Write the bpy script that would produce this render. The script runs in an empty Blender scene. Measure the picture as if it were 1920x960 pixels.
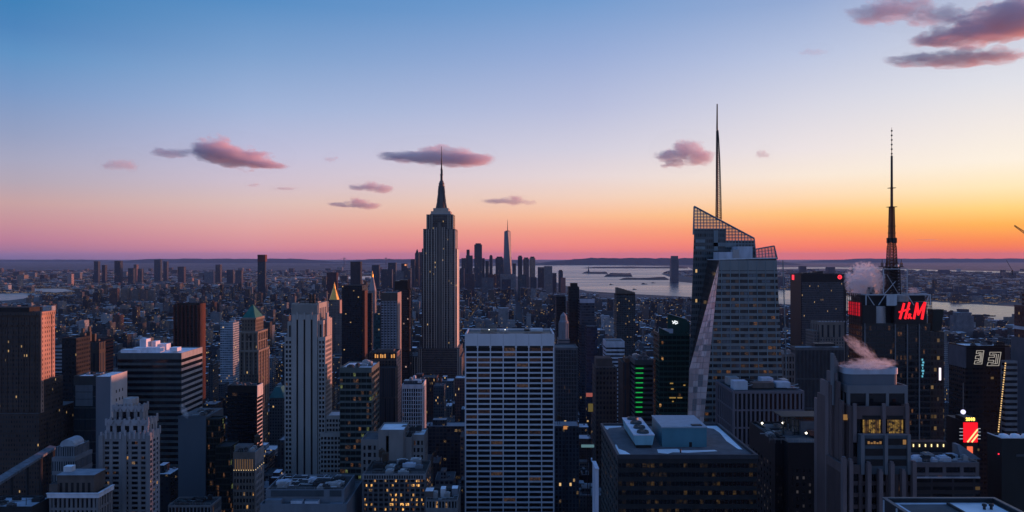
import bpy, math, random
from mathutils import Vector
S = bpy.context.scene
COL = S.collection
R = math.radians

# ---------------------------------------------------------------- camera
F, CX, CY, H = 1480.0, 960.0, 480.0, 260.0      # focal length and centre in photo pixels, eye height in metres
cd = bpy.data.cameras.new('camera'); cam = bpy.data.objects.new('camera', cd); COL.objects.link(cam)
cd.sensor_width = 36; cd.lens = 36 * F / 1920; cd.clip_start = 1; cd.clip_end = 300000
cam.location = (0, 0, H); cam.rotation_euler = (R(90), 0, 0); S.camera = cam

# ---------------------------------------------------------------- colour helpers
def lin(c):
    return tuple((v / 255 / 12.92) if v <= 10 else ((v / 255 + .055) / 1.055) ** 2.4 for v in c)

# ---------------------------------------------------------------- world: dusk sky by direction, with a Nishita share
SUN_AZ, SUN_EL = 66.0, 1.0
W = bpy.data.worlds.new('World'); S.world = W; W.use_nodes = True
nt = W.node_tree; nt.nodes.clear(); N = nt.nodes.new; L = nt.links.new
def math_node(tree, op, a, b=None, c=None, clamp=False):
    n = tree.nodes.new('ShaderNodeMath'); n.operation = op; n.use_clamp = clamp
    for i, v in enumerate((a, b, c)):
        if v is None: continue
        if isinstance(v, (int, float)): n.inputs[i].default_value = v
        else: tree.links.new(v, n.inputs[i])
    return n.outputs[0]
tc = N('ShaderNodeTexCoord'); sx = N('ShaderNodeSeparateXYZ'); L(tc.outputs['Generated'], sx.inputs[0])
az = math_node(nt, 'MULTIPLY', math_node(nt, 'ARCTAN2', sx.outputs[0], sx.outputs[1]), 180 / math.pi)
el = math_node(nt, 'MULTIPLY', math_node(nt, 'ARCSINE', sx.outputs[2]), 180 / math.pi)
fac = math_node(nt, 'DIVIDE', math_node(nt, 'ADD', el, 2.0), 40.0, clamp=True)
def ramp(stops):
    r = N('ShaderNodeValToRGB'); L(fac, r.inputs[0]); e = r.color_ramp.elements
    while len(e) > 1: e.remove(e[-1])
    e[0].position = max(0, min(1, (stops[0][0] + 2) / 40)); e[0].color = (*lin(stops[0][1]), 1)
    for a, c in stops[1:]:
        k = e.new(max(0, min(1, (a + 2) / 40))); k.color = (*lin(c), 1)
    return r.outputs[0]
SKYCOLS = {   # photo column -> (photo row, colour)
    30:   [(0, (60, 126, 182)), (50, (74, 130, 186)), (100, (92, 143, 194)), (170, (118, 150, 196)), (250, (146, 158, 192)), (300, (165, 165, 190)), (340, (178, 165, 180)), (380, (198, 161, 162)), (420, (197, 143, 153)), (450, (188, 126, 150)), (475, (160, 112, 145)), (484, (128, 100, 138))],
    470:  [(0, (84, 139, 194)), (100, (122, 158, 204)), (200, (158, 177, 214)), (290, (190, 188, 215)), (340, (205, 190, 205)), (380, (218, 188, 183)), (430, (223, 163, 160)), (470, (216, 136, 150)), (482, (190, 122, 150))],
    1090: [(0, (112, 153, 204)), (100, (148, 169, 212)), (200, (180, 187, 218)), (280, (208, 204, 220)), (330, (228, 212, 214)), (370, (240, 206, 188)), (405, (249, 188, 150)), (430, (247, 160, 132)), (455, (246, 140, 126)), (475, (244, 124, 118)), (482, (236, 118, 124))],
    1510: [(0, (146, 168, 209)), (100, (182, 193, 222)), (200, (213, 212, 225)), (280, (234, 224, 225)), (330, (247, 230, 214)), (370, (253, 215, 175)), (400, (254, 195, 125)), (430, (254, 160, 100)), (455, (255, 134, 98)), (470, (255, 120, 90)), (482, (255, 114, 92))],
    1870: [(0, (186, 193, 216)), (150, (220, 221, 230)), (230, (238, 230, 226)), (300, (250, 238, 222)), (350, (253, 230, 185)), (390, (254, 210, 125)), (420, (254, 178, 82)), (450, (255, 140, 74)), (470, (255, 116, 70)), (482, (255, 108, 68))],
}
outs = []
for px, st in SKYCOLS.items():
    q = math.hypot(F, px - CX); stops = [(math.degrees(math.atan((CY - y) / q)), c) for y, c in st][::-1]
    z = {30: (44, 100, 168), 470: (54, 106, 172), 1090: (64, 112, 178), 1510: (76, 118, 182), 1870: (88, 124, 184)}[px]
    stops.append((37.5, z)); outs.append((math.degrees(math.atan((px - CX) / F)), ramp(stops)))
back = ramp([(-1, (104, 118, 156)), (3, (136, 146, 180)), (8, (144, 160, 202)), (18, (122, 158, 212)), (37.5, (66, 119, 188))])
def mixc(f, a, b):
    m = N('ShaderNodeMix'); m.data_type = 'RGBA'; L(f, m.inputs[0]); L(a, m.inputs[6]); L(b, m.inputs[7]); return m.outputs[2]
def step(a, b):
    n = N('ShaderNodeMapRange'); n.inputs[1].default_value = a; n.inputs[2].default_value = b; L(az, n.inputs[0]); return n.outputs[0]
cur = outs[0][1]
for (a0, _), (a1, o1) in zip(outs, outs[1:]): cur = mixc(step(a0, a1), cur, o1)
absaz = math_node(nt, 'ABSOLUTE', math_node(nt, 'SUBTRACT', az, 20.0))
mr = N('ShaderNodeMapRange'); mr.interpolation_type = 'SMOOTHSTEP'; mr.inputs[1].default_value = 60; mr.inputs[2].default_value = 130; L(absaz, mr.inputs[0])
cur = mixc(mr.outputs[0], cur, back)
sky = N('ShaderNodeTexSky'); sky.sky_type = 'NISHITA'; sky.sun_disc = False
sky.sun_elevation = R(SUN_EL); sky.sun_rotation = R(SUN_AZ)
b1 = N('ShaderNodeBackground'); L(cur, b1.inputs[0]); b1.inputs[1].default_value = 1.02
b2 = N('ShaderNodeBackground'); L(sky.outputs[0], b2.inputs[0]); b2.inputs[1].default_value = 0.012
ad = N('ShaderNodeAddShader'); L(b1.outputs[0], ad.inputs[0]); L(b2.outputs[0], ad.inputs[1])
wo = N('ShaderNodeOutputWorld'); L(ad.outputs[0], wo.inputs[0])

# ---------------------------------------------------------------- sun, exposure, render settings
sd = bpy.data.lights.new('sun', 'SUN'); sun = bpy.data.objects.new('sun', sd); COL.objects.link(sun)
sd.energy = 5.0; sd.color = (1.0, 0.36, 0.22); sd.angle = R(1.0)
sv = Vector((math.sin(R(SUN_AZ)) * math.cos(R(SUN_EL)), math.cos(R(SUN_AZ)) * math.cos(R(SUN_EL)), math.sin(R(SUN_EL))))
sun.rotation_euler = sv.to_track_quat('Z', 'Y').to_euler(); sun.location = (0, 0, 900)
S.view_settings.view_transform = 'Standard'; S.view_settings.look = 'None'
S.view_settings.exposure = 0.0; S.view_settings.gamma = 1.0; S.view_settings.use_curve_mapping = False
S.render.engine = 'CYCLES'; S.render.filter_size = 1.15
cy = S.cycles
cy.max_bounces = 5; cy.diffuse_bounces = 2; cy.glossy_bounces = 2; cy.transmission_bounces = 2; cy.transparent_max_bounces = 24; cy.volume_bounces = 6
cy.sample_clamp_indirect = 3.0; cy.volume_step_rate = 0.6; cy.volume_max_steps = 256

# ---------------------------------------------------------------- geometry helpers
def wx(px, d): return (px - CX) * d / F
def wz(py, d): return H - (py - CY) * d / F
def ground(px, py):                                  # the ground point seen at a photo pixel
    d = H * F / (py - CY); return (wx(px, d), d)

class MB:
    def __init__(s): s.v, s.f, s.m, s.uv, s.c, s.col = [], [], [], [], [], None
    def poly(s, pts, m=0, uvs=None, col=None):
        i = len(s.v); s.v += [tuple(p) for p in pts]; n = len(pts); s.f.append(tuple(range(i, i + n))); s.m.append(m)
        s.uv += uvs if uvs else [(p[0], p[2]) for p in pts]
        c = col or s.col or (1, 1, 1, 1); s.c += [c] * n
    def box(s, x0, x1, y0, y1, z0, z1, m=0, mt=None, bottom=False, top=True, ctop=None):
        w, e, h = x1 - x0, y1 - y0, (z0, z1)
        a, b, c, d = (x0, y0), (x1, y0), (x1, y1), (x0, y1)
        for p, q, l in ((a, b, w), (b, c, e), (c, d, w), (d, a, e)):
            s.poly([(*p, z0), (*q, z0), (*q, z1), (*p, z1)], m, [(0, z0), (l, z0), (l, z1), (0, z1)])
        if top: s.poly([(*a, z1), (*b, z1), (*c, z1), (*d, z1)], m if mt is None else mt, [(0, 0), (w, 0), (w, e), (0, e)], ctop)
        if bottom: s.poly([(*d, z0), (*c, z0), (*b, z0), (*a, z0)], m, [(0, 0), (w, 0), (w, e), (0, e)])
    def bar(s, p, q, r, n=6, m=0, r2=None, cap=True):
        p, q = Vector(p), Vector(q); d = (q - p).normalized(); a = d.orthogonal().normalized(); b = d.cross(a)
        r2 = r if r2 is None else r2
        P = [p + (a * math.cos(t) + b * math.sin(t)) * r for t in [2 * math.pi * k / n for k in range(n)]]
        Q = [q + (a * math.cos(t) + b * math.sin(t)) * r2 for t in [2 * math.pi * k / n for k in range(n)]]
        for k in range(n): s.poly([P[k], P[(k + 1) % n], Q[(k + 1) % n], Q[k]], m)
        if cap: s.poly(Q, m); s.poly(P[::-1], m)
    def lathe(s, x, y, prof, n=16, m=0, rot=0):
        for (r0, z0), (r1, z1) in zip(prof, prof[1:]):
            for k in range(n):
                t0, t1 = rot + 2 * math.pi * k / n, rot + 2 * math.pi * (k + 1) / n
                pts = [(x + r0 * math.cos(t0), y + r0 * math.sin(t0), z0), (x + r0 * math.cos(t1), y + r0 * math.sin(t1), z0)]
                if r1 > 1e-6: pts += [(x + r1 * math.cos(t1), y + r1 * math.sin(t1), z1), (x + r1 * math.cos(t0), y + r1 * math.sin(t0), z1)]
                else: pts += [(x, y, z1)]
                u0, u1 = r0 * (t0 - rot), r0 * (t1 - rot)
                s.poly(pts, m, [(u0, z0), (u1, z0), (u1, z1), (u0, z1)][:len(pts)])
        r, z = prof[-1]
        if r > 1e-6: s.poly([(x + r * math.cos(rot + 2 * math.pi * k / n), y + r * math.sin(rot + 2 * math.pi * k / n), z) for k in range(n)], m)
    def frustum(s, x0, x1, y0, y1, z0, X0, X1, Y0, Y1, z1, m=0):
        A = [(x0, y0, z0), (x1, y0, z0), (x1, y1, z0), (x0, y1, z0)]; B = [(X0, Y0, z1), (X1, Y0, z1), (X1, Y1, z1), (X0, Y1, z1)]
        for k in range(4):
            j = (k + 1) % 4; l = (Vector(A[j]) - Vector(A[k])).length
            s.poly([A[k], A[j], B[j], B[k]], m, [(0, z0), (l, z0), (l, z1), (0, z1)])
        s.poly(B, m)
    def build(s, name, mats, parent=None, smooth=False):
        me = bpy.data.meshes.new(name)
        o = (0, 0, 0) if parent is None else tuple(parent.matrix_local.translation) if parent.parent is None else (0, 0, 0)
        p = parent
        off = Vector((0, 0, 0))
        while p is not None: off += p.location; p = p.parent
        me.from_pydata([(a - off.x, b - off.y, c - off.z) for a, b, c in s.v], [], s.f)
        ul = me.uv_layers.new(name='UVMap'); ul.data.foreach_set('uv', [t for q in s.uv for t in q])
        if s.col is not None:
            ca = me.color_attributes.new('tint', 'FLOAT_COLOR', 'CORNER'); ca.data.foreach_set('color', [t for q in s.c for t in q])
        me.polygons.foreach_set('material_index', s.m)
        if smooth: me.polygons.foreach_set('use_smooth', [True] * len(s.f))
        for mt in (mats if isinstance(mats, (list, tuple)) else [mats]): me.materials.append(mt)
        me.update()
        ob = bpy.data.objects.new(name, me); COL.objects.link(ob); ob.parent = parent
        return ob

def thing(name, label, cat, x, y, z=0.0, group=None):
    o = bpy.data.objects.new(name, None); COL.objects.link(o); o.location = (x, y, z); o.empty_display_size = 1
    o['label'] = label; o['category'] = cat
    if group: o['group'] = group
    return o
def tag(o, label=None, cat=None, group=None, kind=None):
    for k, v in (('label', label), ('category', cat), ('group', group), ('kind', kind)):
        if v: o[k] = v
    return o

# ---------------------------------------------------------------- materials
MATS = {}
def dim(c):                                            # real dusky stone and glass: only the palest surfaces stay pale
    t = max(0.0, min(1.0, (max(c) - .3) / .25)); k = .5 + .5 * t * t * (3 - 2 * t); return tuple(v * k for v in c)
def new_mat(name):
    m = bpy.data.materials.new(name); m.use_nodes = True; m.cycles.emission_sampling = 'NONE'
    return m, m.node_tree, m.node_tree.nodes['Principled BSDF']
def plain(name, c, rough=.8, metal=0.0, var=.25, scale=.25, spec=.3):
    if name in MATS: return MATS[name]
    c = dim(c) if metal < .3 else c
    m, t, b = new_mat(name); n = t.nodes.new
    co = n('ShaderNodeTexCoord'); no = n('ShaderNodeTexNoise'); no.inputs['Scale'].default_value = scale; no.inputs['Detail'].default_value = 6
    mp = n('ShaderNodeMapping'); mp.inputs['Scale'].default_value = (1, 1, .35); t.links.new(co.outputs['Object'], mp.inputs[0]); t.links.new(mp.outputs[0], no.inputs['Vector'])
    r = n('ShaderNodeMapRange'); r.inputs[1].default_value = .25; r.inputs[2].default_value = .75; r.inputs[3].default_value = 1 - var; r.inputs[4].default_value = 1 + var
    t.links.new(no.outputs[0], r.inputs[0])
    mx = n('ShaderNodeVectorMath'); mx.operation = 'SCALE'; mx.inputs[0].default_value = c; t.links.new(r.outputs[0], mx.inputs[3]); t.links.new(mx.outputs[0], b.inputs['Base Color'])
    b.inputs['Roughness'].default_value = rough; b.inputs['Metallic'].default_value = metal; b.inputs['Specular IOR Level'].default_value = spec
    MATS[name] = m; return m
def glow(name, c, s):
    if name in MATS: return MATS[name]
    m, t, b = new_mat(name); b.inputs['Base Color'].default_value = (.02, .02, .02, 1)
    b.inputs['Emission Color'].default_value = (*c, 1); b.inputs['Emission Strength'].default_value = s
    MATS[name] = m; return m
def facade(name, wall=None, bay=3.0, flr=3.6, wu=.5, wv=.5, lit=.03, glass=(.02, .026, .034), ls=.55, warm=(1, .62, .25), rough=.85, pier=0, mull=None):
    """Wall with rows of windows by UV metres; wall None takes the mesh's tint attribute (roof tints sit on upward faces)."""
    if name in MATS: return MATS[name]
    wall = dim(wall) if wall else None; m, t, b = new_mat(name); n = t.nodes.new; K = t.links.new; M = lambda *a, **k: math_node(t, *a, **k)
    uv = n('ShaderNodeUVMap'); sp = n('ShaderNodeSeparateXYZ'); K(uv.outputs[0], sp.inputs[0])
    geo = n('ShaderNodeNewGeometry'); sn = n('ShaderNodeSeparateXYZ'); K(geo.outputs['True Normal'], sn.inputs[0])
    side = M('LESS_THAN', M('ABSOLUTE', sn.outputs[2]), .6)
    oi = n('ShaderNodeObjectInfo'); seed = oi.outputs['Random']
    if wall is None:
        at = n('ShaderNodeAttribute'); at.attribute_name = 'tint'; base = at.outputs['Color']; seed = at.outputs['Alpha']
        bayv = M('ADD', M('MULTIPLY', seed, 2.2), 1.9); flv = M('ADD', M('MULTIPLY', M('FRACT', M('MULTIPLY', seed, 7.3)), 1.0), 3.1)
        wuv = M('ADD', M('MULTIPLY', M('FRACT', M('MULTIPLY', seed, 13.7)), .4), .35); wvv = M('ADD', M('MULTIPLY', M('FRACT', M('MULTIPLY', seed, 23.1)), .3), .42)
    else:
        rgb = n('ShaderNodeRGB'); rgb.outputs[0].default_value = (*wall, 1); base = rgb.outputs[0]; bayv, flv, wuv, wvv = bay, flr, wu, wv
    u = M('DIVIDE', sp.outputs[0], bayv); v = M('DIVIDE', sp.outputs[1], flv)
    fu, fv = M('FRACT', u), M('FRACT', v)
    iu = M('LESS_THAN', M('ABSOLUTE', M('SUBTRACT', fu, .5)), M('MULTIPLY', wuv, .5)); iv = M('LESS_THAN', M('ABSOLUTE', M('SUBTRACT', fv, .5)), M('MULTIPLY', wvv, .5))
    win = M('MULTIPLY', M('MULTIPLY', iu, iv), side)
    cell = n('ShaderNodeCombineXYZ'); K(M('FLOOR', u), cell.inputs[0]); K(M('FLOOR', v), cell.inputs[1]); K(M('MULTIPLY', seed, 371.0), cell.inputs[2])
    dirn = M('ADD', M('MULTIPLY', sn.outputs[0], 17.3), cell.inputs[2].links[0].from_socket); K(dirn, cell.inputs[2])
    wn = n('ShaderNodeTexWhiteNoise'); wn.noise_dimensions = '3D'; K(cell.outputs[0], wn.inputs['Vector'])
    won = n('ShaderNodeSeparateColor'); K(wn.outputs['Color'], won.inputs[0])
    thr = M('SUBTRACT', 1 - lit, M('MULTIPLY', M('LESS_THAN', sp.outputs[1], 7.0), .3)) if wall is None else 1 - lit
    litm = M('MULTIPLY', M('GREATER_THAN', won.outputs[0], thr), win)
    # weathering
    co = n('ShaderNodeTexCoord'); no = n('ShaderNodeTexNoise'); no.inputs['Scale'].default_value = .06; no.inputs['Detail'].default_value = 8; K(co.outputs['Object'], no.inputs['Vector'])
    r = n('ShaderNodeMapRange'); r.inputs[1].default_value = .3; r.inputs[2].default_value = .7; r.inputs[3].default_value = .72; r.inputs[4].default_value = 1.25; K(no.outputs[0], r.inputs[0])
    sc = n('ShaderNodeVectorMath'); sc.operation = 'SCALE'; K(base, sc.inputs[0]); K(r.outputs[0], sc.inputs[3])
    gl = n('ShaderNodeVectorMath'); gl.operation = 'SCALE'; gl.inputs[0].default_value = glass; K(M('ADD', M('MULTIPLY', won.outputs[1], 1.6), .4), gl.inputs[3])
    mx = n('ShaderNodeMix'); mx.data_type = 'RGBA'; K(win, mx.inputs[0]); K(sc.outputs[0], mx.inputs[6]); K(gl.outputs[0], mx.inputs[7])
    K(mx.outputs[2], b.inputs['Base Color'])
    K(M('SUBTRACT', rough, M('MULTIPLY', win, rough - .16)), b.inputs['Roughness'])
    b.inputs['Specular IOR Level'].default_value = .4
    b.inputs['Emission Color'].default_value = (*warm, 1); K(M('MULTIPLY', litm, M('MULTIPLY', M('ADD', won.outputs[2], .25), ls)), b.inputs['Emission Strength'])
    MATS[name] = m; return m

GL = plain('dark_glass', (.016, .02, .026), .12, 0, .3, .4, .5)
RECESS = plain('recess', (.02, .022, .026), .5)
def room(name, c, s):
    """A lit room behind its window: blinds, lamps and dark corners break up the glow."""
    if name in MATS: return MATS[name]
    m = glow(name, c, s); t = m.node_tree; b = t.nodes['Principled BSDF']; n = t.nodes.new
    g = n('ShaderNodeNewGeometry'); no = n('ShaderNodeTexNoise'); no.inputs['Scale'].default_value = .9; no.inputs['Detail'].default_value = 2; t.links.new(g.outputs['Position'], no.inputs['Vector'])
    r = n('ShaderNodeMapRange'); r.inputs[1].default_value = .36; r.inputs[2].default_value = .68; r.inputs[3].default_value = .04 * s; r.inputs[4].default_value = 1.9 * s; t.links.new(no.outputs[0], r.inputs[0]); t.links.new(r.outputs[0], b.inputs['Emission Strength'])
    b.inputs['Roughness'].default_value = .2; return m
LITS = [room('lit_warm', (1, .5, .16), .4), room('lit_dim', (1, .42, .15), .08), room('lit_soft', (1, .6, .3), .15), room('lit_faint', (1, .5, .24), .035)]
ROOFD = plain('roof_dark', (.05, .052, .056), .9, 0, .5, .12)
ROOFG = plain('roof_grey', (.2, .2, .21), .9, 0, .45, .12)
SNOW = plain('snow', (.78, .8, .83), .7, 0, .2, .1)
METAL = plain('grey_metal', (.3, .31, .32), .45, .3)
DMETAL = plain('dark_metal', (.05, .05, .055), .5, .2)

rng = random.Random(7)
BUILT = []      # footprints and picture zones: (X0, X1, Y0, Y1, xl, xr, visible_bottom)
# ---------------------------------------------------------------- buildings
PANE = None
def pane_mesh():
    global PANE
    if PANE is None:
        m = MB(); m.box(-.5, .5, -.5, .5, -.5, .5, 0, bottom=True)
        o = m.build('window', GL); PANE = o.data; bpy.data.objects.remove(o)
    return PANE
PANES = {}
def pane_for(mat):
    if mat.name not in PANES:
        me = pane_mesh().copy(); me.materials.clear(); me.materials.append(mat); PANES[mat.name] = me
    return PANES[mat.name]

class Bld:
    """One building: an Empty at its base, a wall, a roof, windows and whatever stands on the roof."""
    def __init__(s, name, label, cat, xl, xr, d, vis=960, group=None, depth=30):
        s.x0, s.x1, s.d = wx(xl, d), wx(xr, d), d
        s.e = thing(name, label, cat, (s.x0 + s.x1) / 2, d, 0, group)
        s.wall, s.wm, s.roof, s.rm = MB(), [], MB(), []
        s.panes = []; s.maxpane = 100; s.vis = vis; s.rects = []; s.xl, s.xr = xl, xr
    def mi(s, m):
        if m not in s.wm: s.wm.append(m)
        return s.wm.index(m)
    def ri(s, m):
        if m not in s.rm: s.rm.append(m)
        return s.rm.index(m)
    def rect(s, xl, xr, d, depth=None, xfar=None):
        x0, x1 = wx(xl, d), wx(xr, d)
        if xfar is not None:
            X = x1 if x1 < 0 else x0
            depth = X * F / (xfar - CX) - d
        return x0, x1, d, d + (depth or 25)
    def tier(s, xl, xr, top, d=None, depth=None, xfar=None, z0=0, st=None, roof=ROOFG, par=1.0):
        d = d or s.d; x0, x1, y0, y1 = s.rect(xl, xr, d, depth, xfar); z1 = wz(top, d)
        return s.tier_m(x0, x1, y0, y1, z0, z1, st, roof, par)
    def tier_m(s, x0, x1, y0, y1, z0, z1, st, roof=ROOFG, par=1.0):
        s.rects.append((x0, x1, y0, y1))
        if not isinstance(st, dict):
            m = s.mi(st); pw = .5
            s.wall.box(x0, x1, y0, y1, z0, z1 - par, m, top=False)
            # parapet ring, then the roof inside it
            for a in ((x0, x1, y0, y0 + pw), (x0, x1, y1 - pw, y1), (x0, x0 + pw, y0 + pw, y1 - pw), (x1 - pw, x1, y0 + pw, y1 - pw)):
                s.wall.box(*a, z1 - par, z1, m)
        else:
            s.relief(x0, x1, y0, y1, z0, z1, st); pw = st.get('rel', .4) + .1
        with s.part('roof', [roof]) as m: m.box(x0 + pw, x1 - pw, y0 + pw, y1 - pw, z1 - par - .4, z1 - par)
        return x0, x1, y0, y1, z1
    def relief(s, x0, x1, y0, y1, z0, z1, st):
        rel = st.get('rel', .4); w = s.mi(st['wall']); g = s.mi(RECESS); B = s.wall.box
        B(x0 + rel, x1 - rel, y0 + rel, y1 - rel, z0, z1 - 1.3, g)
        B(x0, x1, y1 - rel, y1, z0, z1, w)
        top = st.get('top', 1.6); bot = z0
        visside = 'right' if x1 < 0 else 'left' if x0 > 0 else None
        for face in ('front', 'left', 'right'):
            nb = st['nb'] if face == 'front' else st.get('ns') or max(1, round(st['nb'] * (y1 - y0) / (x1 - x0)))
            a0, a1 = (x0, x1) if face == 'front' else (y0 + rel, y1 - rel)
            L_ = a1 - a0; bw = L_ / nb; pf = bw * st['pf']; cw = st.get('cw', pf); stw = st['wall'] if face != visside else st.get('swall', st['wall']); wi = s.mi(stw)
            def put(a, b, za, zb, r, mi=wi):
                if face == 'front': B(a, b, y0 + rel - r, y0 + rel + .02, za, zb, mi, bottom=True)
                elif face == 'left': B(x0 + rel - r, x0 + rel + .02, a, b, za, zb, mi, bottom=True)
                else: B(x1 - rel - .02, x1 - rel + r, a, b, za, zb, mi, bottom=True)
            fh = st['fh']; zt = z1 - top; nf = max(1, int((zt - bot) / fh)); sf = fh * st['sf']
            put(a0, a1, zt, z1, rel)                                  # solid band at the top
            sm = s.mi(st['spandrel']) if 'spandrel' in st else wi
            for k in range(1, nf + 1):
                if sf > 0: put(a0 + .01, a1 - .01, zt - k * fh, zt - k * fh + sf, rel * st.get('sr', .9), sm)
            pm = s.mi(st['pier']) if 'pier' in st else wi
            if pf > 0:
                for k in range(nb + 1):
                    c = a0 + k * bw; h = cw if k in (0, nb) else pf / 2
                    a, b = max(a0, c - h), min(a1, c + h)
                    put(a, b, bot, zt, rel * .96 if st.get('sr', .9) < 1 else rel * .9, pm)
            if face == 'front' or face == visside:
                for k in range(1, nf + 1):
                    za, zb = zt - k * fh + sf + .05, zt - (k - 1) * fh - .05
                    py = CY - ((za + zb) / 2 - H) * F / y0
                    if py > 985: break
                    for j in range(nb):
                        a, b = a0 + j * bw + (pf / 2 if j else cw), a0 + (j + 1) * bw - (pf / 2 if j < nb - 1 else cw)
                        ps = st.get('pane', 1)                          # panes per bay
                        for q in range(ps):
                            aa, bb = a + (b - a) * q / ps + .06, a + (b - a) * (q + 1) / ps - .06
                            c, w_ = (aa + bb) / 2, bb - aa
                            lit = rng.random() < st.get('lit', .03)
                            mt = rng.choice(st.get('lits', LITS)) if lit else st.get('glass', GL)
                            if face == 'front': s.panes.append((c, y0 + rel - .07, (za + zb) / 2, w_, .14, zb - za, mt, py))
                            elif face == 'left': s.panes.append((x0 + rel - .07, c, (za + zb) / 2, .14, w_, zb - za, mt, py + 3))
                            else: s.panes.append((x1 - rel + .07, c, (za + zb) / 2, .14, w_, zb - za, mt, py + 3))
    def part(s, name, mats=None):
        p = s._P(s, name, mats); return p
    class _P:
        def __init__(q, b, name, mats): q.b, q.n, q.m, q.mb = b, name, mats, MB()
        def __enter__(q): return q.mb
        def __exit__(q, *a): q.o = q.mb.build(q.n, q.m, q.b.e)
    def block(s, name, xl, xr, bot, top, d, depth, mat, mt=None):
        """A roof-top box given by the photo pixels of its front face."""
        with s.part(name, [mat, mt or mat]) as m: m.box(wx(xl, d), wx(xr, d), d, d + depth, wz(bot, d), wz(top, d), 0, 1, bottom=True)
    def clutter(s, x0, x1, y0, y1, z, n, mats=(METAL, ROOFD, ROOFG), hmax=3.5, seed=0, tank=0):
        r = random.Random(seed)
        for _ in range(n):
            w, e, h = r.uniform(2, max(2.5, (x1 - x0) * .22)), r.uniform(2, max(2.5, (y1 - y0) * .25)), r.uniform(1.2, hmax)
            x, y = r.uniform(x0 + 1, max(x0 + 1.1, x1 - w - 1)), r.uniform(y0 + 1, max(y0 + 1.1, y1 - e - 1))
            with s.part('roof_unit', r.choice(mats)) as m:
                m.box(x, x + w, y, y + e, z, z + h); m.box(x + w * .2, x + w * .8, y + e * .2, y + e * .8, z + h, z + h + .5)
        if n > 2:
            with s.part('duct', [METAL]) as m:
                x, y = r.uniform(x0 + 1, x0 + (x1 - x0) * .4), r.uniform(y0 + 1, y0 + (y1 - y0) * .6)
                for _ in range(4):
                    q, w = r.uniform(.5, .95), r.uniform(.15, .4); X_, Y_ = min(x1 - 1, x + r.uniform(2, 9) * q), min(y1 - 1, y + r.uniform(.5, 6) * q)
                    m.bar((x, y, z + w + .2), (X_, y, z + w + .2), w, 6); m.bar((X_, y, z + w + .2), (X_, Y_, z + w + .2), w, 6); x, y = X_, Y_
            with s.part('railing', [METAL]) as m:
                for h in (.6, 1.15): m.bar((x0 + .6, y0 + .9, z + 1 + h), (x1 - .6, y0 + .9, z + 1 + h), .05, 4)
                for k in range(9): x = x0 + .6 + (x1 - x0 - 1.2) * k / 8; m.bar((x, y0 + .9, z), (x, y0 + .9, z + 2.2), .05, 4)
        for _ in range(tank):
            with s.part('water_tank', [plain('tank_wood', (.1, .07, .05))]) as m:
                x, y = r.uniform(x0 + 3, x1 - 3), r.uniform(y0 + 2, y1 - 3)
                for a in (-1, 1):
                    for b in (-1, 1): m.bar((x + a, y + b, z), (x + a, y + b, z + 4), .18, 4)
                m.lathe(x, y, [(2, z + 4), (2, z + 8), (0, z + 9.6)], 10)
    def done(s):
        if s.wall.f: s.wall.build('wall', s.wm, s.e)
        ps = sorted(s.panes, key=lambda p: (p[7] > min(955, s.vis), p[7]))
        for p in ps[:s.maxpane]:
            o = bpy.data.objects.new('window', pane_for(p[6])); COL.objects.link(o); o.parent = s.e
            o.location = Vector(p[:3]) - s.e.location; o.scale = p[3:6]
        rest = ps[s.maxpane:]
        if rest:
            m = MB(); mats = []
            for x, y, z, a, b, c, mt, _ in rest:
                if mt not in mats: mats.append(mt)
                m.box(x - a / 2, x + a / 2, y - b / 2, y + b / 2, z - c / 2, z + c / 2, mats.index(mt), bottom=True)
            tag(m.build('window', mats, s.e), kind='stuff')
        for r in s.rects: BUILT.append((*r, s.xl, s.xr, s.vis))
        return s
# ---------------------------------------------------------------- ground, water, islands, hills
def sheet(name, pts, z, mat, kind='structure'):
    m = MB(); m.poly([(x, y, z) for x, y in pts], 0, [(x, y) for x, y in pts]); return tag(m.build(name, mat), kind=kind)
gm, t, b = new_mat('ground'); n = t.nodes.new; K = t.links.new
co = n('ShaderNodeTexCoord'); vo = n('ShaderNodeTexVoronoi'); vo.inputs['Scale'].default_value = 1 / 90; K(co.outputs['Object'], vo.inputs['Vector'])
no = n('ShaderNodeTexNoise'); no.inputs['Scale'].default_value = 1 / 1500; no.inputs['Detail'].default_value = 8; K(co.outputs['Object'], no.inputs['Vector'])
sc_ = n('ShaderNodeSeparateColor'); K(vo.outputs['Color'], sc_.inputs[0])
r1 = n('ShaderNodeValToRGB'); e = r1.color_ramp.elements; e[0].position = .0; e[0].color = (.014, .02, .028, 1); e[1].position = 1; e[1].color = (.3, .31, .34, 1); k = e.new(.75); k.color = (.025, .032, .042, 1); k = e.new(.92); k.color = (.08, .08, .09, 1)
K(sc_.outputs[0], r1.inputs[0])
mx = n('ShaderNodeMix'); mx.data_type = 'RGBA'; rr = n('ShaderNodeMapRange'); rr.inputs[1].default_value = .42; rr.inputs[2].default_value = .58; K(no.outputs[0], rr.inputs[0])
K(rr.outputs[0], mx.inputs[0]); K(r1.outputs[0], mx.inputs[6]); mx.inputs[7].default_value = (.014, .02, .026, 1)
# near asphalt, far land cover: by distance along the island
sp = n('ShaderNodeSeparateXYZ'); K(co.outputs['Object'], sp.inputs[0]); nr = n('ShaderNodeMapRange'); nr.inputs[1].default_value = 4000; nr.inputs[2].default_value = 7000; K(sp.outputs[1], nr.inputs[0])
m2 = n('ShaderNodeMix'); m2.data_type = 'RGBA'; K(nr.outputs[0], m2.inputs[0]); m2.inputs[6].default_value = (.045, .046, .05, 1); K(mx.outputs[2], m2.inputs[7]); K(m2.outputs[2], b.inputs['Base Color']); b.inputs['Roughness'].default_value = .9
sheet('ground', [(-52000, -900), (52000, -900), (52000, 56000), (-52000, 56000)], 0, gm)

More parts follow.
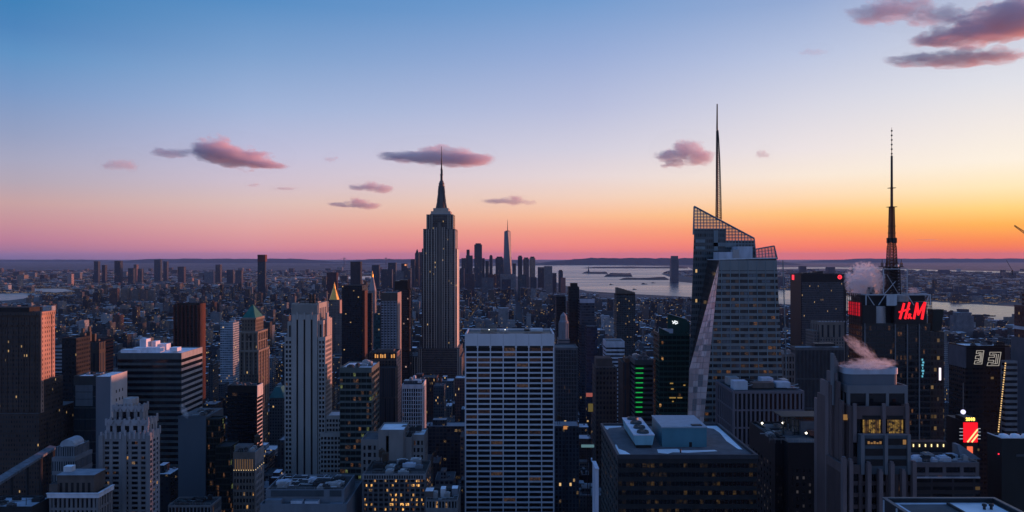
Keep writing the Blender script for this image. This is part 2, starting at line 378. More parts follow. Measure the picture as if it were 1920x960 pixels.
wm, t, b = new_mat('water'); n = t.nodes.new; K = t.links.new
b.inputs['Base Color'].default_value = (.03, .045, .06, 1); b.inputs['Roughness'].default_value = .22; b.inputs['Specular IOR Level'].default_value = .5
co = n('ShaderNodeTexCoord'); no = n('ShaderNodeTexNoise'); no.inputs['Scale'].default_value = .02; no.inputs['Detail'].default_value = 6; mp = n('ShaderNodeMapping'); mp.inputs['Scale'].default_value = (.25, 1, 1)
K(co.outputs['Object'], mp.inputs[0]); K(mp.outputs[0], no.inputs['Vector']); bu = n('ShaderNodeBump'); bu.inputs['Strength'].default_value = .25; bu.inputs['Distance'].default_value = 4; K(no.outputs[0], bu.inputs['Height']); K(bu.outputs[0], b.inputs['Normal'])
n2 = n('ShaderNodeTexNoise'); n2.inputs['Scale'].default_value = .0012; n2.inputs['Detail'].default_value = 5; m_ = n('ShaderNodeMapping'); m_.inputs['Scale'].default_value = (.3, 1.5, 1); K(co.outputs['Object'], m_.inputs[0]); K(m_.outputs[0], n2.inputs['Vector'])
r_ = n('ShaderNodeMapRange'); r_.inputs[1].default_value = .3; r_.inputs[2].default_value = .7; r_.inputs[3].default_value = .2; r_.inputs[4].default_value = .36; K(n2.outputs[0], r_.inputs[0]); K(r_.outputs[0], b.inputs['Roughness'])
WATER = []
def water(px):
    pts = [ground(*p) for p in px]; WATER.append(pts); return sheet('water', pts, .5, wm)
# harbour and Hudson, as one sheet
water([(2040, 626), (1900, 612), (1755, 601), (1600, 586), (1480, 571), (1300, 557), (1180, 551), (1100, 546), (1060, 536), (1036, 527), (1000, 520), (930, 516), (900, 510), (860, 508), (860, 500), (1000, 498), (1130, 497.5), (1230, 498.5), (1288, 500), (1300, 506), (1250, 508), (1240, 514), (1262, 521), (1258, 527), (1300, 531), (1480, 545), (1600, 556), (1755, 566), (1900, 575), (2040, 583)])
water([(690, 525), (645, 526), (600, 522), (640, 519), (700, 518)])
water([(-60, 566), (20, 563), (44, 560), (66, 553), (66, 549), (30, 550), (-60, 553)])
water([(52, 547), (130, 548), (136, 545), (120, 541.5), (60, 541)])
water([(50, 535), (95, 535.5), (92, 532), (56, 531)])
water([(1452, 504), (1560, 503.5), (1640, 505.5), (1700, 508), (1780, 509.5), (1900, 513), (1990, 515), (1990, 511), (1850, 508.5), (1760, 506.5), (1650, 502.5), (1560, 501), (1452, 501.5)])
def in_poly(x, y, pts):
    c = False; j = len(pts) - 1
    for i in range(len(pts)):
        (xi, yi), (xj, yj) = pts[i], pts[j]
        if (yi > y) != (yj > y) and x < (xj - xi) * (y - yi) / (yj - yi) + xi: c = not c
        j = i
    return c
LAND = plain('far_land', (.02, .028, .036), .95, 0, .5, .002)
def island(px, label, h=14):
    pts = [ground(*p) for p in px]; cx = sum(p[0] for p in pts) / len(pts); cyy = sum(p[1] for p in pts) / len(pts); r = random.Random(len(label)); m = MB()
    P = []
    for (xa, ya), (xb, yb) in zip(pts, pts[1:] + pts[:1]):
        for k in range(5): P.append((xa + (xb - xa) * k / 5, ya + (yb - ya) * k / 5))
    n_ = len(P)
    T = [(cx + (x - cx) * .9, cyy + (y - cyy) * .9, h * r.uniform(.5, 1.2)) for x, y in P]
    for i in range(n_):
        j = (i + 1) % n_; m.poly([(*P[i], .5), (*P[j], .5), T[j], T[i]]); m.poly([T[i], T[j], (cx, cyy, h)])
    o = m.build('island', LAND, None); tag(o, label, None, None, 'structure'); return o
island([(1090, 513), (1140, 514), (1138, 510.5), (1096, 511)], 'long low island with the statue')
island([(1132, 519), (1186, 519), (1184, 514.5), (1142, 515)], 'dark wooded island', 22)
island([(1160, 524.5), (1256, 525), (1250, 521), (1170, 522.5)], 'flat island by the right shore', 12)
island([(1088, 503), (1290, 503.5), (1290, 500.5), (1110, 501)], 'thin spit below the horizon', 14)
def hill(px0, px1, d, ytop, seed):
    r = random.Random(seed); m = MB(); n_ = 46; pts = []
    for i in range(n_ + 1):
        u = i / n_; env = min(1, 5 * u, 5 * (1 - u)) ** .7
        pts.append((wx(px0 + (px1 - px0) * u, d), max(6, wz(ytop, d) * env * r.uniform(.9, 1.04))))
    for (xa, za), (xb, zb) in zip(pts, pts[1:]):
        m.poly([(xa, d - 900, 0), (xb, d - 900, 0), (xb, d, zb), (xa, d, za)]); m.poly([(xb, d + 1500, 0), (xa, d + 1500, 0), (xa, d, za), (xb, d, zb)])
    tag(m.build('hills', LAND), kind='structure')
hill(1000, 1500, 24000, 483.6, 3)
hill(200, 640, 30000, 484.9, 4)
hill(1500, 2100, 33000, 484.6, 5)
hill(-200, 240, 36000, 486.6, 6)
hill(620, 1010, 31000, 485.4, 8)

# ---------------------------------------------------------------- streets with kerbs and lane lines
AVES = [-1130, -900, -700, -570, -430, -300, -168, 112, 395, 670, 950, 1230]
am = plain('asphalt', (.05, .05, .054), .85, 0, .3, .2); lm = plain('lane_paint', (.75, .74, .7), .7); pvm = plain('pavement', (.22, .22, .22), .9)
rd = MB(); kb = MB()
for x in AVES:
    rd.box(x - 9, x + 9, 100, 2400, 0, .02); 
    for s in (-1, 1): kb.box(x + s * 12 - 3, x + s * 12 + 3, 100, 2400, 0, .15)
    y = 300
    while y < 1500: rd.box(x - .12, x + .12, y, y + 4, .02, .026, 1); y += 9
tag(rd.build('road', [am, lm]), kind='structure'); tag(kb.build('pavement', pvm), kind='structure')

# ---------------------------------------------------------------- the tall spired skyscraper in the middle
LIME = (.3, .27, .25)
def rgb(n_, c, **k): return plain(n_, c, **k)
ESBF = facade('limestone_tower_face', (.2, .17, .15), 2.05, 3.75, .62, .66, .012, (.014, .016, .022), .5)
STONE = plain('limestone', (.44, .38, .33), .85, 0, .2, .1)
d = 1290
b = Bld('art_deco_skyscraper', 'tall stepped stone skyscraper in the middle with a tapering mast and spire', 'skyscraper', 793, 853, d, 704)
s = b.tier(793.5, 853, 429, d, 60, st=ESBF)
b.tier(791, 856, 466, d + 4, 52, st=ESBF)
b.tier(799.5, 850, 402, d + 6, 40, st=ESBF, z0=s[4] - 3)
b.tier(784, 862, 653, d - 8, 76, st=ESBF); b.tier(770, 866, 668, d - 3, 66, st=ESBF); b.tier(752, 872, 712, d - 14, 90, st=ESBF)
with b.part('rib', [STONE]) as m:          # limestone ribs running up the shaft
    for k, px in enumerate([794.2, 800, 803.6, 809, 814.5, 818.2, 829.3, 833, 838.4, 843.8, 847.4, 852.4]):
        m.box(wx(px, d) - .6, wx(px, d) + .6, d - .9, d - .02, 40, wz(430 if k not in (4, 5, 6, 7) else 426, d))
    for px in (786, 790, 858, 861): m.box(wx(px, d - 8) - .6, wx(px, d - 8) + .6, d - 8.9, d - 8.02, 40, wz(654, d - 8))
    for px in (773, 778, 783, 863, 866): m.box(wx(px, d - 3) - .6, wx(px, d - 3) + .6, d - 8.6, d - 3.02, 20, wz(669, d - 3))
    for k in range(7): y = d + 5 + k * 8.4; m.box(s[1] + .02, s[1] + .8, y - 1.3, y + 1.3, 60, s[4] - 2)
    for px in (801, 806, 810, 840, 844, 849): m.box(wx(px, d + 6) - .6, wx(px, d + 6) + .6, d + 5.1, d + 5.98, s[4] - 2, wz(403, d + 6))
with b.part('west_flank', [plain('sunlit_limestone', (.64, .57, .5), .6, 0, .15, .1)]) as m:  # sunset glow put into a lighter copy of the limestone
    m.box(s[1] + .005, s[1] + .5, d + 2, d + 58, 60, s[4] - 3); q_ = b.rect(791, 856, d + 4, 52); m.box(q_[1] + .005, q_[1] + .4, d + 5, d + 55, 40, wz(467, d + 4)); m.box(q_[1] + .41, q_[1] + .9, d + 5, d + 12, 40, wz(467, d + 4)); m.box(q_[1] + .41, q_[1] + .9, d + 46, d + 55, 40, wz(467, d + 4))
with b.part('centre_bay', [plain('bay_shadow_glass', (.035, .037, .045), .3), STONE]) as m:
    m.box(wx(819, d), wx(829, d), d - .5, d - .03, 60, wz(417, d))
    for px in (821.4, 824, 826.6): m.box(wx(px, d) - .3, wx(px, d) + .3, d - .8, d - .51, 60, wz(417, d), 1)
cx_, cy_ = wx(825, d), d + 28; f_ = lambda py: wz(py, cy_); r_ = lambda px: px * cy_ / F
with b.part('observation_deck', [STONE, plain('deck_band', (.42, .42, .43), .6)]) as m:
    m.box(cx_ - r_(18), cx_ + r_(18), cy_ - 18, cy_ + 18, f_(404), f_(397)); m.box(cx_ - r_(19.2), cx_ + r_(19.2), cy_ - 19, cy_ + 19, f_(403), f_(401.5), 1)
    m.box(cx_ - r_(14), cx_ + r_(14), cy_ - 14, cy_ + 14, f_(397), f_(391))
mast = plain('mast_metal', (.17, .165, .17), .5, .2)
with b.part('mast', [mast, plain('mast_glass', (.06, .07, .09), .2)]) as m:
    m.lathe(cx_, cy_, [(r_(9), f_(391)), (r_(7.4), f_(375)), (r_(6), f_(360)), (r_(5.5), f_(348))], 16)
    for a in range(4):
        t_ = math.pi / 4 + a * math.pi / 2; c_, s_ = math.cos(t_), math.sin(t_)
        for (ra, za), (rb, zb) in zip([(12.5, 392), (9.4, 378), (7.2, 362)], [(9.4, 378), (7.2, 362), (6.2, 350)]):
            m.bar((cx_ + r_(ra) * c_, cy_ + r_(ra) * s_, f_(za)), (cx_ + r_(rb) * c_, cy_ + r_(rb) * s_, f_(zb)), r_(1.6), 5, 0, r_(1.2))
with b.part('lantern', [mast]) as m:
    m.lathe(cx_, cy_, [(r_(6.2), f_(350)), (r_(6.2), f_(348.6)), (r_(5), f_(348.4)), (r_(5), f_(346)), (r_(5.6), f_(345.8)), (r_(5.4), f_(344)), (r_(4.2), f_(342.4)), (r_(4.2), f_(341)), (r_(3), f_(339)), (r_(2.2), f_(338))], 16)
with b.part('spire', [DMETAL]) as m:
    for ra, rb, za, zb in ((2.4, 2.2, 339, 328), (3, 3, 328.5, 327), (1.8, 1.5, 327, 314), (2.2, 2.2, 319, 317.5), (1.3, 1.0, 314, 298), (.8, .35, 298, 274)):
        m.bar((cx_, cy_, f_(za)), (cx_, cy_, f_(zb)), r_(ra), 8, 0, r_(rb))
    m.box(cx_ + r_(1.4), cx_ + r_(2.2), cy_ - .6, cy_ + .6, f_(328), f_(318))
b.done()

# ---------------------------------------------------------------- the white gridded slab
d = 560
WHITE = plain('white_travertine', (.60, .58, .60), .7, 0, .1, .08)
b = Bld('office_slab', 'broad white gridded office slab with rows of dark window openings', 'office tower', 871.5, 1039.5, d)
st = dict(nb=7, ns=3, fh=9.72 * d / F, pf=.08, sf=.29, glass=plain('deep_window', (.008, .01, .014), .25, 0, .5, .3, .3), wall=WHITE, lit=.12, lits=[LITS[3], room('lit_low', (1, .45, .2), .014), room('lit_low', (1, .45, .2), .014), room('lit_low', (1, .45, .2), .014)], rel=1.0, top=26 * d / F, sr=.93, cw=.9, pane=1)
s = b.tier(871.5, 1039.5, 626, d, 42, st=st, roof=ROOFD, par=3.2)
ztop = s[4]
with b.part('louvre_row', [RECESS]) as m:
    for k in range(7): 
        bw = (s[1] - s[0]) / 7; m.box(s[0] + k * bw + .7, s[0] + (k + 1) * bw - .7, d - .05, d + .3, ztop - 9.9, ztop - 8.5)
with b.part('panel_joint', [plain('joint', (.2, .2, .21), .9)]) as m:
    for k in range(1, 7): m.box(s[0] + k * bw - .06, s[0] + k * bw + .06, d - .03, d + .1, ztop - 8.6, ztop - .2)
BEIGE = plain('beige_metal', (.36, .33, .27), .8)
b.block('penthouse', 901, 931, 622, 618.5, d + 14, 12, BEIGE, BEIGE); b.block('penthouse', 937, 953, 622, 619, d + 15, 8, METAL)
b.block('cooling_unit', 995, 1018, 621, 617.5, d + 16, 12, plain('pale_unit', (.5, .52, .54), .7)); b.block('cooling_unit', 983, 993, 621, 617.5, d + 18, 8, DMETAL)
with b.part('roof_screen', [METAL]) as m:
    for k in range(7): x = wx(1022 + k * 2.3, d + 8); m.bar((x, d + 4 + k, ztop - 3), (x, d + 4 + k, ztop + 1.4), .12, 4)
for px in (917, 947):
    with b.part('roof_lamp', [DMETAL, glow('roof_lamp', (1, .97, .9), 3)]) as m:
        x = wx(px, d + 12); m.bar((x, d + 12, ztop - 3), (x, d + 12, ztop + 1.6), .1, 4); m.lathe(x, d + 12, [(0, ztop + 1.5), (.4, ztop + 1.8), (0, ztop + 2.2)], 8, 1)
b.done()
# ---------------------------------------------------------------- the slanted glass tower with the tall spire
BG = plain('blue_glass_spandrel', (.27, .32, .335), .35, .1, .15, .15, .6)
BD = plain('tower_window_glass', (.03, .03, .032), .15, .3, .7, .3, .35)
BDW = plain('tower_window_warm', (.12, .08, .06), .2, .3, .7, .3, .3); BDB = plain('tower_window_blue', (.08, .10, .12), .12, .3, .6, .3, .5)
BM = plain('tower_mullion', (.16, .20, .22), .5, .3)
BR = plain('sky_toned_facet_glass', (.66, .58, .56), .2, .2, .15, .2, .8)  # pale warm base colour stands in for the sky mirrored in this facet
d = 500
b = Bld('crystal_skyscraper', 'faceted blue glass skyscraper with slanted crown and tall lattice spire', 'skyscraper', 1296, 1465, d, 790)
def P3(px, py, dd): return (wx(px, dd), dd, wz(py, dd))
df, db, de = 500, 530, 580
Tf, TR = P3(1349, 487, df), P3(1456, 484.5, df)
def lerp(a, b_, t_): return tuple(a[i] + (b_[i] - a[i]) * t_ for i in range(3))
BRt, BLt = P3(1476.5, 900, df), P3(1309, 900, df)           # front face: right and left edges at the row 900
FL = lambda py: 1349 - (py - 487) * (1349 - 1309) / 413; FR = lambda py: 1456 + (py - 484.5) * (1476.5 - 1456) / 415.5
Lf = P3(1292.5, 692, db); Lb = P3(1286, 900, db)
Tb = (Tf[0], db, Tf[2])
with b.part('front_wing', [BD, RECESS, ROOFG]) as m:
    g0l, g0r = P3(FL(1249), 1249, df), P3(FR(1249), 1249, df)
    m.poly([g0l, g0r, TR, Tf])                                   # front
    m.poly([Tf, Tb, Lf])                                         # small left face under the roof edge
    m.poly([(TR[0], de, TR[2]), TR, g0r, (g0r[0], de, 0)])       # right side
    m.poly([Tf, TR, (TR[0], de, TR[2]), (Tf[0], de, Tf[2])], 2)  # roof
FACET = [Tf, Lf, P3(1286, 900, db), P3(1275, 1220, db), P3(FL(1249), 1249, df)]
with b.part('facet', [BR, plain('facet_joint', (.2, .22, .24), .4, .4), BR, plain('facet_pane_warm', (.52, .42, .40), .15, .2, .2, .2, .8), plain('facet_pane_grey', (.36, .38, .40), .12, .25, .2, .2, .8)]) as m:
    m.poly([Tf, Lf, Lb, P3(1275, 1222, db), P3(FL(1249), 1249, df)][::-1])
    fr_ = random.Random(5); edge = lambda py: (P3(FL(py), py, df), lerp(Tf, Lf, (py - 487) / 205) if py < 692 else lerp(Lf, Lb, min(1.5, (py - 692) / 208)))
    for k in range(40):                                          # separate panes, each slightly different
        pa, pb = 488 + k * 11.3, 488 + (k + 1) * 11.3
        if pb > 905: break
        (A0, B0), (A1, B1) = edge(pa), edge(pb); o_ = Vector((-.03, -.06, 0))
        for q in range(4):
            pts = [Vector(lerp(A0, B0, q / 4)) + o_, Vector(lerp(A0, B0, (q + 1) / 4)) + o_, Vector(lerp(A1, B1, (q + 1) / 4)) + o_, Vector(lerp(A1, B1, q / 4)) + o_]
            m.poly(pts, 2 + fr_.choice((0, 0, 1, 1, 2)))
    for k in range(1, 60):                                       # floor lines across the facet
        py = 487 + k * 11.3
        if py > 960: break
        A = P3(FL(py), py, df)
        if py < 692: t_ = (py - 487) / 205; B_ = lerp(Tf, Lf, t_)
        else: t_ = (py - 692) / 208; B_ = lerp(Lf, Lb, min(1.2, t_))
        off = Vector((-.05, -.12, 0)); m.bar(Vector(A) + off, Vector(B_) + off, .16, 4, 1)
    for q in (.33, .66):
        for (a0, b0), (a1, b1) in (((Tf, Tf), (P3(FL(692), 692, df), Lf)), ((P3(FL(692), 692, df), Lf), (P3(FL(900), 900, df), Lb))):
            m.bar(Vector(lerp(a0, b0, q)) + off, Vector(lerp(a1, b1, q)) + off, .1, 4, 1)
with b.part('back_wing', [facade('dark_blue_glass_wall', (.13, .17, .19), 1.5, 4.0, .8, .55, .012, (.02, .03, .036), .8, rough=.3), ROOFD, BM]) as m:
    q = [P3(1301.5, 430, db), P3(1360, 430, db), P3(1360, 452, db), P3(1415.5, 452, db), P3(1419, 500, db), P3(1415, 1170, db), P3(1275, 1170, db), P3(1290, 760, db)]
    uvs = [(p[0], p[2]) for p in q]; m.poly(q[::-1], 0, uvs[::-1])
    for i in range(len(q)):
        a, c = q[i], q[(i + 1) % len(q)]; bk = lambda p: (p[0] * (de / db if p[0] < wx(1306, db) else 1), de, p[2]); A, C = bk(a), bk(c); m.poly([a, c, C, A], 0 if i > 3 else 1, [(0, a[2]), (0, c[2]), (50, c[2]), (50, a[2])])
    # crown machinery bands seen behind the screen
    for (xl, xr, ya, yb) in ((1304, 1322, 449, 455), (1304, 1322, 462, 468), (1338, 1380, 455, 462), (1338, 1346, 432, 470)): m.box(wx(xl, db), wx(xr, db), db - .6, db - .05, wz(yb, db), wz(ya, db), 2)
# the open lattice crown
with b.part('crown_screen', [BM]) as m:
    def top_at(px): return 387 + (px - 1301.5) * (447 - 387) / (1414 - 1301.5)
    bot_at = lambda px: 431 if px < 1360 else 462
    for k in range(20):
        px = 1301.5 + k * 5.92
        m.bar(P3(px, top_at(px), db), P3(px + .3, bot_at(px), db), .32, 4)
    for k in range(14):
        py = 390 + k * 5.6; x_end = min(1415, 1301.5 + max(0, (py - 387)) / 60 * 112.5)
        if py < 431: m.bar(P3(1301.3, py, db), P3(x_end, py, db), .42, 4)
        else: m.bar(P3(1360, py, db), P3(x_end, py, db), .42, 4)
    for dd in (db,):
        m.bar(P3(1301.5, 387, db) if dd == db else (wx(1301.5, db), de, wz(387, db)), P3(1414, 447, db) if dd == db else (wx(1414, db), de, wz(447, db)), .6, 6)
    m.bar(P3(1414, 447, db), P3(1419, 500, db), .5, 4); m.bar(P3(1301.5, 387, db), P3(1300, 440, db), .6, 4)
cg, t_, b_n = new_mat('crown_glass'); n_ = t_.nodes.new; mxs = n_('ShaderNodeMixShader'); trn = n_('ShaderNodeBsdfTransparent'); trn.inputs[0].default_value = (.62, .64, .68, 1); mxs.inputs[0].default_value = .16
b_n.inputs['Base Color'].default_value = (.1, .14, .17, 1); b_n.inputs['Roughness'].default_value = .1; t_.links.new(trn.outputs[0], mxs.inputs[1]); t_.links.new(b_n.outputs[0], mxs.inputs[2]); t_.links.new(mxs.outputs[0], t_.nodes['Material Output'].inputs['Surface'])
with b.part('crown_glass', [cg]) as m:
    q = [P3(1301.6, 388, db + .3), P3(1301.2, 430, db + .3), P3(1360, 430, db + .3), P3(1360, 452, db + .3), P3(1415.5, 452, db + .3), P3(1414, 447, db + .3)]
    for a in ((0, 1, 2), (0, 2, 5), (2, 3, 5), (3, 4, 5)): m.poly([q[i] for i in a])
    q = [P3(1417, 467, df + 20.3), P3(1418, 485, df + 20.3), P3(1457, 485, df + 20.3), P3(1451.5, 461, df + 20.3)]; m.poly(q)
with b.part('rear_crown_screen', [BM]) as m:
    tp = lambda px: 467 - (px - 1417) * 6 / 34
    for k in range(7):
        px = 1417 + k * 5.7; m.bar(P3(px, tp(px), df + 20), P3(px + (k / 6) * 4, 487, df + 20), .3, 4)
    for k in range(4): m.bar(P3(1417, 468 + k * 5, df + 20), P3(1452 + k * 1.3, 462 + k * 6, df + 20), .22, 4)
    m.bar(P3(1417, 467, df + 20), P3(1451.5, 461, df + 20), .5, 4); m.bar(P3(1451.5, 461, df + 20), P3(1457.5, 486, df + 20), .5, 4)
PB = plain('pale_blue_panel', (.42, .47, .54), .7)
b.block('plant_room', 1348, 1384, 487, 472.5, df + 8, 14, PB); b.block('plant_room', 1383, 1411, 486, 462, df + 14, 14, PB); b.block('plant_room', 1374, 1386, 486, 468, df + 7.5, 5, METAL)
with b.part('roof_edge', [plain('pale_edge', (.5, .54, .58), .6)]) as m:
    m.bar(Vector(Tf) + Vector((0, -.2, .3)), Vector(TR) + Vector((0, -.2, .3)), .5, 4); m.bar(Tf, Tb, .4, 4)
# spandrels, mullions and panes of the front face
with b.part('spandrel', [BG]) as m:
    k = 0
    for k in range(-1, 38):
        py = 508 + k * 11.3
        h = 5.0 if k >= 0 else 19
        y0_ = py if k >= 0 else 488
        z1_, z0_ = wz(y0_, df), wz(y0_ + h, df); xl_, xr_ = wx(FL(y0_ + h / 2), df), wx(FR(y0_ + h / 2), df)
        m.box(xl_ + .1, xr_ - .1, df - .5, df - .02, z0_, z1_, bottom=True)
with b.part('mullion', [BM]) as m:
    for k in range(-4, 8):
        px = 1353 + k * 16.4
        ys = 488
        while FL(ys) > px and ys < 960: ys += 4
        m.bar(P3(px, ys, df - .35), P3(px + (1236 - ys) * .028 * (k / 6), 1236, df - .35), .36, 4)
for k in range(38):
    py = 508 + k * 11.3 + 8.2
    for j in range(-4, 8):
        a, c = max(FL(py) + 1, 1354.2 + j * 16.4 + (py - 488) * .028 * j / 6), min(FR(py) - 1, 1368.4 + j * 16.4 + (py - 488) * .028 * (j + 1) / 6)
        if c - a < 4: continue
        for q in range(2):
            aa, cc = a + (c - a) * q / 2 + .3, a + (c - a) * (q + 1) / 2 - .3
            lit = rng.random() < (.03 if py < 600 else .10)
            b.panes.append(((wx(aa, df) + wx(cc, df)) / 2, df - .12, wz(py, df), (cc - aa) * df / F, .14, 5.4 * df / F, rng.choice([LITS[1], LITS[3], LITS[3], LITS[3]]) if lit else rng.choice([BD, BD, BDW, BDB]), py))
# the spire: a lattice mast standing on the roof
sx_, sy_ = wx(1348, db + 20), db + 20; sf_ = lambda py: wz(py, sy_)
with b.part('spire', [DMETAL]) as m:
    ln = [(1344.3, 1353.0, 412), (1344.6, 1351.6, 350), (1344.4, 1350, 300), (1344.2, 1348, 262), (1344, 1346.4, 240)]
    rows = []
    for k in range(40):
        py = 412 - k * 4.3; 
        for (a0, a1, ya), (b0, b1, yb) in zip(ln, ln[1:]):
            if yb <= py <= ya: t_ = (ya - py) / (ya - yb); rows.append((a0 + (b0 - a0) * t_, a1 + (b1 - a1) * t_, py))
    for (a0, a1, ya), (b0, b1, yb) in zip(rows, rows[1:]):
        w0, w1 = (a1 - a0) * sy_ / F, (b1 - b0) * sy_ / F
        c0 = [(wx(a0, sy_), sy_, sf_(ya)), (wx(a1, sy_), sy_, sf_(ya)), (wx(a1, sy_), sy_ + w0, sf_(ya)), (wx(a0, sy_), sy_ + w0, sf_(ya))]
        c1 = [(wx(b0, sy_), sy_, sf_(yb)), (wx(b1, sy_), sy_, sf_(yb)), (wx(b1, sy_), sy_ + w1, sf_(yb)), (wx(b0, sy_), sy_ + w1, sf_(yb))]
        for i in range(4): m.bar(c0[i], c1[i], .34 if i in (0, 3) else .26, 4); m.bar(c0[i], c1[(i + 1) % 4], .13, 3); m.bar(c1[i], c1[(i + 1) % 4], .14, 3)
    m.bar((wx(1345.2, sy_), sy_, sf_(412)), (wx(1345.2, sy_), sy_, sf_(240)), .55, 6, 0, .4)
    m.bar((wx(1345.2, sy_), sy_ + 1, sf_(243)), (wx(1345.4, sy_), sy_ + 1, sf_(194.5)), .62, 8, 0, .42)
b.rects.append((wx(1284, df), wx(1480, df), df - 2, de)); b.done()

# ---------------------------------------------------------------- the tower with red letters and a broadcast mast
d = 560
TG = dict(nb=9, ns=8, fh=4.2, pf=.06, sf=.3, wall=plain('dark_teal_panel', (.045, .055, .06), .4), lit=.06, lits=[LITS[1], LITS[3], LITS[3], LITS[3]], rel=.4, top=2, pane=4)
b = Bld('sign_tower', 'dark glass tower carrying red letters under a tall broadcast mast', 'skyscraper', 1603, 1745, d, 800)
s = b.tier(1616, 1745, 606, d, 22, st=TG, roof=ROOFD)
b.tier(1745, 1770, 622, d + 6, 16, st=facade('warm_glass_wall', (.05, .045, .04), 2.2, 4.2, .8, .6, .16, (.02, .02, .022), .16, rough=.4))
DK = plain('black_panel', (.02, .023, .027), .5); WS = plain('white_steel', (.42, .46, .5), .6); RIB = plain('ribbed_steel', (.36, .38, .4), .5, .3)
zb, zt = s[4] - 2, wz(552, d)
with b.part('crown_core', [DK, ROOFD]) as m: m.box(wx(1619, d), wx(1742, d), d + 6, d + 20.5, zb, zt - 1, 0, 1)
def drum(px, r, y0, y1):
    with b.part('ribbed_drum', [RIB]) as m:
        x, yy = wx(px, d), d + 8; z0, z1 = wz(y1, d), wz(y0, d); n_ = 14; pr = []
        for k in range(n_):
            a, c = z0 + (z1 - z0) * k / n_, z0 + (z1 - z0) * (k + .5) / n_; e_ = z0 + (z1 - z0) * (k + 1) / n_; pr += [(r, a), (r, c), (r - .35, c), (r - .35, e_)]
        m.lathe(x, yy, pr, 24)
drum(1650, 7.2, 575, 620); drum(1733, 4.6, 566, 618); drum(1698, 6, 555, 580)
with b.part('sign_board', [DK]) as m: m.box(wx(1676, d), wx(1736, d), d - 1.2, d + 2, wz(607, d), wz(566, d), bottom=True)
with b.part('sign_board', [DK]) as m: m.box(wx(1616, d), wx(1642, d), d - .8, d + 2, wz(606, d), wz(573, d), bottom=True)
RED = glow('red_sign', (1, .012, .02), 1.25)
def strokes(m, segs, yy, fx, fz, t_):
    for (xa, ya), (xb, yb), w in segs:
        a, c = Vector((fx(xa), yy, fz(ya))), Vector((fx(xb), yy, fz(yb))); u = (c - a).normalized(); v = Vector((-u.z, 0, u.x)) * w; o = Vector((0, t_, 0)); a -= u * w * .5; c += u * w * .5
        P_ = [a - v, c - v, c + v, a + v]; Q_ = [p - o for p in P_]
        m.poly(Q_); m.poly(P_[::-1])
        for i in range(4): m.poly([P_[i], P_[(i + 1) % 4], Q_[(i + 1) % 4], Q_[i]])
fx, fz = (lambda px: wx(px, d)), (lambda py: wz(py, d))
# the red letters, brush strokes leaning to the right: H, a small ampersand, M
HS = [((1685.5, 597), (1693, 569), .7), ((1695, 597), (1703, 567.5), .7), ((1684, 585), (1703, 579), .58)]
AM = [((1700.6, 596.6), (1705.2, 588.6), .5), ((1701.6, 590.2), (1706.6, 596.6), .5), ((1702.2, 588.4), (1705.4, 589.2), .45)]
MS = [((1711.5, 597), (1717.5, 568), .7), ((1717.6, 569), (1719.4, 590), .62), ((1719.4, 590), (1731.6, 567), .62), ((1726.5, 597.5), (1732, 567.5), .8)]
for lab, segs in (('H', HS), ('ampersand', AM), ('M', MS)):
    with b.part('red_letter', [RED]) as m: strokes(m, segs, d - 1.25, fx, fz, .7)
# the same sign on the left flank, seen at a slant through the open steel
xs = s[0]; flank = lambda f: d + 21.5 * f
with b.part('flank_letters', [glow('red_sign_dim', (1, .01, .03), .5)]) as m:
    z0, z1 = wz(593, d), wz(568, d)
    for f0, f1 in ((.06, .2), (.3, .42), (.52, .62), (.7, .78), (.86, .95)): m.box(xs - .9, xs - .4, flank(f0), flank(f1), z0, z1, bottom=True)
    m.box(xs - .9, xs - .45, flank(.52), flank(.78), (z0 + z1) / 2 - .7, (z0 + z1) / 2 + .7, bottom=True)
with b.part('flank_lattice', [DMETAL]) as m:
    for k in range(7): m.bar((xs - 1.2, flank(k / 6), wz(612, d)), (xs - 1.2, flank(k / 6), wz(551, d)), .22, 4)
    for k in range(9): m.bar((xs - 1.2, flank(0), wz(552 + k * 7, d)), (xs - 1.2, flank(1), wz(552 + k * 7, d)), .2, 4)
with b.part('flank_board', [DK]) as m: m.box(xs - .3, xs + .8, flank(0), flank(1), wz(608, d), wz(566, d), bottom=True)
with b.part('crown_frame', [WS]) as m:
    z = wz(552.5, d); zl = wz(572, d); Z = lambda py: wz(py, d); X = lambda px: wx(px, d)
    m.bar((X(1622), d - 1, z), (X(1743), d - 1, z), .55, 4); m.bar((X(1622), d + 21, z), (X(1743), d + 21, z), .5, 4)
    for px in (1622.5, 1679, 1743): m.bar((X(px), d - 1, z), (X(px), d - 1, zl), .5, 4)
    for px in (1622, 1743): m.bar((X(px), d - 1, z), (X(px), d + 21, z), .5, 4)
    for a, c in ((1625, 1638), (1659, 1646), (1741, 1734), (1700, 1712)): m.bar((X(a), d - 1, z), (X(c), d - 1, zl), .35, 4)
    m.box(X(1661), X(1678), d - 1.3, d - .6, wz(573, d), wz(553, d), bottom=True)
with b.part('facade_fin', [plain('pale_fin', (.3, .32, .34), .5)]) as m:
    for px in (1621, 1678, 1700.5, 1723): m.box(X(px) - .3, X(px) + .3, d - .8, d + .1, 20, wz(606, d))
with b.part('blue_display', [glow('blue_display', (.2, .75, 1), .6)]) as m:
    for k in range(7): m.box(X(1727 + (k % 2) * 1.2), X(1729.5 + (k % 3)), d - 1, d - .82, Z(707 - k * 5.2), Z(703.5 - k * 5.2), bottom=True)
with b.part('right_lattice', [DMETAL]) as m:
    for k in range(6): m.bar((X(1743 + k * 2.5), d + 6, Z(590)), (X(1743 + k * 2.5), d + 6, Z(551)), .22, 4)
    for k in range(7): m.bar((X(1743), d + 6, Z(552 + k * 6)), (X(1756), d + 6, Z(552 + k * 6)), .2, 4)
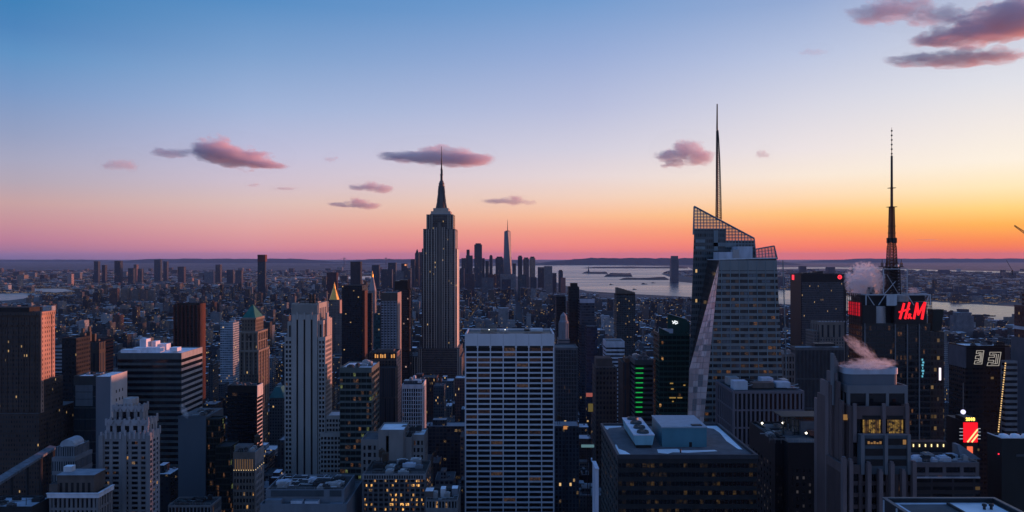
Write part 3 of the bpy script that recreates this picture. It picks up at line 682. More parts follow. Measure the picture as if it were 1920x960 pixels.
with b.part('side_screen', [plain('dark_green_screen', (.03, .045, .045), .4)]) as m: m.frustum(X(1756), X(1773), d + 6, d + 12, Z(622), X(1757), X(1777), d + 5, d + 12, Z(581))
# mast base cage and broadcast mast
my_ = d + 13; mx_ = wx(1672, my_); mf = lambda py: wz(py, my_); mX = lambda px: wx(px, my_)
with b.part('mast_cage', [WS]) as m:
    for yy in (d + 4, d + 20):
        zz0, zz1 = wz(552, d), wz(504.5, d)
        for px in (1661.5, 1706): m.bar((X(px), yy, zz0), (X(px), yy, zz1), .36, 4)
        m.bar((X(1661), yy, zz1), (X(1706.5), yy, zz1), .36, 4)
    for px in (1661.5, 1706): m.bar((X(px), d + 4, zz1), (X(px), d + 20, zz1), .36, 4)
    m.bar((X(1663), d + 4, zz0), (X(1684), d + 4, wz(528, d)), .28, 4); m.bar((X(1690), d + 4, zz0), (X(1668), d + 4, wz(515, d)), .2, 4)
MA = plain('mast_steel', (.07, .06, .06), .6, .2); MO = plain('mast_orange', (.3, .11, .06), .6)
def lattice(m, x, yy, w0, w1, z0, z1, n_, r=.2, mi=0):
    for k in range(n_):
        a, c = k / n_, (k + 1) / n_; wa, wc = (w0 + (w1 - w0) * a) / 2, (w0 + (w1 - w0) * c) / 2; za, zc = z0 + (z1 - z0) * a, z0 + (z1 - z0) * c
        A = [(x + i * wa, yy + j * wa, za) for i, j in ((-1, -1), (1, -1), (1, 1), (-1, 1))]; C = [(x + i * wc, yy + j * wc, zc) for i, j in ((-1, -1), (1, -1), (1, 1), (-1, 1))]
        for i in range(4): m.bar(A[i], C[i], r, 4, mi); m.bar(A[i], C[(i + 1) % 4], r * .6, 3, mi); m.bar(A[(i + 1) % 4], C[i], r * .6, 3, mi); m.bar(C[i], C[(i + 1) % 4], r * .6, 3, mi)
u = my_ / F
with b.part('broadcast_mast', [MA, MO]) as m:
    lattice(m, mx_, my_, 22 * u, 20 * u, mf(552), mf(500), 9, .42); lattice(m, mx_, my_, 13 * u, 13 * u, mf(552), mf(500), 9, .4)
    for k in range(10): m.box(mx_ - (6 + k % 3) * u, mx_ + (5 + k % 4) * u, my_ - 2, my_ + 2, mf(548 - k * 4.6), mf(545 - k * 4.6), bottom=True)
    m.box(mx_ - 18 * u, mx_ + 18 * u, my_ - 10 * u, my_ + 18 * u, mf(501), mf(499.6), bottom=True)
    for k in range(12): t_ = k * math.pi / 6; m.bar((mx_ + 18 * u * math.cos(t_), my_ + 18 * u * math.sin(t_), mf(500)), (mx_ + 18 * u * math.cos(t_), my_ + 18 * u * math.sin(t_), mf(492.5 if k % 3 else 486)), .25, 4)
    m.lathe(mx_, my_, [(18 * u, mf(493.5)), (18 * u, mf(493))], 12)
    lattice(m, mx_, my_, 14 * u, 11.5 * u, mf(499), mf(462), 7, .36, 1); lattice(m, mx_, my_, 11 * u, 8.5 * u, mf(462), mf(450), 3, .3, 1)
    for k in range(8): t_ = k * math.pi / 4; x, yy = mx_ + 6.5 * u * math.cos(t_), my_ + 6.5 * u * math.sin(t_); m.box(x - .8, x + .8, yy - .8, yy + .8, mf(456 - k % 3), mf(447 - k % 2), bottom=True)
    lattice(m, mx_, my_, 8.5 * u, 6.5 * u, mf(450), mf(388), 14, .34, 1); m.bar((mx_, my_, mf(450)), (mx_, my_, mf(388)), 2 * u, 8, 1)
    for py, w in ((388, 7), (352.5, 5.5), (424, 5.5), (437, 5.5)): m.box(mx_ - w * u, mx_ + w * u, my_ - w * u, my_ + w * u, mf(py + .5), mf(py - .5), bottom=True)
    m.bar((mx_, my_, mf(388)), (mx_, my_, mf(352)), 2.6 * u, 8, 1, 2.4 * u); m.bar((mx_, my_, mf(352)), (mx_, my_, mf(292)), 2.2 * u, 8, 0, 2.0 * u)
    m.bar((mx_, my_, mf(292)), (mx_, my_, mf(239)), .7 * u, 6, 0, .35 * u)
    for k in range(6): m.lathe(mx_, my_, [(.6 * u, mf(290 - k * 8.6)), (1.7 * u, mf(289 - k * 8.6)), (1.7 * u, mf(287.5 - k * 8.6)), (.6 * u, mf(286.5 - k * 8.6))], 8)
with b.part('mast_dish', [plain('dish_white', (.6, .6, .62), .5)]) as m: m.lathe(mx_ + 4 * u, my_ - 12 * u, [(0, mf(501)), (3 * u, mf(499.5)), (3 * u, mf(496.5)), (0, mf(494))], 10)
with b.part('dark_tank', [DK]) as m: m.lathe(X(1649), d + 14, [(2.6, zt - 1), (2.9, zt + 1.5), (2.4, zt + 4.5), (0, zt + 5.4)], 14)
b.done()
# ---------------------------------------------------------------- left side of the picture
def caps(b, s, names=None): pass
# brick tower at the left edge, its right side in the last sun
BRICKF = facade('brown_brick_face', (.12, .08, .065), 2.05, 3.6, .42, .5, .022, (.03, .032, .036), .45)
BRICKR = facade('sunlit_brick_side', (.46, .27, .2), 2.6, 3.6, .36, .5, .0, (.06, .05, .05), .3)  # side brick: lighter copy of the front, sunset light put into its colour
d = 620
b = Bld('brick_skyscraper', 'massive dark brick tower whose right side glows orange in the sunset', 'skyscraper', -60, 75, d, 880)
b.x0, b.x1 = wx(-60, d), wx(75, d)
x0, x1, y0, y1 = b.rect(-60, 75, d, xfar=100); z1 = wz(586, d)
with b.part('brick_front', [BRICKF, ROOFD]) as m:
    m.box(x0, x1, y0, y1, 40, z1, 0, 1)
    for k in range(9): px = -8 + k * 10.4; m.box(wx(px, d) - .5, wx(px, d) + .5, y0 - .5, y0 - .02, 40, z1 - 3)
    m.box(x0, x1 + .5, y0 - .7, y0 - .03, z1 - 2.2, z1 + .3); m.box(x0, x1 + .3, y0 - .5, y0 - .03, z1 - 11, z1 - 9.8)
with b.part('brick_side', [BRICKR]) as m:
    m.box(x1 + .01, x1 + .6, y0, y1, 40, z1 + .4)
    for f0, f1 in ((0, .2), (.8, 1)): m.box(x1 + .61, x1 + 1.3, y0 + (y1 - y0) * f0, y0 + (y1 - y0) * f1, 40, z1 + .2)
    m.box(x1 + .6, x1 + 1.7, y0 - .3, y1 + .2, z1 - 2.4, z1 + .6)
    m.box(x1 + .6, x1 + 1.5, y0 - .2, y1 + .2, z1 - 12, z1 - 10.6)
b.rects.append((x0, x1, y0, y1))
b.block('penthouse', -40, 55, 588, 576.5, d + 6, 14, plain('brown_dark', (.06, .05, .05), .9))
b.tier(-60, 73, 776, d - 8, 60, st=BRICKF, z0=0); b.tier(-60, 83, 712, d + 3, 26, st=BRICKF)
b.tier(-60, 92, 790, d + 2, 34, st=BRICKF)
b.done()
# glass tower with a blank concrete end wall
d = 640
b = Bld('glass_tower', 'dark glass tower with a blank pale end wall tinted pink', 'office tower', 138, 208, d, 880)
st = dict(nb=4, ns=1, fh=9.2, pf=.03, sf=.1, wall=plain('teal_panel', (.05, .075, .085), .35, .2), lit=0, rel=.3, top=8, glass=plain('teal_glass', (.02, .035, .045), .15, .1, .3, .3))
s = b.tier(138, 180, 705, d, 24, st=st, roof=SNOW)
CONC = plain('shaded_concrete', (.25, .28, .33), .8, 0, .12, .06); CONP = plain('sunlit_concrete', (.5, .47, .48), .8, 0, .1, .06)  # one concrete in two tones: shade and sunlight put into the colours
with b.part('end_wall', [CONC, SNOW, CONP, RECESS]) as m:
    x0, x1, y0, y1 = b.rect(180.2, 207.5, d, xfar=237); zt = wz(705, d); m.box(x0, x1, y0 - .4, y1, 0, zt - .4, 0, 1)
    m.box(x1 + .01, x1 + .7, y0 - .4, y1, 0, zt + .3, 2)
    for j in range(3):
        for k in range(5): y = y0 + 7 + j * 5.2; m.box(x1 + .69, x1 + .78, y, y + 1.5, zt - 15 - k * 7, zt - 12.6 - k * 7, 3)
with b.part('light_panel', [plain('pale_louvre', (.13, .18, .22), .6)]) as m:
    for k in range(3): m.box(wx(141.5, d), wx(174, d), d - .12, d + .3, wz(734.5 + k * 13.4, d), wz(722 + k * 13.4, d), bottom=True)
b.rects.append((x0, x1, y0, y1)); b.clutter(wx(142, d), wx(200, d), d + 2, d + 22, zt - 1.2, 5, hmax=2, seed=3); b.done()
# gothic crowned stone tower
d = 450
STN = plain('grey_stone', (.36, .35, .36), .85, 0, .25, .15); STL = plain('light_stone', (.42, .40, .42), .85, 0, .2, .15)
b = Bld('art_deco_tower', 'grey stone tower with scalloped stepped crown and a round water tank', 'tower block', 190, 278, d, 960)
st = dict(nb=5, ns=3, fh=9.4 * d / F, pf=.34, sf=.40, wall=STN, swall=STL, lit=.06, lits=LITS, rel=.6, top=4.5, sr=.8, pane=2)
s = b.tier(190, 279, 813, d, xfar=300, st=st, roof=ROOFD)
st2 = dict(st, nb=5, ns=3, fh=4.2, pf=.45, sf=.3, top=3.2, lit=.03)
s2 = b.tier(199, 277, 788, d + 2.5, xfar=295, z0=s[4] - 2, st=dict(st2, fh=5.5, wall=STL), roof=ROOFD)
s3 = b.tier(212, 268, 762, d + 5, xfar=277.5, z0=s2[4] - 2, st=dict(st2, nb=4, fh=6, wall=STN), roof=ROOFD)
for (q, nn) in ((s, 10), (s2, 9), (s3, 8)):
    for k in range(nn + 1):
        x = q[0] + (q[1] - q[0]) * k / nn
        with b.part('finial', [STL]) as m: m.box(x - .55, x + .55, q[2] - .3, q[2] + .5, q[4] - 3, q[4] + .9 + .9 * (k % 2))
    for k in range(1, 4):
        y = q[2] + (q[3] - q[2]) * k / 3
        with b.part('finial', [STL]) as m: m.box(q[1] - .5, q[1] + .35, y - .5, y + .5, q[4] - 3, q[4] + .8 + .8 * (k % 2))
for q, nn in ((s3, 4), (s2, 5)):
    with b.part('scalloped_parapet', [STL]) as m:
        for k in range(nn * 8):
            u0, u1 = k / 8 / nn, (k + 1) / 8 / nn; h = lambda u: q[4] - 2.6 * abs(math.sin(math.pi * u * nn)) - .02; W_ = q[1] - q[0]
            P_ = [(q[0] + W_ * u0, q[2] - .5, h(u0)), (q[0] + W_ * u1, q[2] - .5, h(u1)), (q[0] + W_ * u1, q[2] - .5, q[4] + .2), (q[0] + W_ * u0, q[2] - .5, q[4] + .2)]; Q_ = [(a, c + .45, e) for a, c, e in P_]
            m.poly(P_); m.poly(Q_[::-1]); m.poly([P_[0], Q_[0], Q_[1], P_[1]]); m.poly([P_[3], P_[2], Q_[2], Q_[3]])
with b.part('water_tank', [plain('tank_pale', (.42, .40, .40), .8, 0, .3, .3), ROOFD]) as m:
    x, y = wx(245.5, d + 10), d + 10; r = 13.4 * (d + 10) / F; z0, z1 = wz(756, d + 10), wz(745.5, d + 10); m.lathe(x, y, [(r, s3[4] - 4), (r * .9, z0), (r, z0), (r, z1), (r * .92, z1), (r * .92, z1 - .4)], 24)
with b.part('corner_pier', [STN]) as m:
    for px in (190, 234, 278): m.box(wx(px, d) - 1.2, wx(px, d) + 1.2, d - .8, d - .01, 0, s[4] - 1)
b.done()
# banded office block
d = 690
BANDL = plain('sunlit_band', (.40, .40, .42), .7); BANDD = plain('band_teal', (.14, .18, .19), .6)  # side bands are a lighter copy, with sunlight put into the colour
b = Bld('banded_office_block', 'wide office block with dark horizontal bands and a white roof plant', 'office block', 220, 340, d, 860)
st = dict(nb=6, ns=5, fh=11.2 * d / F, pf=.0, sf=.42, wall=BANDD, swall=BANDL, lit=.0, rel=.6, top=5.5, cw=.3, pane=1, sr=1.0)
s = b.tier(220, 340, 662, d, xfar=380, st=st, roof=SNOW, par=.8)
WP = plain('white_plant', (.62, .63, .68), .7)
for (xl, xr, ya, yb, dd) in ((250, 300, 662, 652, 8), (262, 274, 653, 636, 14), (284, 292, 655, 640, 20), (226, 262, 663, 656, 5), (318, 332, 659, 652, 10), (290, 312, 658, 645, 26)):
    b.block('roof_plant', xl, xr, ya, yb, d + dd, 9, WP, SNOW)
b.done()
# black slab with a striped end wall
d = 640
b = Bld('black_slab', 'black glass slab with a white striped narrow end', 'office tower', 426, 482, d, 840)
st = dict(nb=6, ns=1, fh=7.4 * d / F, pf=.05, sf=.3, wall=plain('near_black', (.012, .012, .014), .4), swall=plain('white_band', (.52, .52, .54), .8), lit=.012, rel=.4, top=6, cw=.2)
s = b.tier(426, 482, 723, d, xfar=492.5, st=st, roof=ROOFD); b.clutter(s[0], s[1], s[2], s[3], s[4] - 1, 5, (METAL, ROOFG), 2.2, 4)
with b.part('white_corner', [plain('white_band', (.5, .5, .5))]) as m: m.box(s[1] + .01, s[1] + .35, s[2], s[3], s[4] - 9.5, s[4] - .1)
b.done()
# blank concrete wall building with lit glass side
d = 560
b = Bld('blank_wall_building', 'plain blue grey concrete wall building with a lit glass flank', 'office building', 334, 386, d, 900)
with b.part('concrete_wall', [plain('slate_concrete', (.14, .18, .22), .8, 0, .12, .05), ROOFG]) as m:
    z = wz(782, d); m.box(wx(334, d), wx(386, d), d, d + 34, 0, z, 0, 1); m.box(wx(349, d), wx(386, d), d - .5, d - .01, 0, z - .2, 0); m.box(wx(334, d), wx(386, d), d - .2, d + .4, z, z + .8)
st = dict(nb=4, ns=3, fh=4.3, pf=.08, sf=.22, wall=plain('dark_green_frame', (.03, .04, .035), .5), lit=.14, lits=[room('lit_green', (.75, .9, .3), .1), LITS[1], LITS[3], LITS[3]], rel=.3, top=1.2, pane=2, glass=plain('green_glass', (.02, .03, .028), .12))
s = b.tier(386.5, 413, 785, d + 1, xfar=423, st=st, roof=ROOFD)
b.rects.append((wx(334, d), wx(386, d), d, d + 34)); b.clutter(wx(340, d), wx(384, d), d + 3, d + 30, z, 7, hmax=2, seed=9)
s = b.tier(404, 432, 837, d - 12, xfar=448, st=dict(st, nb=4, lit=.16), roof=ROOFD); b.done()
# loggia building
d = 500
b = Bld('loggia_building', 'old beige building with a lit row of columns under its flat roof', 'office building', 437, 478, d, 960)
st = dict(nb=7, ns=6, fh=12.2 * d / F, pf=.4, sf=.4, wall=plain('warm_stone', (.25, .21, .18), .85), swall=plain('warm_stone_light', (.40, .37, .36), .85), lit=.03, rel=.5, top=26 * d / F)
s = b.tier(437, 478, 848, d, xfar=495, st=st, roof=ROOFG)
with b.part('lit_loggia', [glow('loggia_light', (1, .55, .25), .10), plain('warm_stone', (.25, .21, .18)), glow('loggia_lamp', (1, .7, .35), 1.0)]) as m:
    za, zb_ = wz(881, d), wz(861, d); m.box(s[0] + .8, s[1] - .8, d - .03, d + .3, za, zb_)
    for k in range(9): x = s[0] + .8 + (s[1] - s[0] - 1.6) * k / 8; m.box(x - .3, x + .3, d - .5, d - .04, za - .5, zb_ + .4, 1); m.box(x - .2, x + .2, d - .7, d - .51, za - .3, za + .2, 2)
    for k in range(5): y = s[2] + 1 + k * (s[3] - s[2] - 2) / 4; m.box(s[1] + .04, s[1] + .3, y - .2, y + .2, za - .3, za + .2, 2)
b.block('roof_house', 440, 470, 849, 836, d + 10, 7, plain('roof_house_grey', (.3, .3, .31)), ROOFG); b.clutter(s[0], s[1], s[2], s[3], s[4] - 1, 5, hmax=3, seed=12, tank=1)
b.done()
# cornice building at the bottom left
d = 420
b = Bld('cornice_building', 'low stone building with a white cornice and brown penthouse', 'office building', 92, 184, d, 960)
st = dict(nb=11, ns=5, fh=6.5, pf=.5, sf=.2, wall=plain('stone_piers', (.33, .32, .33), .85), lit=.0, rel=.6, top=9 * d / F)
s = b.tier(92, 184, 925, d, xfar=211, st=st, roof=ROOFD)
with b.part('cornice', [plain('white_cornice', (.60, .62, .68), .7)]) as m:
    m.box(s[0] - .6, s[1] + .9, d - 1, d - .02, s[4] - 2.2, s[4] - .1); m.box(s[1] + .02, s[1] + .9, d, s[3], s[4] - 2.2, s[4] - .1); m.box(s[0] - .9, s[1] + 1.2, d - 1.3, d - .2, s[4] - .09, s[4] + .4); m.box(s[1] - .2, s[1] + 1.2, d - .19, s[3], s[4] - .09, s[4] + .4)
BRW = plain('brown_stone', (.20, .165, .15), .85)
with b.part('penthouse', [BRW, plain('blue_grey_roof', (.32, .36, .42), .7), RECESS]) as m:
    dd = d + 4; m.box(wx(107, dd), wx(176, dd), dd, dd + 12, s[4] - 2, wz(893, dd), 0, 1)
    m.box(wx(106, dd), wx(177.5, dd), dd - .5, dd + 12.5, wz(893, dd), wz(890.5, dd), 0, 1)
    for k in range(6): m.box(wx(112 + k * 10.5, dd), wx(117 + k * 10.5, dd), dd - .06, dd + .2, s[4] - 1, wz(905, dd), 2)
b.block('stair_house', 119, 134, 891, 875, d + 10, 4, plain('white_hut', (.5, .52, .55)), SNOW); b.block('side_wing', 92, 108, 925, 908, d + 3, 8, BRW, ROOFD); b.done()
# dark roofs in the bottom left corner
d = 410
b = Bld('flat_roof_building', 'low building with a snowy blue roof and dark wall in the bottom left corner', 'building', -40, 88, d, 960)
s = b.tier(-40, 60, 950, d, xfar=100, st=plain('dark_wall', (.04, .045, .05), .8), roof=plain('snowy_roof', (.34, .38, .44), .8, 0, .6, .08))
for k in range(7): 
    with b.part('roof_post', [DMETAL]) as m: x, y = s[0] + 6 + k * 5, s[2] + 6 + (k % 3) * 8; m.bar((x, y, s[4] - 1), (x, y, s[4] + 2.6), .18, 4)
b.clutter(s[0], s[1], s[2], s[3], s[4] - 1, 6, (ROOFD, DMETAL), 2, 5); b.done()
d = 520
b = Bld('columned_building', 'pale stepped building with a rounded roof beside the dark glass tower', 'building', 97, 137, d, 870)
b.tier(97, 140, 858, d, 22, st=facade('pale_columns', (.3, .32, .35), 1.5, 9, .5, .7, .0), roof=SNOW); s = b.tier(104, 140, 838, d + 3, 18, st=facade('pale_columns', (.3, .32, .35)), roof=SNOW)
with b.part('vault_roof', [plain('zinc_roof', (.36, .4, .45), .6)]) as m:
    n_ = 8; xa, xb = wx(112, d + 5), wx(140, d + 5)
    for k in range(n_):
        t0, t1 = math.pi * k / n_, math.pi * (k + 1) / n_; c_, r_ = (xa + xb) / 2, (xb - xa) / 2
        m.poly([(c_ + r_ * math.cos(t0), d + 5, s[4] + 4.5 * math.sin(t0)), (c_ + r_ * math.cos(t0), d + 17, s[4] + 4.5 * math.sin(t0)), (c_ + r_ * math.cos(t1), d + 17, s[4] + 4.5 * math.sin(t1)), (c_ + r_ * math.cos(t1), d + 5, s[4] + 4.5 * math.sin(t1))])
        m.poly([(c_, d + 5, s[4]), (c_ + r_ * math.cos(t0), d + 5, s[4] + 4.5 * math.sin(t0)), (c_ + r_ * math.cos(t1), d + 5, s[4] + 4.5 * math.sin(t1))])
b.done()
# viaduct with lit strip between the dark blocks
with_road = MB(); A_, C_ = Vector((wx(-12, 470), 470, wz(905, 470))), Vector((wx(100, 610), 610, wz(836, 610))); sv_ = Vector((4, -2.5, 0))
with_road.poly([A_ - sv_, A_ + sv_, C_ + sv_, C_ - sv_]); dn = Vector((0, 0, -1.6)); with_road.poly([A_ + dn + sv_, A_ + sv_, C_ + sv_, C_ + dn + sv_][::-1]); with_road.poly([A_ + dn - sv_, A_ - sv_, C_ - sv_, C_ + dn - sv_]); with_road.poly([A_ + dn - sv_, C_ + dn - sv_, C_ + dn + sv_, A_ + dn + sv_])
va = thing('viaduct', 'sloping pale walkway deck between the dark blocks at lower left', 'viaduct', A_.x, A_.y, 0)
with_road.build('deck', plain('deck_pale', (.26, .29, .33), .8, 0, .6, .3), va)
pm_ = MB()
for k in range(5): p_ = A_.lerp(C_, k / 4); pm_.bar((p_.x, p_.y, 0), (p_.x, p_.y, p_.z - 1.5), 1, 6)
pm_.build('pier', plain('pier_dark', (.06, .06, .065)), va)
# low roof at the bottom, with a cornice grid
d = 470
b = Bld('grid_parapet_building', 'dark flat roof building with a pale gridded attic and small roof lamps', 'building', 315, 396, d, 960)
s = b.tier(315, 396, 947, d, xfar=415, st=dict(nb=12, ns=7, fh=6, pf=.3, sf=.35, wall=plain('attic_stone', (.3, .31, .32)), lit=.03, rel=.4, top=1.4), roof=ROOFD)
b.clutter(s[0], s[1], s[2], s[3], s[4] - 1, 9, (ROOFD, DMETAL), 3, 6)
for px in (342, 353, 366):
    with b.part('roof_lamp', [glow('red_spot', (1, .3, .15), .7)]) as m: m.lathe(wx(px, d + 6), d + 6, [(0, s[4]), (.35, s[4] + .4), (0, s[4] + .8)], 6)
b.done()
# big plant-room roof at the bottom
d = 430
b = Bld('plant_roof_building', 'blue grey concrete building top crowded with ducts and plant rooms', 'building', 497, 640, d, 960)
BC = plain('blue_concrete', (.26, .30, .35), .8, 0, .2, .15)
s = b.tier(488, 650, 945, d, 44, st=BC, roof=ROOFG)
s2 = b.tier(498, 645, 918, d + 6, 30, st=BC, roof=ROOFD, z0=s[4] - 2)
b.block('dark_louvre', 508, 607, 931, 919.5, d + 5.7, 1, plain('louvre_dark', (.10, .13, .155), .7)); b.block('dark_louvre', 618, 640, 931, 919.5, d + 5.7, 1, plain('louvre_dark', (.1, .13, .155)))
for (xl, xr, ya, yb) in ((497, 527, 953, 938), (545, 566, 950, 939), (571, 596, 952, 940), (617, 640, 954, 946)): b.block('roof_plant', xl, xr, ya, yb, d + .6, 4, random.Random(xl).choice([PB, BC, METAL]), BC)
with b.part('pipework', [plain('pipe_pale', (.42, .46, .5), .5)]) as m:
    for k in range(26):
        r = random.Random(k); x, y = wx(505 + r.random() * 125, d + 15), d + 8 + r.random() * 24; z = s2[4] + r.uniform(-.5, 1.4); l_ = r.uniform(2, 9)
        m.bar((x, y, z), (x + (l_ if k % 2 else .3), y + (0 if k % 2 else l_), z), r.uniform(.15, .4), 5)
b.clutter(s2[0], s2[1], s2[2], s2[3], s2[4] - 1, 12, (METAL, PB, ROOFD), 2.6, 8); b.done()
# 500-foot cream tower with three dark stripes
d = 610
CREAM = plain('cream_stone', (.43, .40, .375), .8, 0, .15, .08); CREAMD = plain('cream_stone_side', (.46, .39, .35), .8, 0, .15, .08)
b = Bld('striped_tower', 'cream stone tower with three long dark vertical stripes and an open roof frame', 'skyscraper', 534, 613, d, 905)
s = b.tier(546.5, 596, 569, d + 2, xfar=614, st=CREAM, roof=ROOFD)
stc = dict(nb=2, ns=6, fh=8.7 * d / F, pf=.3, sf=.4, wall=CREAM, swall=CREAMD, lit=.02, rel=.5, top=3, pane=1)
for (xl, xr, top, dd) in ((533.5, 548, 632, 0), (596.2, 610, 632, 0)): b.tier(xl, xr, top, d + dd, 22, st=dict(stc, nb=2), roof=ROOFG)
s_r = b.tier(596.2, 606, 601, d + 1.5, 30, st=dict(stc, nb=1, fh=40), roof=ROOFG); b.tier(539, 548, 603, d + 1.5, 20, st=dict(stc, nb=1, fh=40), roof=ROOFG)
with b.part('front_pier', [CREAM]) as m:
    for xa, xb in ((547.5, 556), (559.4, 569.4), (572.8, 582.8), (586.4, 595.2)): m.box(wx(xa, d), wx(xb, d), d - .6, d + 1.98, 0, wz(597, d))
    m.box(wx(547.2, d), wx(595.6, d), d - .5, d + 1.97, wz(599, d), wz(590, d), bottom=True)
    for px in (557.7, 571.1, 584.6): m.frustum(wx(px - 1.8, d), wx(px + 1.8, d), d - 1, d - .5, wz(600, d), wz(px - .8, d), wx(px + .8, d), d - .9, d - .5, wz(583, d)) if False else m.box(wx(px - 1.6, d), wx(px + 1.6, d), d - 1, d - .5, wz(599, d), wz(585, d), bottom=True)
with b.part('dark_stripe', [plain('stripe_black', (.012, .013, .016), .35)]) as m:
    for xa, xb in ((556, 559.4), (569.4, 572.8), (582.8, 586.4)): m.box(wx(xa, d) + .01, wx(xb, d) - .01, d + 1.0, d + 1.96, 0, wz(599, d))
with b.part('fluting', [CREAM]) as m:
    for k in range(22): px = 547.6 + k * 2.27; m.box(wx(px, d + 2) - .22, wx(px, d + 2) + .22, d + 1.4, d + 1.99, wz(588, d), wz(570, d) - (.8 if k % 2 else 0))
    for k in range(6): y = d + 3 + k * (s[3] - d - 4) / 5; m.box(s[1] + .01, s[1] + .7, y - .8, y + .8, 60, s[4] - (0 if k in (0, 5) else 4))
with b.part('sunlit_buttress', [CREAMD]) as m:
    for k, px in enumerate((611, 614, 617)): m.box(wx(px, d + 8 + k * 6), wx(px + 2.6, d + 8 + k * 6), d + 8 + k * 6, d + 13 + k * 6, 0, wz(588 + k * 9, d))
with b.part('roof_frame', [plain('frame_brown', (.07, .06, .055), .7)]) as m:
    for px in (562, 572, 582): m.bar((wx(px, d + 6), d + 6, s[4] - 1), (wx(px, d + 6), d + 6, wz(561.5, d + 6)), .35, 4)
    m.bar((wx(561.5, d + 6), d + 6, wz(562, d + 6)), (wx(591, d + 6), d + 6, wz(562, d + 6)), .5, 4); m.bar((wx(561.5, d + 6), d + 6, wz(567, d + 6)), (wx(591, d + 6), d + 6, wz(567, d + 6)), .3, 4)
    for px in (581.5, 588): m.box(wx(px - 2, d + 9), wx(px + 2, d + 9), d + 9, d + 11, s[4] - 1, wz(551.5, d + 9))
b.block('roof_house', 562, 596, 570, 565.5, d + 12, 10, CREAM, ROOFD)
stl = dict(stc, nb=5, ns=5, fh=8.7 * d / F, lit=.01)
b.tier(611, 640, 779, d + 1, xfar=650, st=stl, roof=SNOW); b.tier(600, 646, 812, d - 2, xfar=655, st=dict(stl, nb=7), roof=ROOFG); b.done()
# green glass block with lit floors
d = 590
b = Bld('lit_floor_block', 'greenish glass block with scattered lit floors left of the striped column building', 'office block', 637, 697, d, 840)
st = dict(nb=6, ns=4, fh=11.3 * d / F, pf=.05, sf=.36, wall=plain('green_band', (.16, .2, .19), .6), lit=.16, lits=[LITS[1], LITS[3], LITS[3], LITS[3], room('lit_green_dim', (.75, .9, .3), .08)], rel=.4, top=4, pane=2, glass=plain('green_glass', (.02, .03, .028), .12))
s = b.tier(637, 697, 689, d, 34, st=st, roof=SNOW); b.clutter(s[0], s[1], s[2], s[3], s[4] - 1, 7, hmax=3, seed=21); b['x'] if False else None; b.done()
# brown tower with lit attic
d = 800
b = Bld('lit_attic_tower', 'dark brown brick tower with glowing windows under its roofline', 'tower block', 692, 743, d, 800)
BRF = facade('dark_brown_vertical', (.10, .07, .06), 3.2, 3.6, .55, .8, .01, (.015, .016, .02), .3); BRS = plain('sunlit_brick', (.42, .25, .22), .85, 0, .2, .1)
s = b.tier(692, 743, 661, d, xfar=751, st=BRF, roof=ROOFD)
with b.part('sunlit_side', [facade('sunlit_brown_brick', (.42, .25, .22), 3, 3.6, .4, .5, 0)]) as m: m.box(s[1] + .01, s[1] + .6, s[2], s[3], 0, s[4] + .3)  # right face: brown brick brightened to pink, sunset light in the colour
with b.part('lit_attic', [glow('attic_glow', (1, .45, .12), .75), BRW]) as m:
    for k, px in enumerate((704, 708, 714, 717.5, 722, 734.5, 739)): m.box(wx(px - 1.2, d), wx(px + 1.2, d), d - .2, d + .1, wz(671, d), wz(664 + (k % 2), d), 0, bottom=True)
    m.box(s[0], s[1], d - .8, d - .01, wz(676, d), wz(674, d), 1)
b.block('roof_house', 706, 738, 662, 656, d + 8, 12, BRW, ROOFD)
b.tier(708, 741, 690, d - 20, 18, st=facade('dark_fluted', (.06, .05, .05), 2.2, 30, .5, .95, .0), roof=ROOFD); b.done()
# white column building
d = 650
b = Bld('white_column_block', 'white tower block of slim vertical columns with a hooded roof', 'tower block', 753, 792, d, 815)
WC = plain('white_columns', (.55, .55, .58), .7)
s = b.tier(753.5, 792, 721, d, xfar=799, st=dict(nb=9, ns=5, fh=7.6 * d / F, pf=.34, sf=.18, wall=WC, lit=.012, rel=.6, top=3.5, sr=.5), roof=ROOFD)
b.block('roof_hood', 757, 787, 724, 714, d + 4, 9, plain('hood_dark', (.12, .14, .17)), METAL); b.clutter(s[0], s[1], s[2], s[3], s[4] + 1, 4, (WP, METAL), 3.5, 31); b.done()
# beige H-plan building
d = 520
BE = plain('beige_stone', (.36, .335, .32), .85, 0, .25, .12)
b = Bld('beige_building', 'beige stone building with a blank raised centre block', 'office building', 677, 758, d, 880)
stb = dict(nb=8, ns=3, fh=13.5 * d / F, pf=.42, sf=.4, wall=BE, lit=.07, rel=.4, top=4, pane=2)
s = b.tier(677, 709, 824, d, 24, st=dict(stb, nb=3), roof=ROOFG); s = b.tier(709.2, 758, 806, d - 2, 24, st=dict(stb, nb=2, pf=.8), roof=SNOW)
with b.part('blank_front', [BE]) as m: m.box(wx(731, d), wx(757, d), d - 2.8, d - 2.02, wz(868, d), wz(808, d), bottom=True)
s = b.tier(758.5, 772, 820, d, 20, st=BE, roof=ROOFD); s = b.tier(772.5, 796, 815, d + 2, 20, st=dict(stb, nb=3), roof=SNOW); b.clutter(s[0] - 14, s[1], s[2], s[3], s[4], 4, seed=33); b.done()
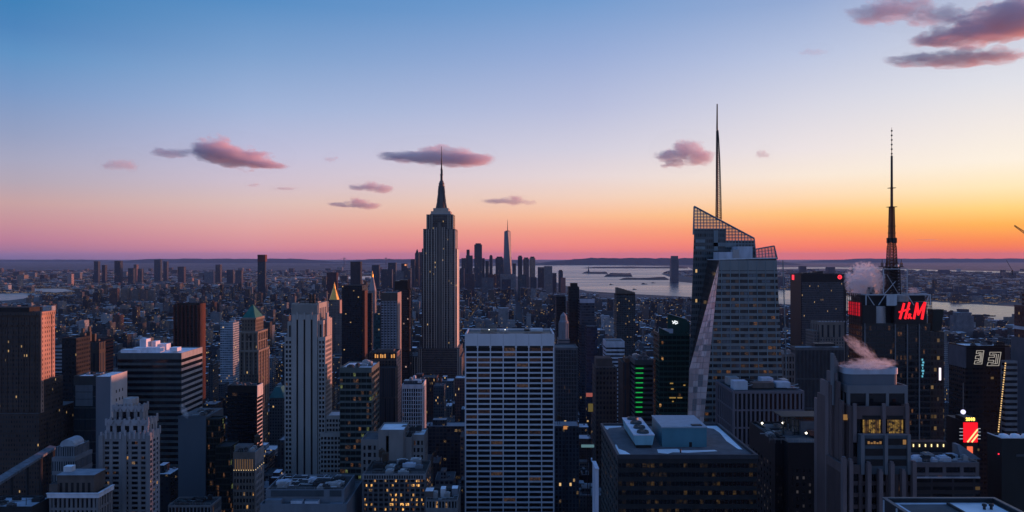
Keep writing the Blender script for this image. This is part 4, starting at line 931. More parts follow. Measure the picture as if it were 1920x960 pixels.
# warm lit office
d = 450
b = Bld('lit_office_building', 'old office building with rows of warm lit windows near the bottom', 'office building', 680, 798, d, 960)
s = b.tier(680, 798, 889, d, 30, st=dict(nb=12, ns=4, fh=8.9 * d / F, pf=.3, sf=.42, wall=plain('grey_brown_stone', (.2, .19, .19), .85), spandrel=plain('spandrel_grey', (.14, .14, .15)), lit=.36, lits=[room('lit_bright', (1, .5, .14), .8), room('lit_bright', (1, .5, .14), .8), LITS[0], LITS[2], LITS[1]], rel=.4, top=10 * d / F, pane=2), roof=ROOFD)
with b.part('attic_band', [plain('attic_band_stone', (.34, .35, .37)), RECESS]) as m:
    m.box(s[0] - .1, s[1] + .1, d - .5, d - .02, s[4] - 3, s[4] + .3)
    for k in range(24): x = s[0] + 1 + k * (s[1] - s[0] - 2) / 24; m.box(x, x + .9, d - .56, d - .4, s[4] - 2.5, s[4] - .6, 1)
b.clutter(s[0], s[1], s[2], s[3], s[4] - 1, 14, (ROOFD, METAL, BC, PB), 3.5, 41, tank=2); b.done()
d = 440
b = Bld('mansard_building', 'stone building with square dormers and a white chimney hut', 'building', 795, 860, d, 960)
s = b.tier(798, 858, 937, d, 26, st=dict(nb=10, fh=6, pf=.4, sf=.4, wall=plain('attic_stone', (.3, .31, .32)), lit=.03, rel=.4, top=1), roof=ROOFD)
b.block('roof_hut', 797, 812, 934, 921, d + 5, 7, BRW, SNOW); b.block('roof_hut', 826, 835, 932, 917, d + 8, 6, plain('white_hut', (.5, .52, .55)), SNOW); b.block('roof_hut', 847, 858, 932, 916, d + 10, 6, BC, SNOW); b.clutter(s[0], s[1], s[2], s[3], s[4] - 1, 4, seed=44); b.done()
# ---------------------------------------------------------------- right foreground
# dark building with the big roof
d = 300
b = Bld('dark_office_building', 'broad dark office building with a snow edged roof carrying a teal plant box and fans', 'office building', 1158, 1420, d, 960)
DW = plain('dark_band_wall', (.03, .038, .044), .6); DT = plain('dark_teal_grid', (.06, .085, .09), .5)
YL = [room('lit_amber', (1, .55, .12), .028), room('lit_amber_dim', (1, .58, .15), .012), room('lit_amber_low', (1, .6, .2), .005), LITS[3]]
st = dict(nb=34, ns=9, fh=17 * d / F, pf=.1, sf=.52, wall=DW, swall=DT, lit=.3, lits=YL[:3], rel=.4, top=16 * d / F)
y1 = d * 373 / 314.; x0, x1 = wx(1158.5, d), wx(1420, d)
s = b.tier_m(x0, x1, d, y1, 0, wz(853, d), st, roof=plain('gravel_roof', (.26, .24, .255), .95, 0, .25, .3), par=1.0)
zr = s[4] - 1.0
with b.part('parapet', [plain('parapet_dark', (.07, .08, .10), .6)]) as m:
    for a in ((x0 - .3, x1 + .3, d - .3, d + .6), (x0 - .3, x1 + .3, y1 - .6, y1 + .3)): m.box(*a, zr - .5, s[4] + .15)
    for a in ((x0 - .3, x0 + .7, d + .61, y1 - .61), (x1 - .7, x1 + .3, d + .61, y1 - .61)): m.box(*a, zr - .5, s[4] + .12)
def patch(m, pts, z):
    n_ = len(pts); m.poly([(x, y, z + .1) for x, y in pts])
    for i in range(n_): (xa, ya), (xb, yb) = pts[i], pts[(i + 1) % n_]; m.poly([(xa, ya, z), (xb, yb, z), (xb, yb, z + .1), (xa, ya, z + .1)])
def roofpt(px, py, z): dd = (H - z) * F / (py - CY); return (wx(px, dd), dd)
for pts in ([(1158.5, 852), (1184, 853), (1172, 846), (1160, 842), (1156, 834), (1153, 834)], [(1129.5, 799.5), (1139, 806), (1142, 803), (1165, 801), (1165, 798.5), (1130, 797.5)],
            [(1232, 843), (1270, 842), (1276, 845), (1340, 844), (1345, 846), (1290, 849), (1262, 848), (1252, 851), (1234, 849)],
            [(1321, 797), (1342, 797), (1368, 820), (1392, 843), (1384, 842), (1362, 827), (1350, 812), (1338, 804), (1322, 802)]):
    with b.part('snow_patch', [SNOW]) as m: patch(m, [roofpt(px, py, zr) for px, py in pts][::-1], zr)
TEAL = plain('teal_plant_wall', (.10, .30, .38), .5, 0, .12, .2); TEALT = plain('teal_plant_top', (.33, .4, .46), .6, 0, .15, .4)
# plant box: front face px 1241..1325, rows 801..838
db_ = (H - zr) * F / (838 - CY)
with b.part('plant_box', [TEAL, TEALT, RECESS]) as m:
    zt_ = wz(800, db_); X0, X1 = wx(1241.5, db_), wx(1325, db_); yb_ = db_ * 320 / 298.5
    m.box(X0, X1, db_, yb_, zr, zt_ - .01, 0, 1); m.box(X0 - .2, X1 + .2, db_ - .2, yb_ + .2, zt_ - .5, zt_, 1, 1)
    m.box(wx(1292, db_), wx(1297.5, db_), db_ - .08, db_ + .2, zr, wz(829, db_), 2); m.box(wx(1299, db_), wx(1318, db_), db_ + 1.2, db_ + 4, zt_, zt_ + .3, 2)
# cooling tower with four fans
dc = (H - zr) * F / (841 - CY)
with b.part('cooling_tower', [plain('tower_panel', (.2, .42, .5), .5), plain('tower_top', (.60, .60, .66), .6), RECESS]) as m:
    xa, xb = wx(1188.5, dc), wx(1227, dc); z0, z1 = wz(835, dc), wz(816.5, dc); yb2 = dc * 1.105
    m.frustum(xa + .7, xb - .7, dc + .5, yb2, z0, xa, xb, dc, yb2, z1, 0); m.box(xa - .1, xb + .1, dc - .1, yb2 + .1, z1, z1 + .4, 1); m.box(xa + 1, xb - 1, dc + .9, yb2 - .5, zr, z0, 2)
for k in range(4):
    with b.part('fan', [plain('fan_dark', (.06, .1, .12), .5), RECESS]) as m:
        yy = dc + 3.2 + k * (yb2 - dc - 5) / 3.2; cxx = (xa + xb) / 2; m.lathe(cxx, yy, [(2.5, z1 + .4), (2.3, z1 + 1.3), (2.1, z1 + 1.3), (2.0, z1 + .7)], 20)
        for j in range(6): t_ = j * math.pi / 3; m.bar((cxx, yy, z1 + 1.0), (cxx + 2 * math.cos(t_), yy + 2 * math.sin(t_), z1 + 1.05), .22, 4)
with b.part('roof_post', [DMETAL]) as m: x, y = roofpt(1276, 849, zr); m.bar((x, y, zr), (x, y, zr + 1.5), .3, 6)
b.done()
# bright edge of a fin at its left
fin = thing('pale_fin_wall', 'narrow pale lit fin rising left of the dark office building', 'wall', wx(1119, 290), 290, 0)
m = MB(); m.box(wx(1116, 290), wx(1122.5, 290), 290, 300, 0, wz(880, 290)); m.box(wx(1115.5, 290), wx(1123, 290), 289.5, 300.5, wz(880, 290), wz(878, 290)); m.build('wall', plain('fin_pale', (.45, .5, .58), .6, 0, .2, .2), fin)
# pier-fronted office with mauve columns
d = 440
b = Bld('mauve_office_block', 'mauve stone office block with tall piers and a flat roof full of plant', 'office block', 1375, 1508, d, 850)
MV = plain('mauve_stone', (.27, .245, .28), .8, 0, .1, .1); MVS = plain('mauve_side', (.2, .185, .22), .8, 0, .1, .1)
s = b.tier_m(wx(1375, d), wx(1508, d), d, d * 415 / 381.5, 0, wz(733, d), dict(nb=16, ns=9, fh=33 * d / F, pf=.42, sf=.09, wall=MV, swall=MVS, lit=.0, lits=[LITS[1]], rel=.9, top=5 * d / F, sr=.9), roof=ROOFD)
for (xl, xr, ya, yb, dd, mt) in ((1376, 1402, 731, 715, 9, PB), (1365, 1386, 722, 708, 24, METAL), (1412, 1452, 728, 718, 12, BRW), (1428, 1450, 722, 709, 22, PB), (1456, 1482, 727, 717, 14, PB), (1466, 1478, 721, 712, 26, METAL), (1396, 1412, 724, 713, 26, DMETAL)): b.block('roof_plant', xl, xr, ya, yb, d + dd, 7, mt, mt)
with b.part('pipework', [plain('pipe_pale', (.42, .46, .5))]) as m:
    for k in range(12): r = random.Random(k + 70); x, y = wx(1385 + r.random() * 100, d + 15), d + 4 + r.random() * 26; m.bar((x, y, s[4] + .6), (x + r.uniform(2, 8), y + r.uniform(-2, 4), s[4] + .6 + r.uniform(-.6, 1.6)), .2, 5)
b.done()
# dark tower with roof floodlights, left flank chamfered
d = 345
b = Bld('dark_stone_tower', 'black stone tower with bright floodlights on its cluttered roof', 'office tower', 1478, 1545, d, 960)
st = dict(nb=6, ns=9, fh=13.2 * d / F, pf=.62, sf=.55, wall=plain('black_stone', (.022, .02, .024), .7), swall=plain('black_stone_side', (.03, .036, .042), .5), lit=.35, lits=[glow('lit_mute', (.8, .7, .75), .05), glow('lit_mute2', (.8, .7, .75), .025)], rel=.4, top=50 * d / F)
s = b.tier_m(wx(1478, d), wx(1548, d), d, d * 518 / 459., 0, wz(830, d), st, roof=ROOFG)
b.tier_m(wx(1462, d), wx(1478, d) - .02, d + 6, d * 518 / 459., 0, wz(830, d), st, roof=ROOFG)
b.block('plant_room', 1502, 1544, 818, 790, d + 18, 16, plain('plant_grey', (.2, .22, .25)), ROOFD); b.block('brick_hut', 1520, 1541, 817, 808, d + 12, 4, plain('red_brick', (.2, .09, .07)), ROOFD)
with b.part('steel_frame', [plain('frame_green', (.05, .06, .055), .6)]) as m:
    for k in range(6):
        for zz in (0, 3, 6): m.bar((wx(1466 + k * 7, d + 22), d + 20, s[4] + zz), (wx(1473 + k * 7, d + 22), d + 20, s[4] + zz), .25, 4)
        m.bar((wx(1466 + k * 7, d + 22), d + 20, s[4] - 1), (wx(1466 + k * 7, d + 22), d + 20, s[4] + 7), .28, 4); m.bar((wx(1466 + k * 7, d + 32), d + 32, s[4] - 1), (wx(1466 + k * 7, d + 32), d + 32, s[4] + 7), .28, 4)
    m.box(wx(1466, d + 20), wx(1545, d + 20), d + 20, d + 33, s[4] + 7, s[4] + 7.4)
for px, py, dd in ((1429, 793.5, 39), (1468, 793, 28), (1511.5, 812, 10)):
    with b.part('floodlight', [DMETAL, glow('floodlight', (1, .92, .72), 9)]) as m:
        x, y, z = wx(px, d + dd), d + dd, wz(py, d + dd); m.bar((x, y, s[4] - 1.2), (x, y, z), .12, 4); m.lathe(x, y, [(0, z - .5), (.5, z), (0, z + .5)], 8, 1)
st3 = dict(st, nb=8); b.tier_m(wx(1420, d + 34), wx(1462, d + 34), d + 30, d * 518 / 459. - .5, 0, wz(800, d + 34) , st3, roof=ROOFG)
b.clutter(s[0] - 8, s[1] - 2, s[2] + 2, s[3], s[4] - 1, 8, (METAL, DMETAL, ROOFG), 2, 55); b.done()
# stepped stone tower with steam, right foreground
d = 280
PK = plain('pinkish_stone', (.22, .155, .15), .85, 0, .2, .2); PKL = plain('pinkish_stone_light', (.32, .25, .25), .85, 0, .2, .2); SLB = plain('slate_blue_panel', (.3, .31, .33), .7, 0, .15, .2)
b = Bld('stepped_stone_tower', 'stepped pinkish stone tower with yellow lit windows and a pale round cornered crown', 'tower block', 1548, 1702, d, 960)
Xf = lambda px, dd=0: wx(px, d + dd); Zf = lambda py, dd=0: wz(py, d + dd)
st = dict(nb=9, ns=12, fh=22 * d / F, pf=.4, sf=.35, wall=PK, lit=.03, lits=[LITS[3]], rel=.9, top=3.2, sr=.5, pane=1)
sA = b.tier(1580, 1716, 872, d, 15, st=dict(st, nb=8), roof=ROOFD)
sB = b.tier(1594, 1706, 762, d + 3, 16, st=dict(st, nb=3, pf=.16, fh=42 * d / F, top=24 * d / F, sf=.28, lit=.0), roof=ROOFD)
sC = b.tier(1589, 1702, 723, d + 7, 12, st=dict(nb=3, ns=3, fh=6.4, pf=.14, sf=.1, wall=SLB, lit=0, rel=.6, top=15 * d / F), roof=ROOFD)
with b.part('round_crown', [plain('crown_panel', (.22, .26, .31), .7, 0, .1, .2), plain('crown_band', (.40, .46, .53), .6), RECESS]) as m:
    def rr_box(x0, x1, y0, y1, z0, z1, r, mi, hollow=False):
        P_ = []
        for (cx, cy2, a0) in ((x1 - r, y0 + r, -90), (x1 - r, y1 - r, 0), (x0 + r, y1 - r, 90), (x0 + r, y0 + r, 180)):
            for k in range(6): t_ = R(a0 + k * 18); P_.append((cx + r * math.cos(t_), cy2 + r * math.sin(t_)))
        n_ = len(P_)
        for i in range(n_): (xa, ya), (xb, yb) = P_[i], P_[(i + 1) % n_]; m.poly([(xa, ya, z0), (xb, yb, z0), (xb, yb, z1), (xa, ya, z1)], mi)
        m.poly([(x, y, z1 if not hollow else z1 - 1.2) for x, y in P_], 2 if hollow else mi)
        if hollow:
            cxm, cym = (x0 + x1) / 2, (y0 + y1) / 2
            I_ = [(cxm + (x - cxm) * .965, cym + (y - cym) * .95) for x, y in P_]
            for i in range(n_):
                j = (i + 1) % n_; m.poly([(*P_[i], z1), (*P_[j], z1), (*I_[j], z1), (*I_[i], z1)], mi); m.poly([(*I_[j], z1 - 1.2), (*I_[i], z1 - 1.2), (*I_[i], z1), (*I_[j], z1)], mi)
    rr_box(Xf(1585, 10), Xf(1684, 10), d + 9, d + 18, Zf(722, 10) - 1, Zf(701, 10), 2.6, 0); rr_box(Xf(1584, 10), Xf(1685.5, 10), d + 8.7, d + 18.3, Zf(701, 10), Zf(690, 10), 2.8, 1, True)
with b.part('crown_tooth', [SLB]) as m:
    for k in range(6): m.box(Xf(1562 + k * 2, 12 + k), Xf(1564.6 + k * 2, 12 + k), d + 12 + k, d + 14.5 + k, Zf(760, 12), Zf(663 + k * 5, 12))
with b.part('left_pier', [PK, PKL]) as m:
    for k, (px, top, dd) in enumerate(((1547, 742, 18), (1553, 716, 15), (1559, 722, 13), (1566, 700, 12), (1572, 716, 9), (1541.5, 752, 21), (1579, 752, 6))): m.box(Xf(px, dd), Xf(px + 4.2, dd), d + dd, d + dd + 8, 0, Zf(top, dd), k % 2)
    m.box(Xf(1566, 14), Xf(1594, 14), d + 14, d + 20, 0, Zf(730, 14), 0)
with b.part('front_pier', [PKL]) as m:
    for px, top in ((1588, 862), (1622, 868), (1643.5, 881), (1665, 867), (1686, 881), (1706, 866), (1576, 858)): m.box(Xf(px), Xf(px + 7), d - 2.2, d - .2, 0, Zf(top)); m.box(Xf(px + 1), Xf(px + 6), d - 1.9, d - .4, Zf(top), Zf(top) + .7)
    for px in (1601, 1655.5, 1699): m.box(Xf(px, 2), Xf(px + 6, 2), d + 2.2, d + 2.98, Zf(830, 2), Zf(757, 2))
for xa, xb in ((1617, 1651), (1663, 1693)):
    with b.part('lit_window', [room('lit_hall', (1, .58, .12), .2), RECESS, room('lit_hall_dim', (1, .5, .12), .06)]) as m:
        m.box(Xf(xa, 3), Xf(xb, 3), d + 2.9, d + 3.2, Zf(813, 3), Zf(779, 3), 1, bottom=True); r = random.Random(xa)
        for k in range(9): x = xa + (xb - xa) * (k + .15) / 9; m.box(Xf(x, 3), Xf(x + (xb - xa) * .085, 3), d + 2.82, d + 3.0, Zf(812, 3), Zf(787, 3), r.choice([0, 0, 2]), bottom=True)
with b.part('lit_window', [glow('lit_soft_orange', (1, .5, .15), .25)]) as m: m.box(Xf(1582, 5.4), Xf(1590, 5.4), d + 5.4, d + 5.8, Zf(788, 5), Zf(778, 5), bottom=True)
with b.part('bay_front', [SLB, RECESS, plain('bay_spandrel', (.13, .17, .2), .7)]) as m:
    y = d - .2; m.box(Xf(1614), Xf(1705), y, d + 3, Zf(889), Zf(816), 2, 0)
    for xa, xb in ((1622, 1655), (1664, 1699)):
        for ya, yb in ((822, 834), (841, 854), (861, 873)): m.box(Xf(xa), Xf(xb), y - .12, y + .3, Zf(yb), Zf(ya), 1, bottom=True)
    for px in (1613.5, 1657.5, 1700): m.box(Xf(px), Xf(px + 6), y - .5, y - .13, Zf(889), Zf(814), 0, bottom=True)
with b.part('bay_light', [glow('lit_soft_orange', (1, .5, .15), .3)]) as m:
    m.box(Xf(1692), Xf(1698), d - .4, d - .33, Zf(833), Zf(824), bottom=True)
    for k in range(5): m.box(Xf(1626 + k * 5.5), Xf(1630 + k * 5.5), d - .4, d - .33, Zf(832), Zf(827 + k % 2 * 2), bottom=True)
b.done()
# roof with lamps at its right
d = 335
b = Bld('low_stone_building', 'low stone building with paired attic windows and a flat cluttered roof with lamps', 'building', 1706, 1836, d, 960)
s = b.tier(1706, 1836, 867, d, 17, st=dict(nb=4, ns=5, fh=16 * d / F, pf=.2, sf=.34, wall=plain('grey_mauve_stone', (.22, .2, .21)), lit=.08, lits=[LITS[3]], rel=.5, top=9 * d / F, pane=3), roof=plain('mauve_roof', (.3, .28, .32), .9, 0, .3, .2))
with b.part('cornice', [plain('pale_cornice_stone', (.42, .42, .45))]) as m: m.box(s[0], s[1], d - .8, d - .01, wz(896, d), wz(893.5, d))
with b.part('lower_facade', [facade('dark_banded_lower', (.045, .042, .045), 9, 3.2, .9, .45, .03, (.012, .013, .015), .06)]) as m: m.box(s[0], s[1], d - .6, d - .02, 0, wz(897, d))
for k in range(6):
    with b.part('wall_lamp', [glow('wall_lamp', (1, .75, .35), 1.6), DMETAL]) as m: px = 1713 + k * 11.3; x, y = wx(px, d + 16.6), d + 16.6; m.box(x - .2, x + .2, y, y + .3, wz(838, y), wz(833, y)); m.bar((x, y + .2, s[4] - 1), (x, y + .2, wz(838, y)), .08, 4, 1)
b.block('back_wall', 1690, 1776, 852, 829, d + 17.2, 5, plain('dark_wall', (.04, .045, .05)), ROOFD)
with b.part('roof_hood', [plain('hood_pale', (.25, .28, .32))]) as m: m.frustum(wx(1776, d + 20), wx(1812, d + 20), d + 9, d + 16, s[4] - 1, wx(1776, d + 20), wx(1782, d + 20), d + 12, d + 16, wz(826, d + 20))
b.clutter(s[0], s[1], s[2], s[3], s[4] - 1, 10, (METAL, PB, ROOFD), 2, 61); b.done()
# dark building at the right edge
d = 340
b = Bld('dark_green_building', 'plain dark green block with a pale edged snowy roof at the right edge', 'building', 1836, 1990, d, 960)
s = b.tier_m(wx(1878, d), wx(2010, d), d, d + 10.2, 0, wz(822, d), plain('dark_green_wall', (.02, .032, .034), .6), roof=SNOW, par=.8)
with b.part('pale_edge', [plain('pale_edge', (.5, .54, .58))]) as m: m.box(s[0] - .2, s[1], s[2] - .2, s[2] + .3, s[4], s[4] + .3); m.box(s[0] - .2, s[0] + .3, s[2] + .31, s[3], s[4], s[4] + .3)
for k in range(5):
    with b.part('roof_hump', [SNOW]) as m: x = s[0] + 4 + k * 5; m.lathe(x, s[2] + 5, [(2.2, s[4] - .8), (1.8, s[4] + .6), (0, s[4] + 1.1)], 10)
with b.part('red_lamp', [glow('red_lamp', (1, .02, .05), 2)]) as m: m.box(wx(1872, d) - .25, wx(1872, d) + .25, d - .3, d - .05, wz(852, d), wz(850, d), bottom=True)
with b.part('side_louvre', [plain('louvre_dark', (.1, .13, .155))]) as m: m.box(wx(1905, d), wx(1960, d), d - .3, d - .02, wz(856, d), wz(852, d), bottom=True)
b.done()
# roof right below the camera at the bottom right
zr = 196.0
b = Bld('snowy_roof_building', 'nearest flat roof with pale parapets and snow in the bottom right corner', 'building', 1655, 1862, 150, 960)
dbk = (H - zr) * F / (934 - CY); x0, x1 = wx(1655, dbk), wx(1864, dbk)
with b.part('wall', [plain('dark_blue_wall', (.04, .05, .06), .6), plain('pale_corner', (.42, .48, .55))]) as m:
    m.box(x0, x1, dbk - 70, dbk, 0, zr - 1.0, 0, top=False)
    for a in ((x0, x1, dbk - .7, dbk), (x0, x1, dbk - 70, dbk - 69.3), (x0, x0 + .7, dbk - 69.3, dbk - .7), (x1 - .7, x1, dbk - 69.3, dbk - .7)): m.box(*a, zr - 1.0, zr, 0)
    for k in range(5): y = dbk - 1 - k * 7; m.box(x0 - .3, x0 - .01, y - .25, y + .25, 40, zr - .2, 1)
with b.part('parapet_cap', [plain('parapet_teal', (.10, .15, .18), .5)]) as m:
    m.box(x0 - .2, x1 + .2, dbk - .8, dbk + .2, zr, zr + .25); m.box(x0 - .2, x0 + .8, dbk - 70, dbk - .81, zr, zr + .25); m.box(x1 - .8, x1 + .2, dbk - 70, dbk - .81, zr, zr + .25)
with b.part('roof', [ROOFG]) as m: m.box(x0 + .7, x1 - .7, dbk - 69.3, dbk - .7, zr - 1.4, zr - 1.0)
with b.part('snow_patch', [SNOW]) as m:
    w_ = x1 - x0; patch(m, [(x0 + w_ * .56, dbk - 2.2), (x0 + w_ * .95, dbk - 2.2), (x0 + w_ * .95, dbk - 60), (x0 + w_ * .56, dbk - 60)][::-1], zr - 1.0)
with b.part('snow_patch', [plain('blue_snow', (.5, .56, .64), .8)]) as m:
    patch(m, [(x0 + 1.2, dbk - 1.0), (x0 + w_ * .9, dbk - 1.0), (x0 + w_ * .9, dbk - 2.0), (x0 + 3.2, dbk - 2.2), (x0 + 3.2, dbk - 60), (x0 + 1.2, dbk - 60)][::-1], zr - 1.0)
with b.part('inner_kerb', [plain('kerb_dark', (.06, .07, .08))]) as m: m.box(x0 + w_ * .53, x0 + w_ * .55, dbk - 60, dbk - 2.2, zr - 1, zr - .4)
for k in range(2):
    with b.part('roof_vent', [DMETAL]) as m: x, y = x0 + w_ * (.78 + .06 * k), dbk - 6.5; m.lathe(x, y, [(.35, zr - 1), (.35, zr), (.6, zr), (.6, zr + .5), (0, zr + .7)], 8)
b.done()

def dict_face(n_, c): return facade(n_, c, 9, 3.6, .96, .55, .03, (.02, .02, .024), .3)
# ---------------------------------------------------------------- right middle distance
def simple(name, label, cat, xl, xr, top, d, st, xfar=None, depth=None, vis=900, roof=ROOFG, extra=None, group=None, clut=0):
    b = Bld(name, label, cat, xl, xr, d, vis, group); s = b.tier(xl, xr, top, d, depth, xfar, st=st, roof=roof)
    if clut: b.clutter(s[0], s[1], s[2], s[3], s[4] - 1, clut, seed=int(xl))
    if extra: extra(b, s)
    return b.done()
d = 1350
def ex(b, s):
    with b.part('red_logo', [glow('red_logo', (1, .03, .05), 1.6)]) as m:
        m.box(s[0] - .7, s[0] - .05, d + 33, d + 42, wz(524.5, d + 38), wz(515.5, d + 38), bottom=True)
        x, z, r = wx(1574.5, d), wz(519.5, d), 4.2 * d / F
        P_ = [(x + r * math.cos(k * math.pi / 4), z + r * math.sin(k * math.pi / 4)) for k in range(8)]; I_ = [(x + (a - x) * .35, z + (c - z) * .35) for a, c in P_]
        for k in range(8):
            j = (k + 1) % 8; m.poly([(P_[k][0], d - .6, P_[k][1]), (P_[j][0], d - .6, P_[j][1]), (I_[j][0], d - .6, I_[j][1]), (I_[k][0], d - .6, I_[k][1])]); m.poly([(P_[k][0], d - .05, P_[k][1]), (P_[j][0], d - .05, P_[j][1]), (P_[j][0], d - .6, P_[j][1]), (P_[k][0], d - .6, P_[k][1])])
    with b.part('inset_face', [facade('grey_glass_inset', (.07, .075, .09), 1.6, 3.9, .55, .6, .012, (.02, .022, .026), .5, rough=.4)]) as m: m.box(wx(1503, d), wx(1581, d), d - 1.2, d - .03, 0, wz(529, d))
    for xl, xr, t in ((1515, 1530, 511), (1532, 1543, 508.5), (1506, 1512, 511.5)): b.block('roof_plant', xl, xr, 514, t, d + 12, 20, DMETAL)
simple('black_skyscraper', 'black slab skyscraper with small red marks at both top corners', 'skyscraper', 1502, 1587, 514, d, plain('black_slab_metal', (.012, .011, .014), .5), depth=52, vis=690, roof=ROOFD, extra=ex)
simple('fluted_office_tower', 'dark tower of fine grey vertical fins below the black slab', 'office tower', 1491, 1583, 651, 800, dict(nb=36, ns=8, fh=30, pf=.4, sf=.06, wall=plain('fin_grey', (.17, .175, .185), .6), lit=.0, rel=.8, top=3, sr=.4), depth=14, vis=800, roof=SNOW, extra=lambda b, s: b.block('roof_plant', 1528, 1566, 650, 644, 804, 8, DMETAL))
def ex2(b, s):
    with b.part('shoulder', [facade('beige_face', (.27, .225, .2), 3.4, 4, .4, .6, .01)]) as m: m.box(wx(1527, 1000), wx(1536, 1000), 1002, 1030, 0, wz(621, 1000)); m.box(wx(1536, 1000), wx(1583, 1000), 998, 1000, 0, wz(632, 1000))
    for k in range(9): 
        with b.part('finial', [STL]) as m: x = s[0] + (s[1] - s[0]) * k / 8; m.box(x - .7, x + .7, s[2] - .4, s[2] + .6, s[4], s[4] + 1.6)
simple('beige_deco_tower', 'beige stone tower with a crenellated top in front of the black slab', 'tower block', 1537, 1583, 604, 1000, facade('beige_face_tall', (.3, .25, .215), 7.2, 22, .35, .7, .0), depth=30, vis=650, extra=ex2)
simple('beige_slab', 'small beige gridded block tucked behind the crystal tower', 'building', 1467, 1491, 664, 620, dict(nb=4, ns=3, fh=5.5, pf=.4, sf=.3, wall=plain('light_beige', (.36, .33, .31)), lit=.02, rel=.4, top=2), depth=20, vis=730, clut=3)
# tower with the two square emblems
d = 660
def ex3(b, s):
    with b.part('sign_wall', [DK]) as m: m.box(wx(1810, d), wx(1882, d), d - 1.5, d - .03, wz(690, d), wz(651, d), bottom=True)
    with b.part('slate_panel', [plain('slate_panel', (.15, .17, .21), .6)]) as m: m.box(s[0] - .8, s[0] - .05, d - 1.5, d + 25, wz(690, d), wz(651, d), bottom=True)
    with b.part('slate_panel', [plain('slate_panel', (.15, .17, .21))]) as m: m.box(wx(1882.3, d), wx(1893, d), d - .8, d - .05, wz(690, d), wz(651, d))
    WH = glow('white_emblem', (1, .9, .8), .36)
    for (x0, x1, y0, y1) in ((1826, 1841, 657, 682), (1850, 1873, 660, 685)):
        with b.part('emblem', [WH]) as m:
            w, h = x1 - x0, y1 - y0; sk = lambda u, v: (x0 + w * u + 3.0 * (1 - v) - 1.5, y0 + h * v)
            L_ = [((.1, .0), (1, .0)), ((1, .0), (.95, 1)), ((.95, 1), (0, 1)), ((0, 1), (.05, .75)), ((.05, .75), (.5, .75)), ((.5, .75), (.5, .6)), ((.5, .6), (.05, .6)), ((.05, .6), (.08, .38)), ((.08, .38), (.5, .38)), ((.5, .38), (.5, .22)), ((.5, .22), (.1, .22)), ((.1, .22), (.1, 0)), ((.66, .15), (.66, .85)), ((.82, .15), (.8, .85)), ((.3, .88), (.8, .85)), ((.3, .12), (.66, .15))]
            strokes(m, [(sk(*a), sk(*c), .22) for a, c in L_], d - 1.55, lambda px: wx(px, d), lambda py: wz(py, d), .3)
simple('emblem_tower', 'dark tower with two white square emblems on its black top panel', 'office tower', 1810, 1893, 648, d, facade('very_dark_glass', (.022, .025, .028), 3, 4, .8, .5, .012, (.014, .017, .02), .12, rough=.4), depth=25, vis=800, roof=SNOW, extra=ex3, clut=4)
d = 520
def ex4(b, s):
    with b.part('lamp_string', [glow('gold_bulb', (1, .62, .25), 1.0)]) as m:
        for k in range(30): px, py = 1884 - k * .46, 681 + k * 4.4; m.box(wx(px, d) - .3, wx(px, d) + .3, d - 1, d - .5, wz(py + 1.1, d), wz(py - 1.1, d), bottom=True)
simple('banded_hotel', 'striped grey tower edged by a string of golden bulbs', 'hotel', 1885, 1908, 677, d, dict(nb=1, ns=2, fh=10.6 * d / F, pf=.0, sf=.5, wall=plain('band_grey', (.3, .31, .33)), lit=.0, rel=.5, top=1.5, cw=.1), depth=5, vis=810, extra=ex4)
d = 600
simple('brick_tower_under_construction', 'unfinished tower with red netting and bare floors at the right edge', 'tower block', 1958, 2050, 640, d, plain('slate_panel', (.12, .135, .165)), depth=40, vis=810, roof=ROOFD, extra=lambda b, s: (
    b.block('netting_floors', 1958, 2050, 641, 577, d + 2, 36, facade('red_netting', (.22, .09, .075), 2.4, 3.6, .5, .55, .05, (.03, .03, .035), .35)), b.block('pale_floor', 1957, 2050, 624, 618, d + 1.5, 37, plain('pale_band', (.5, .5, .55))),
    b.block('bare_floors', 1966, 2050, 577, 553, d + 6, 32, dict_face('bare_floor_face', (.22, .2, .2)))))
# cranes on the right
def crane(label, base, top, tip, d, vis=600):
    o = thing('tower_crane', label, 'crane', wx(base[0], d), d, 0, 'cranes at the right edge'); bx, bz = wx(base[0], d), wz(base[1], d); tz = wz(top, d); tx, tzz = wx(tip[0], d), wz(tip[1], d)
    m = MB(); lattice(m, bx, d, 2.2, 2.2, bz, tz, max(4, int((tz - bz) / 4)), .2); m.build('mast', DMETAL, o)
    m = MB(); a, c = Vector((bx, d, tz)), Vector((tx, d, tzz)); u_ = (c - a).normalized(); v_ = Vector((-u_.z, 0, u_.x)) * 1.1
    m.bar(a + v_, c + v_ * .3, .3, 4); m.bar(a - v_, c - v_ * .3, .3, 4); n_ = 16
    for k in range(n_): p0, p1 = a.lerp(c, k / n_), a.lerp(c, (k + 1) / n_); m.bar(p0 + v_ * (1 - .7 * k / n_), p1 - v_ * (1 - .7 * k / n_), .15, 3)
    m.build('jib', DMETAL, o); m = MB(); m.box(bx - 1.2, bx + 2.2, d - 1, d + 1, tz - 1.5, tz + 1.2); m.build('cab', plain('crane_red', (.3, .12, .06)), o)
crane('tall crane whose jib reaches in from the right edge against the orange sky', (1944, 560), 452, (1902, 423), 640)
crane('small dark crane leaning left low over the far river bank', (1898, 516), 507, (1887, 488), 2600)

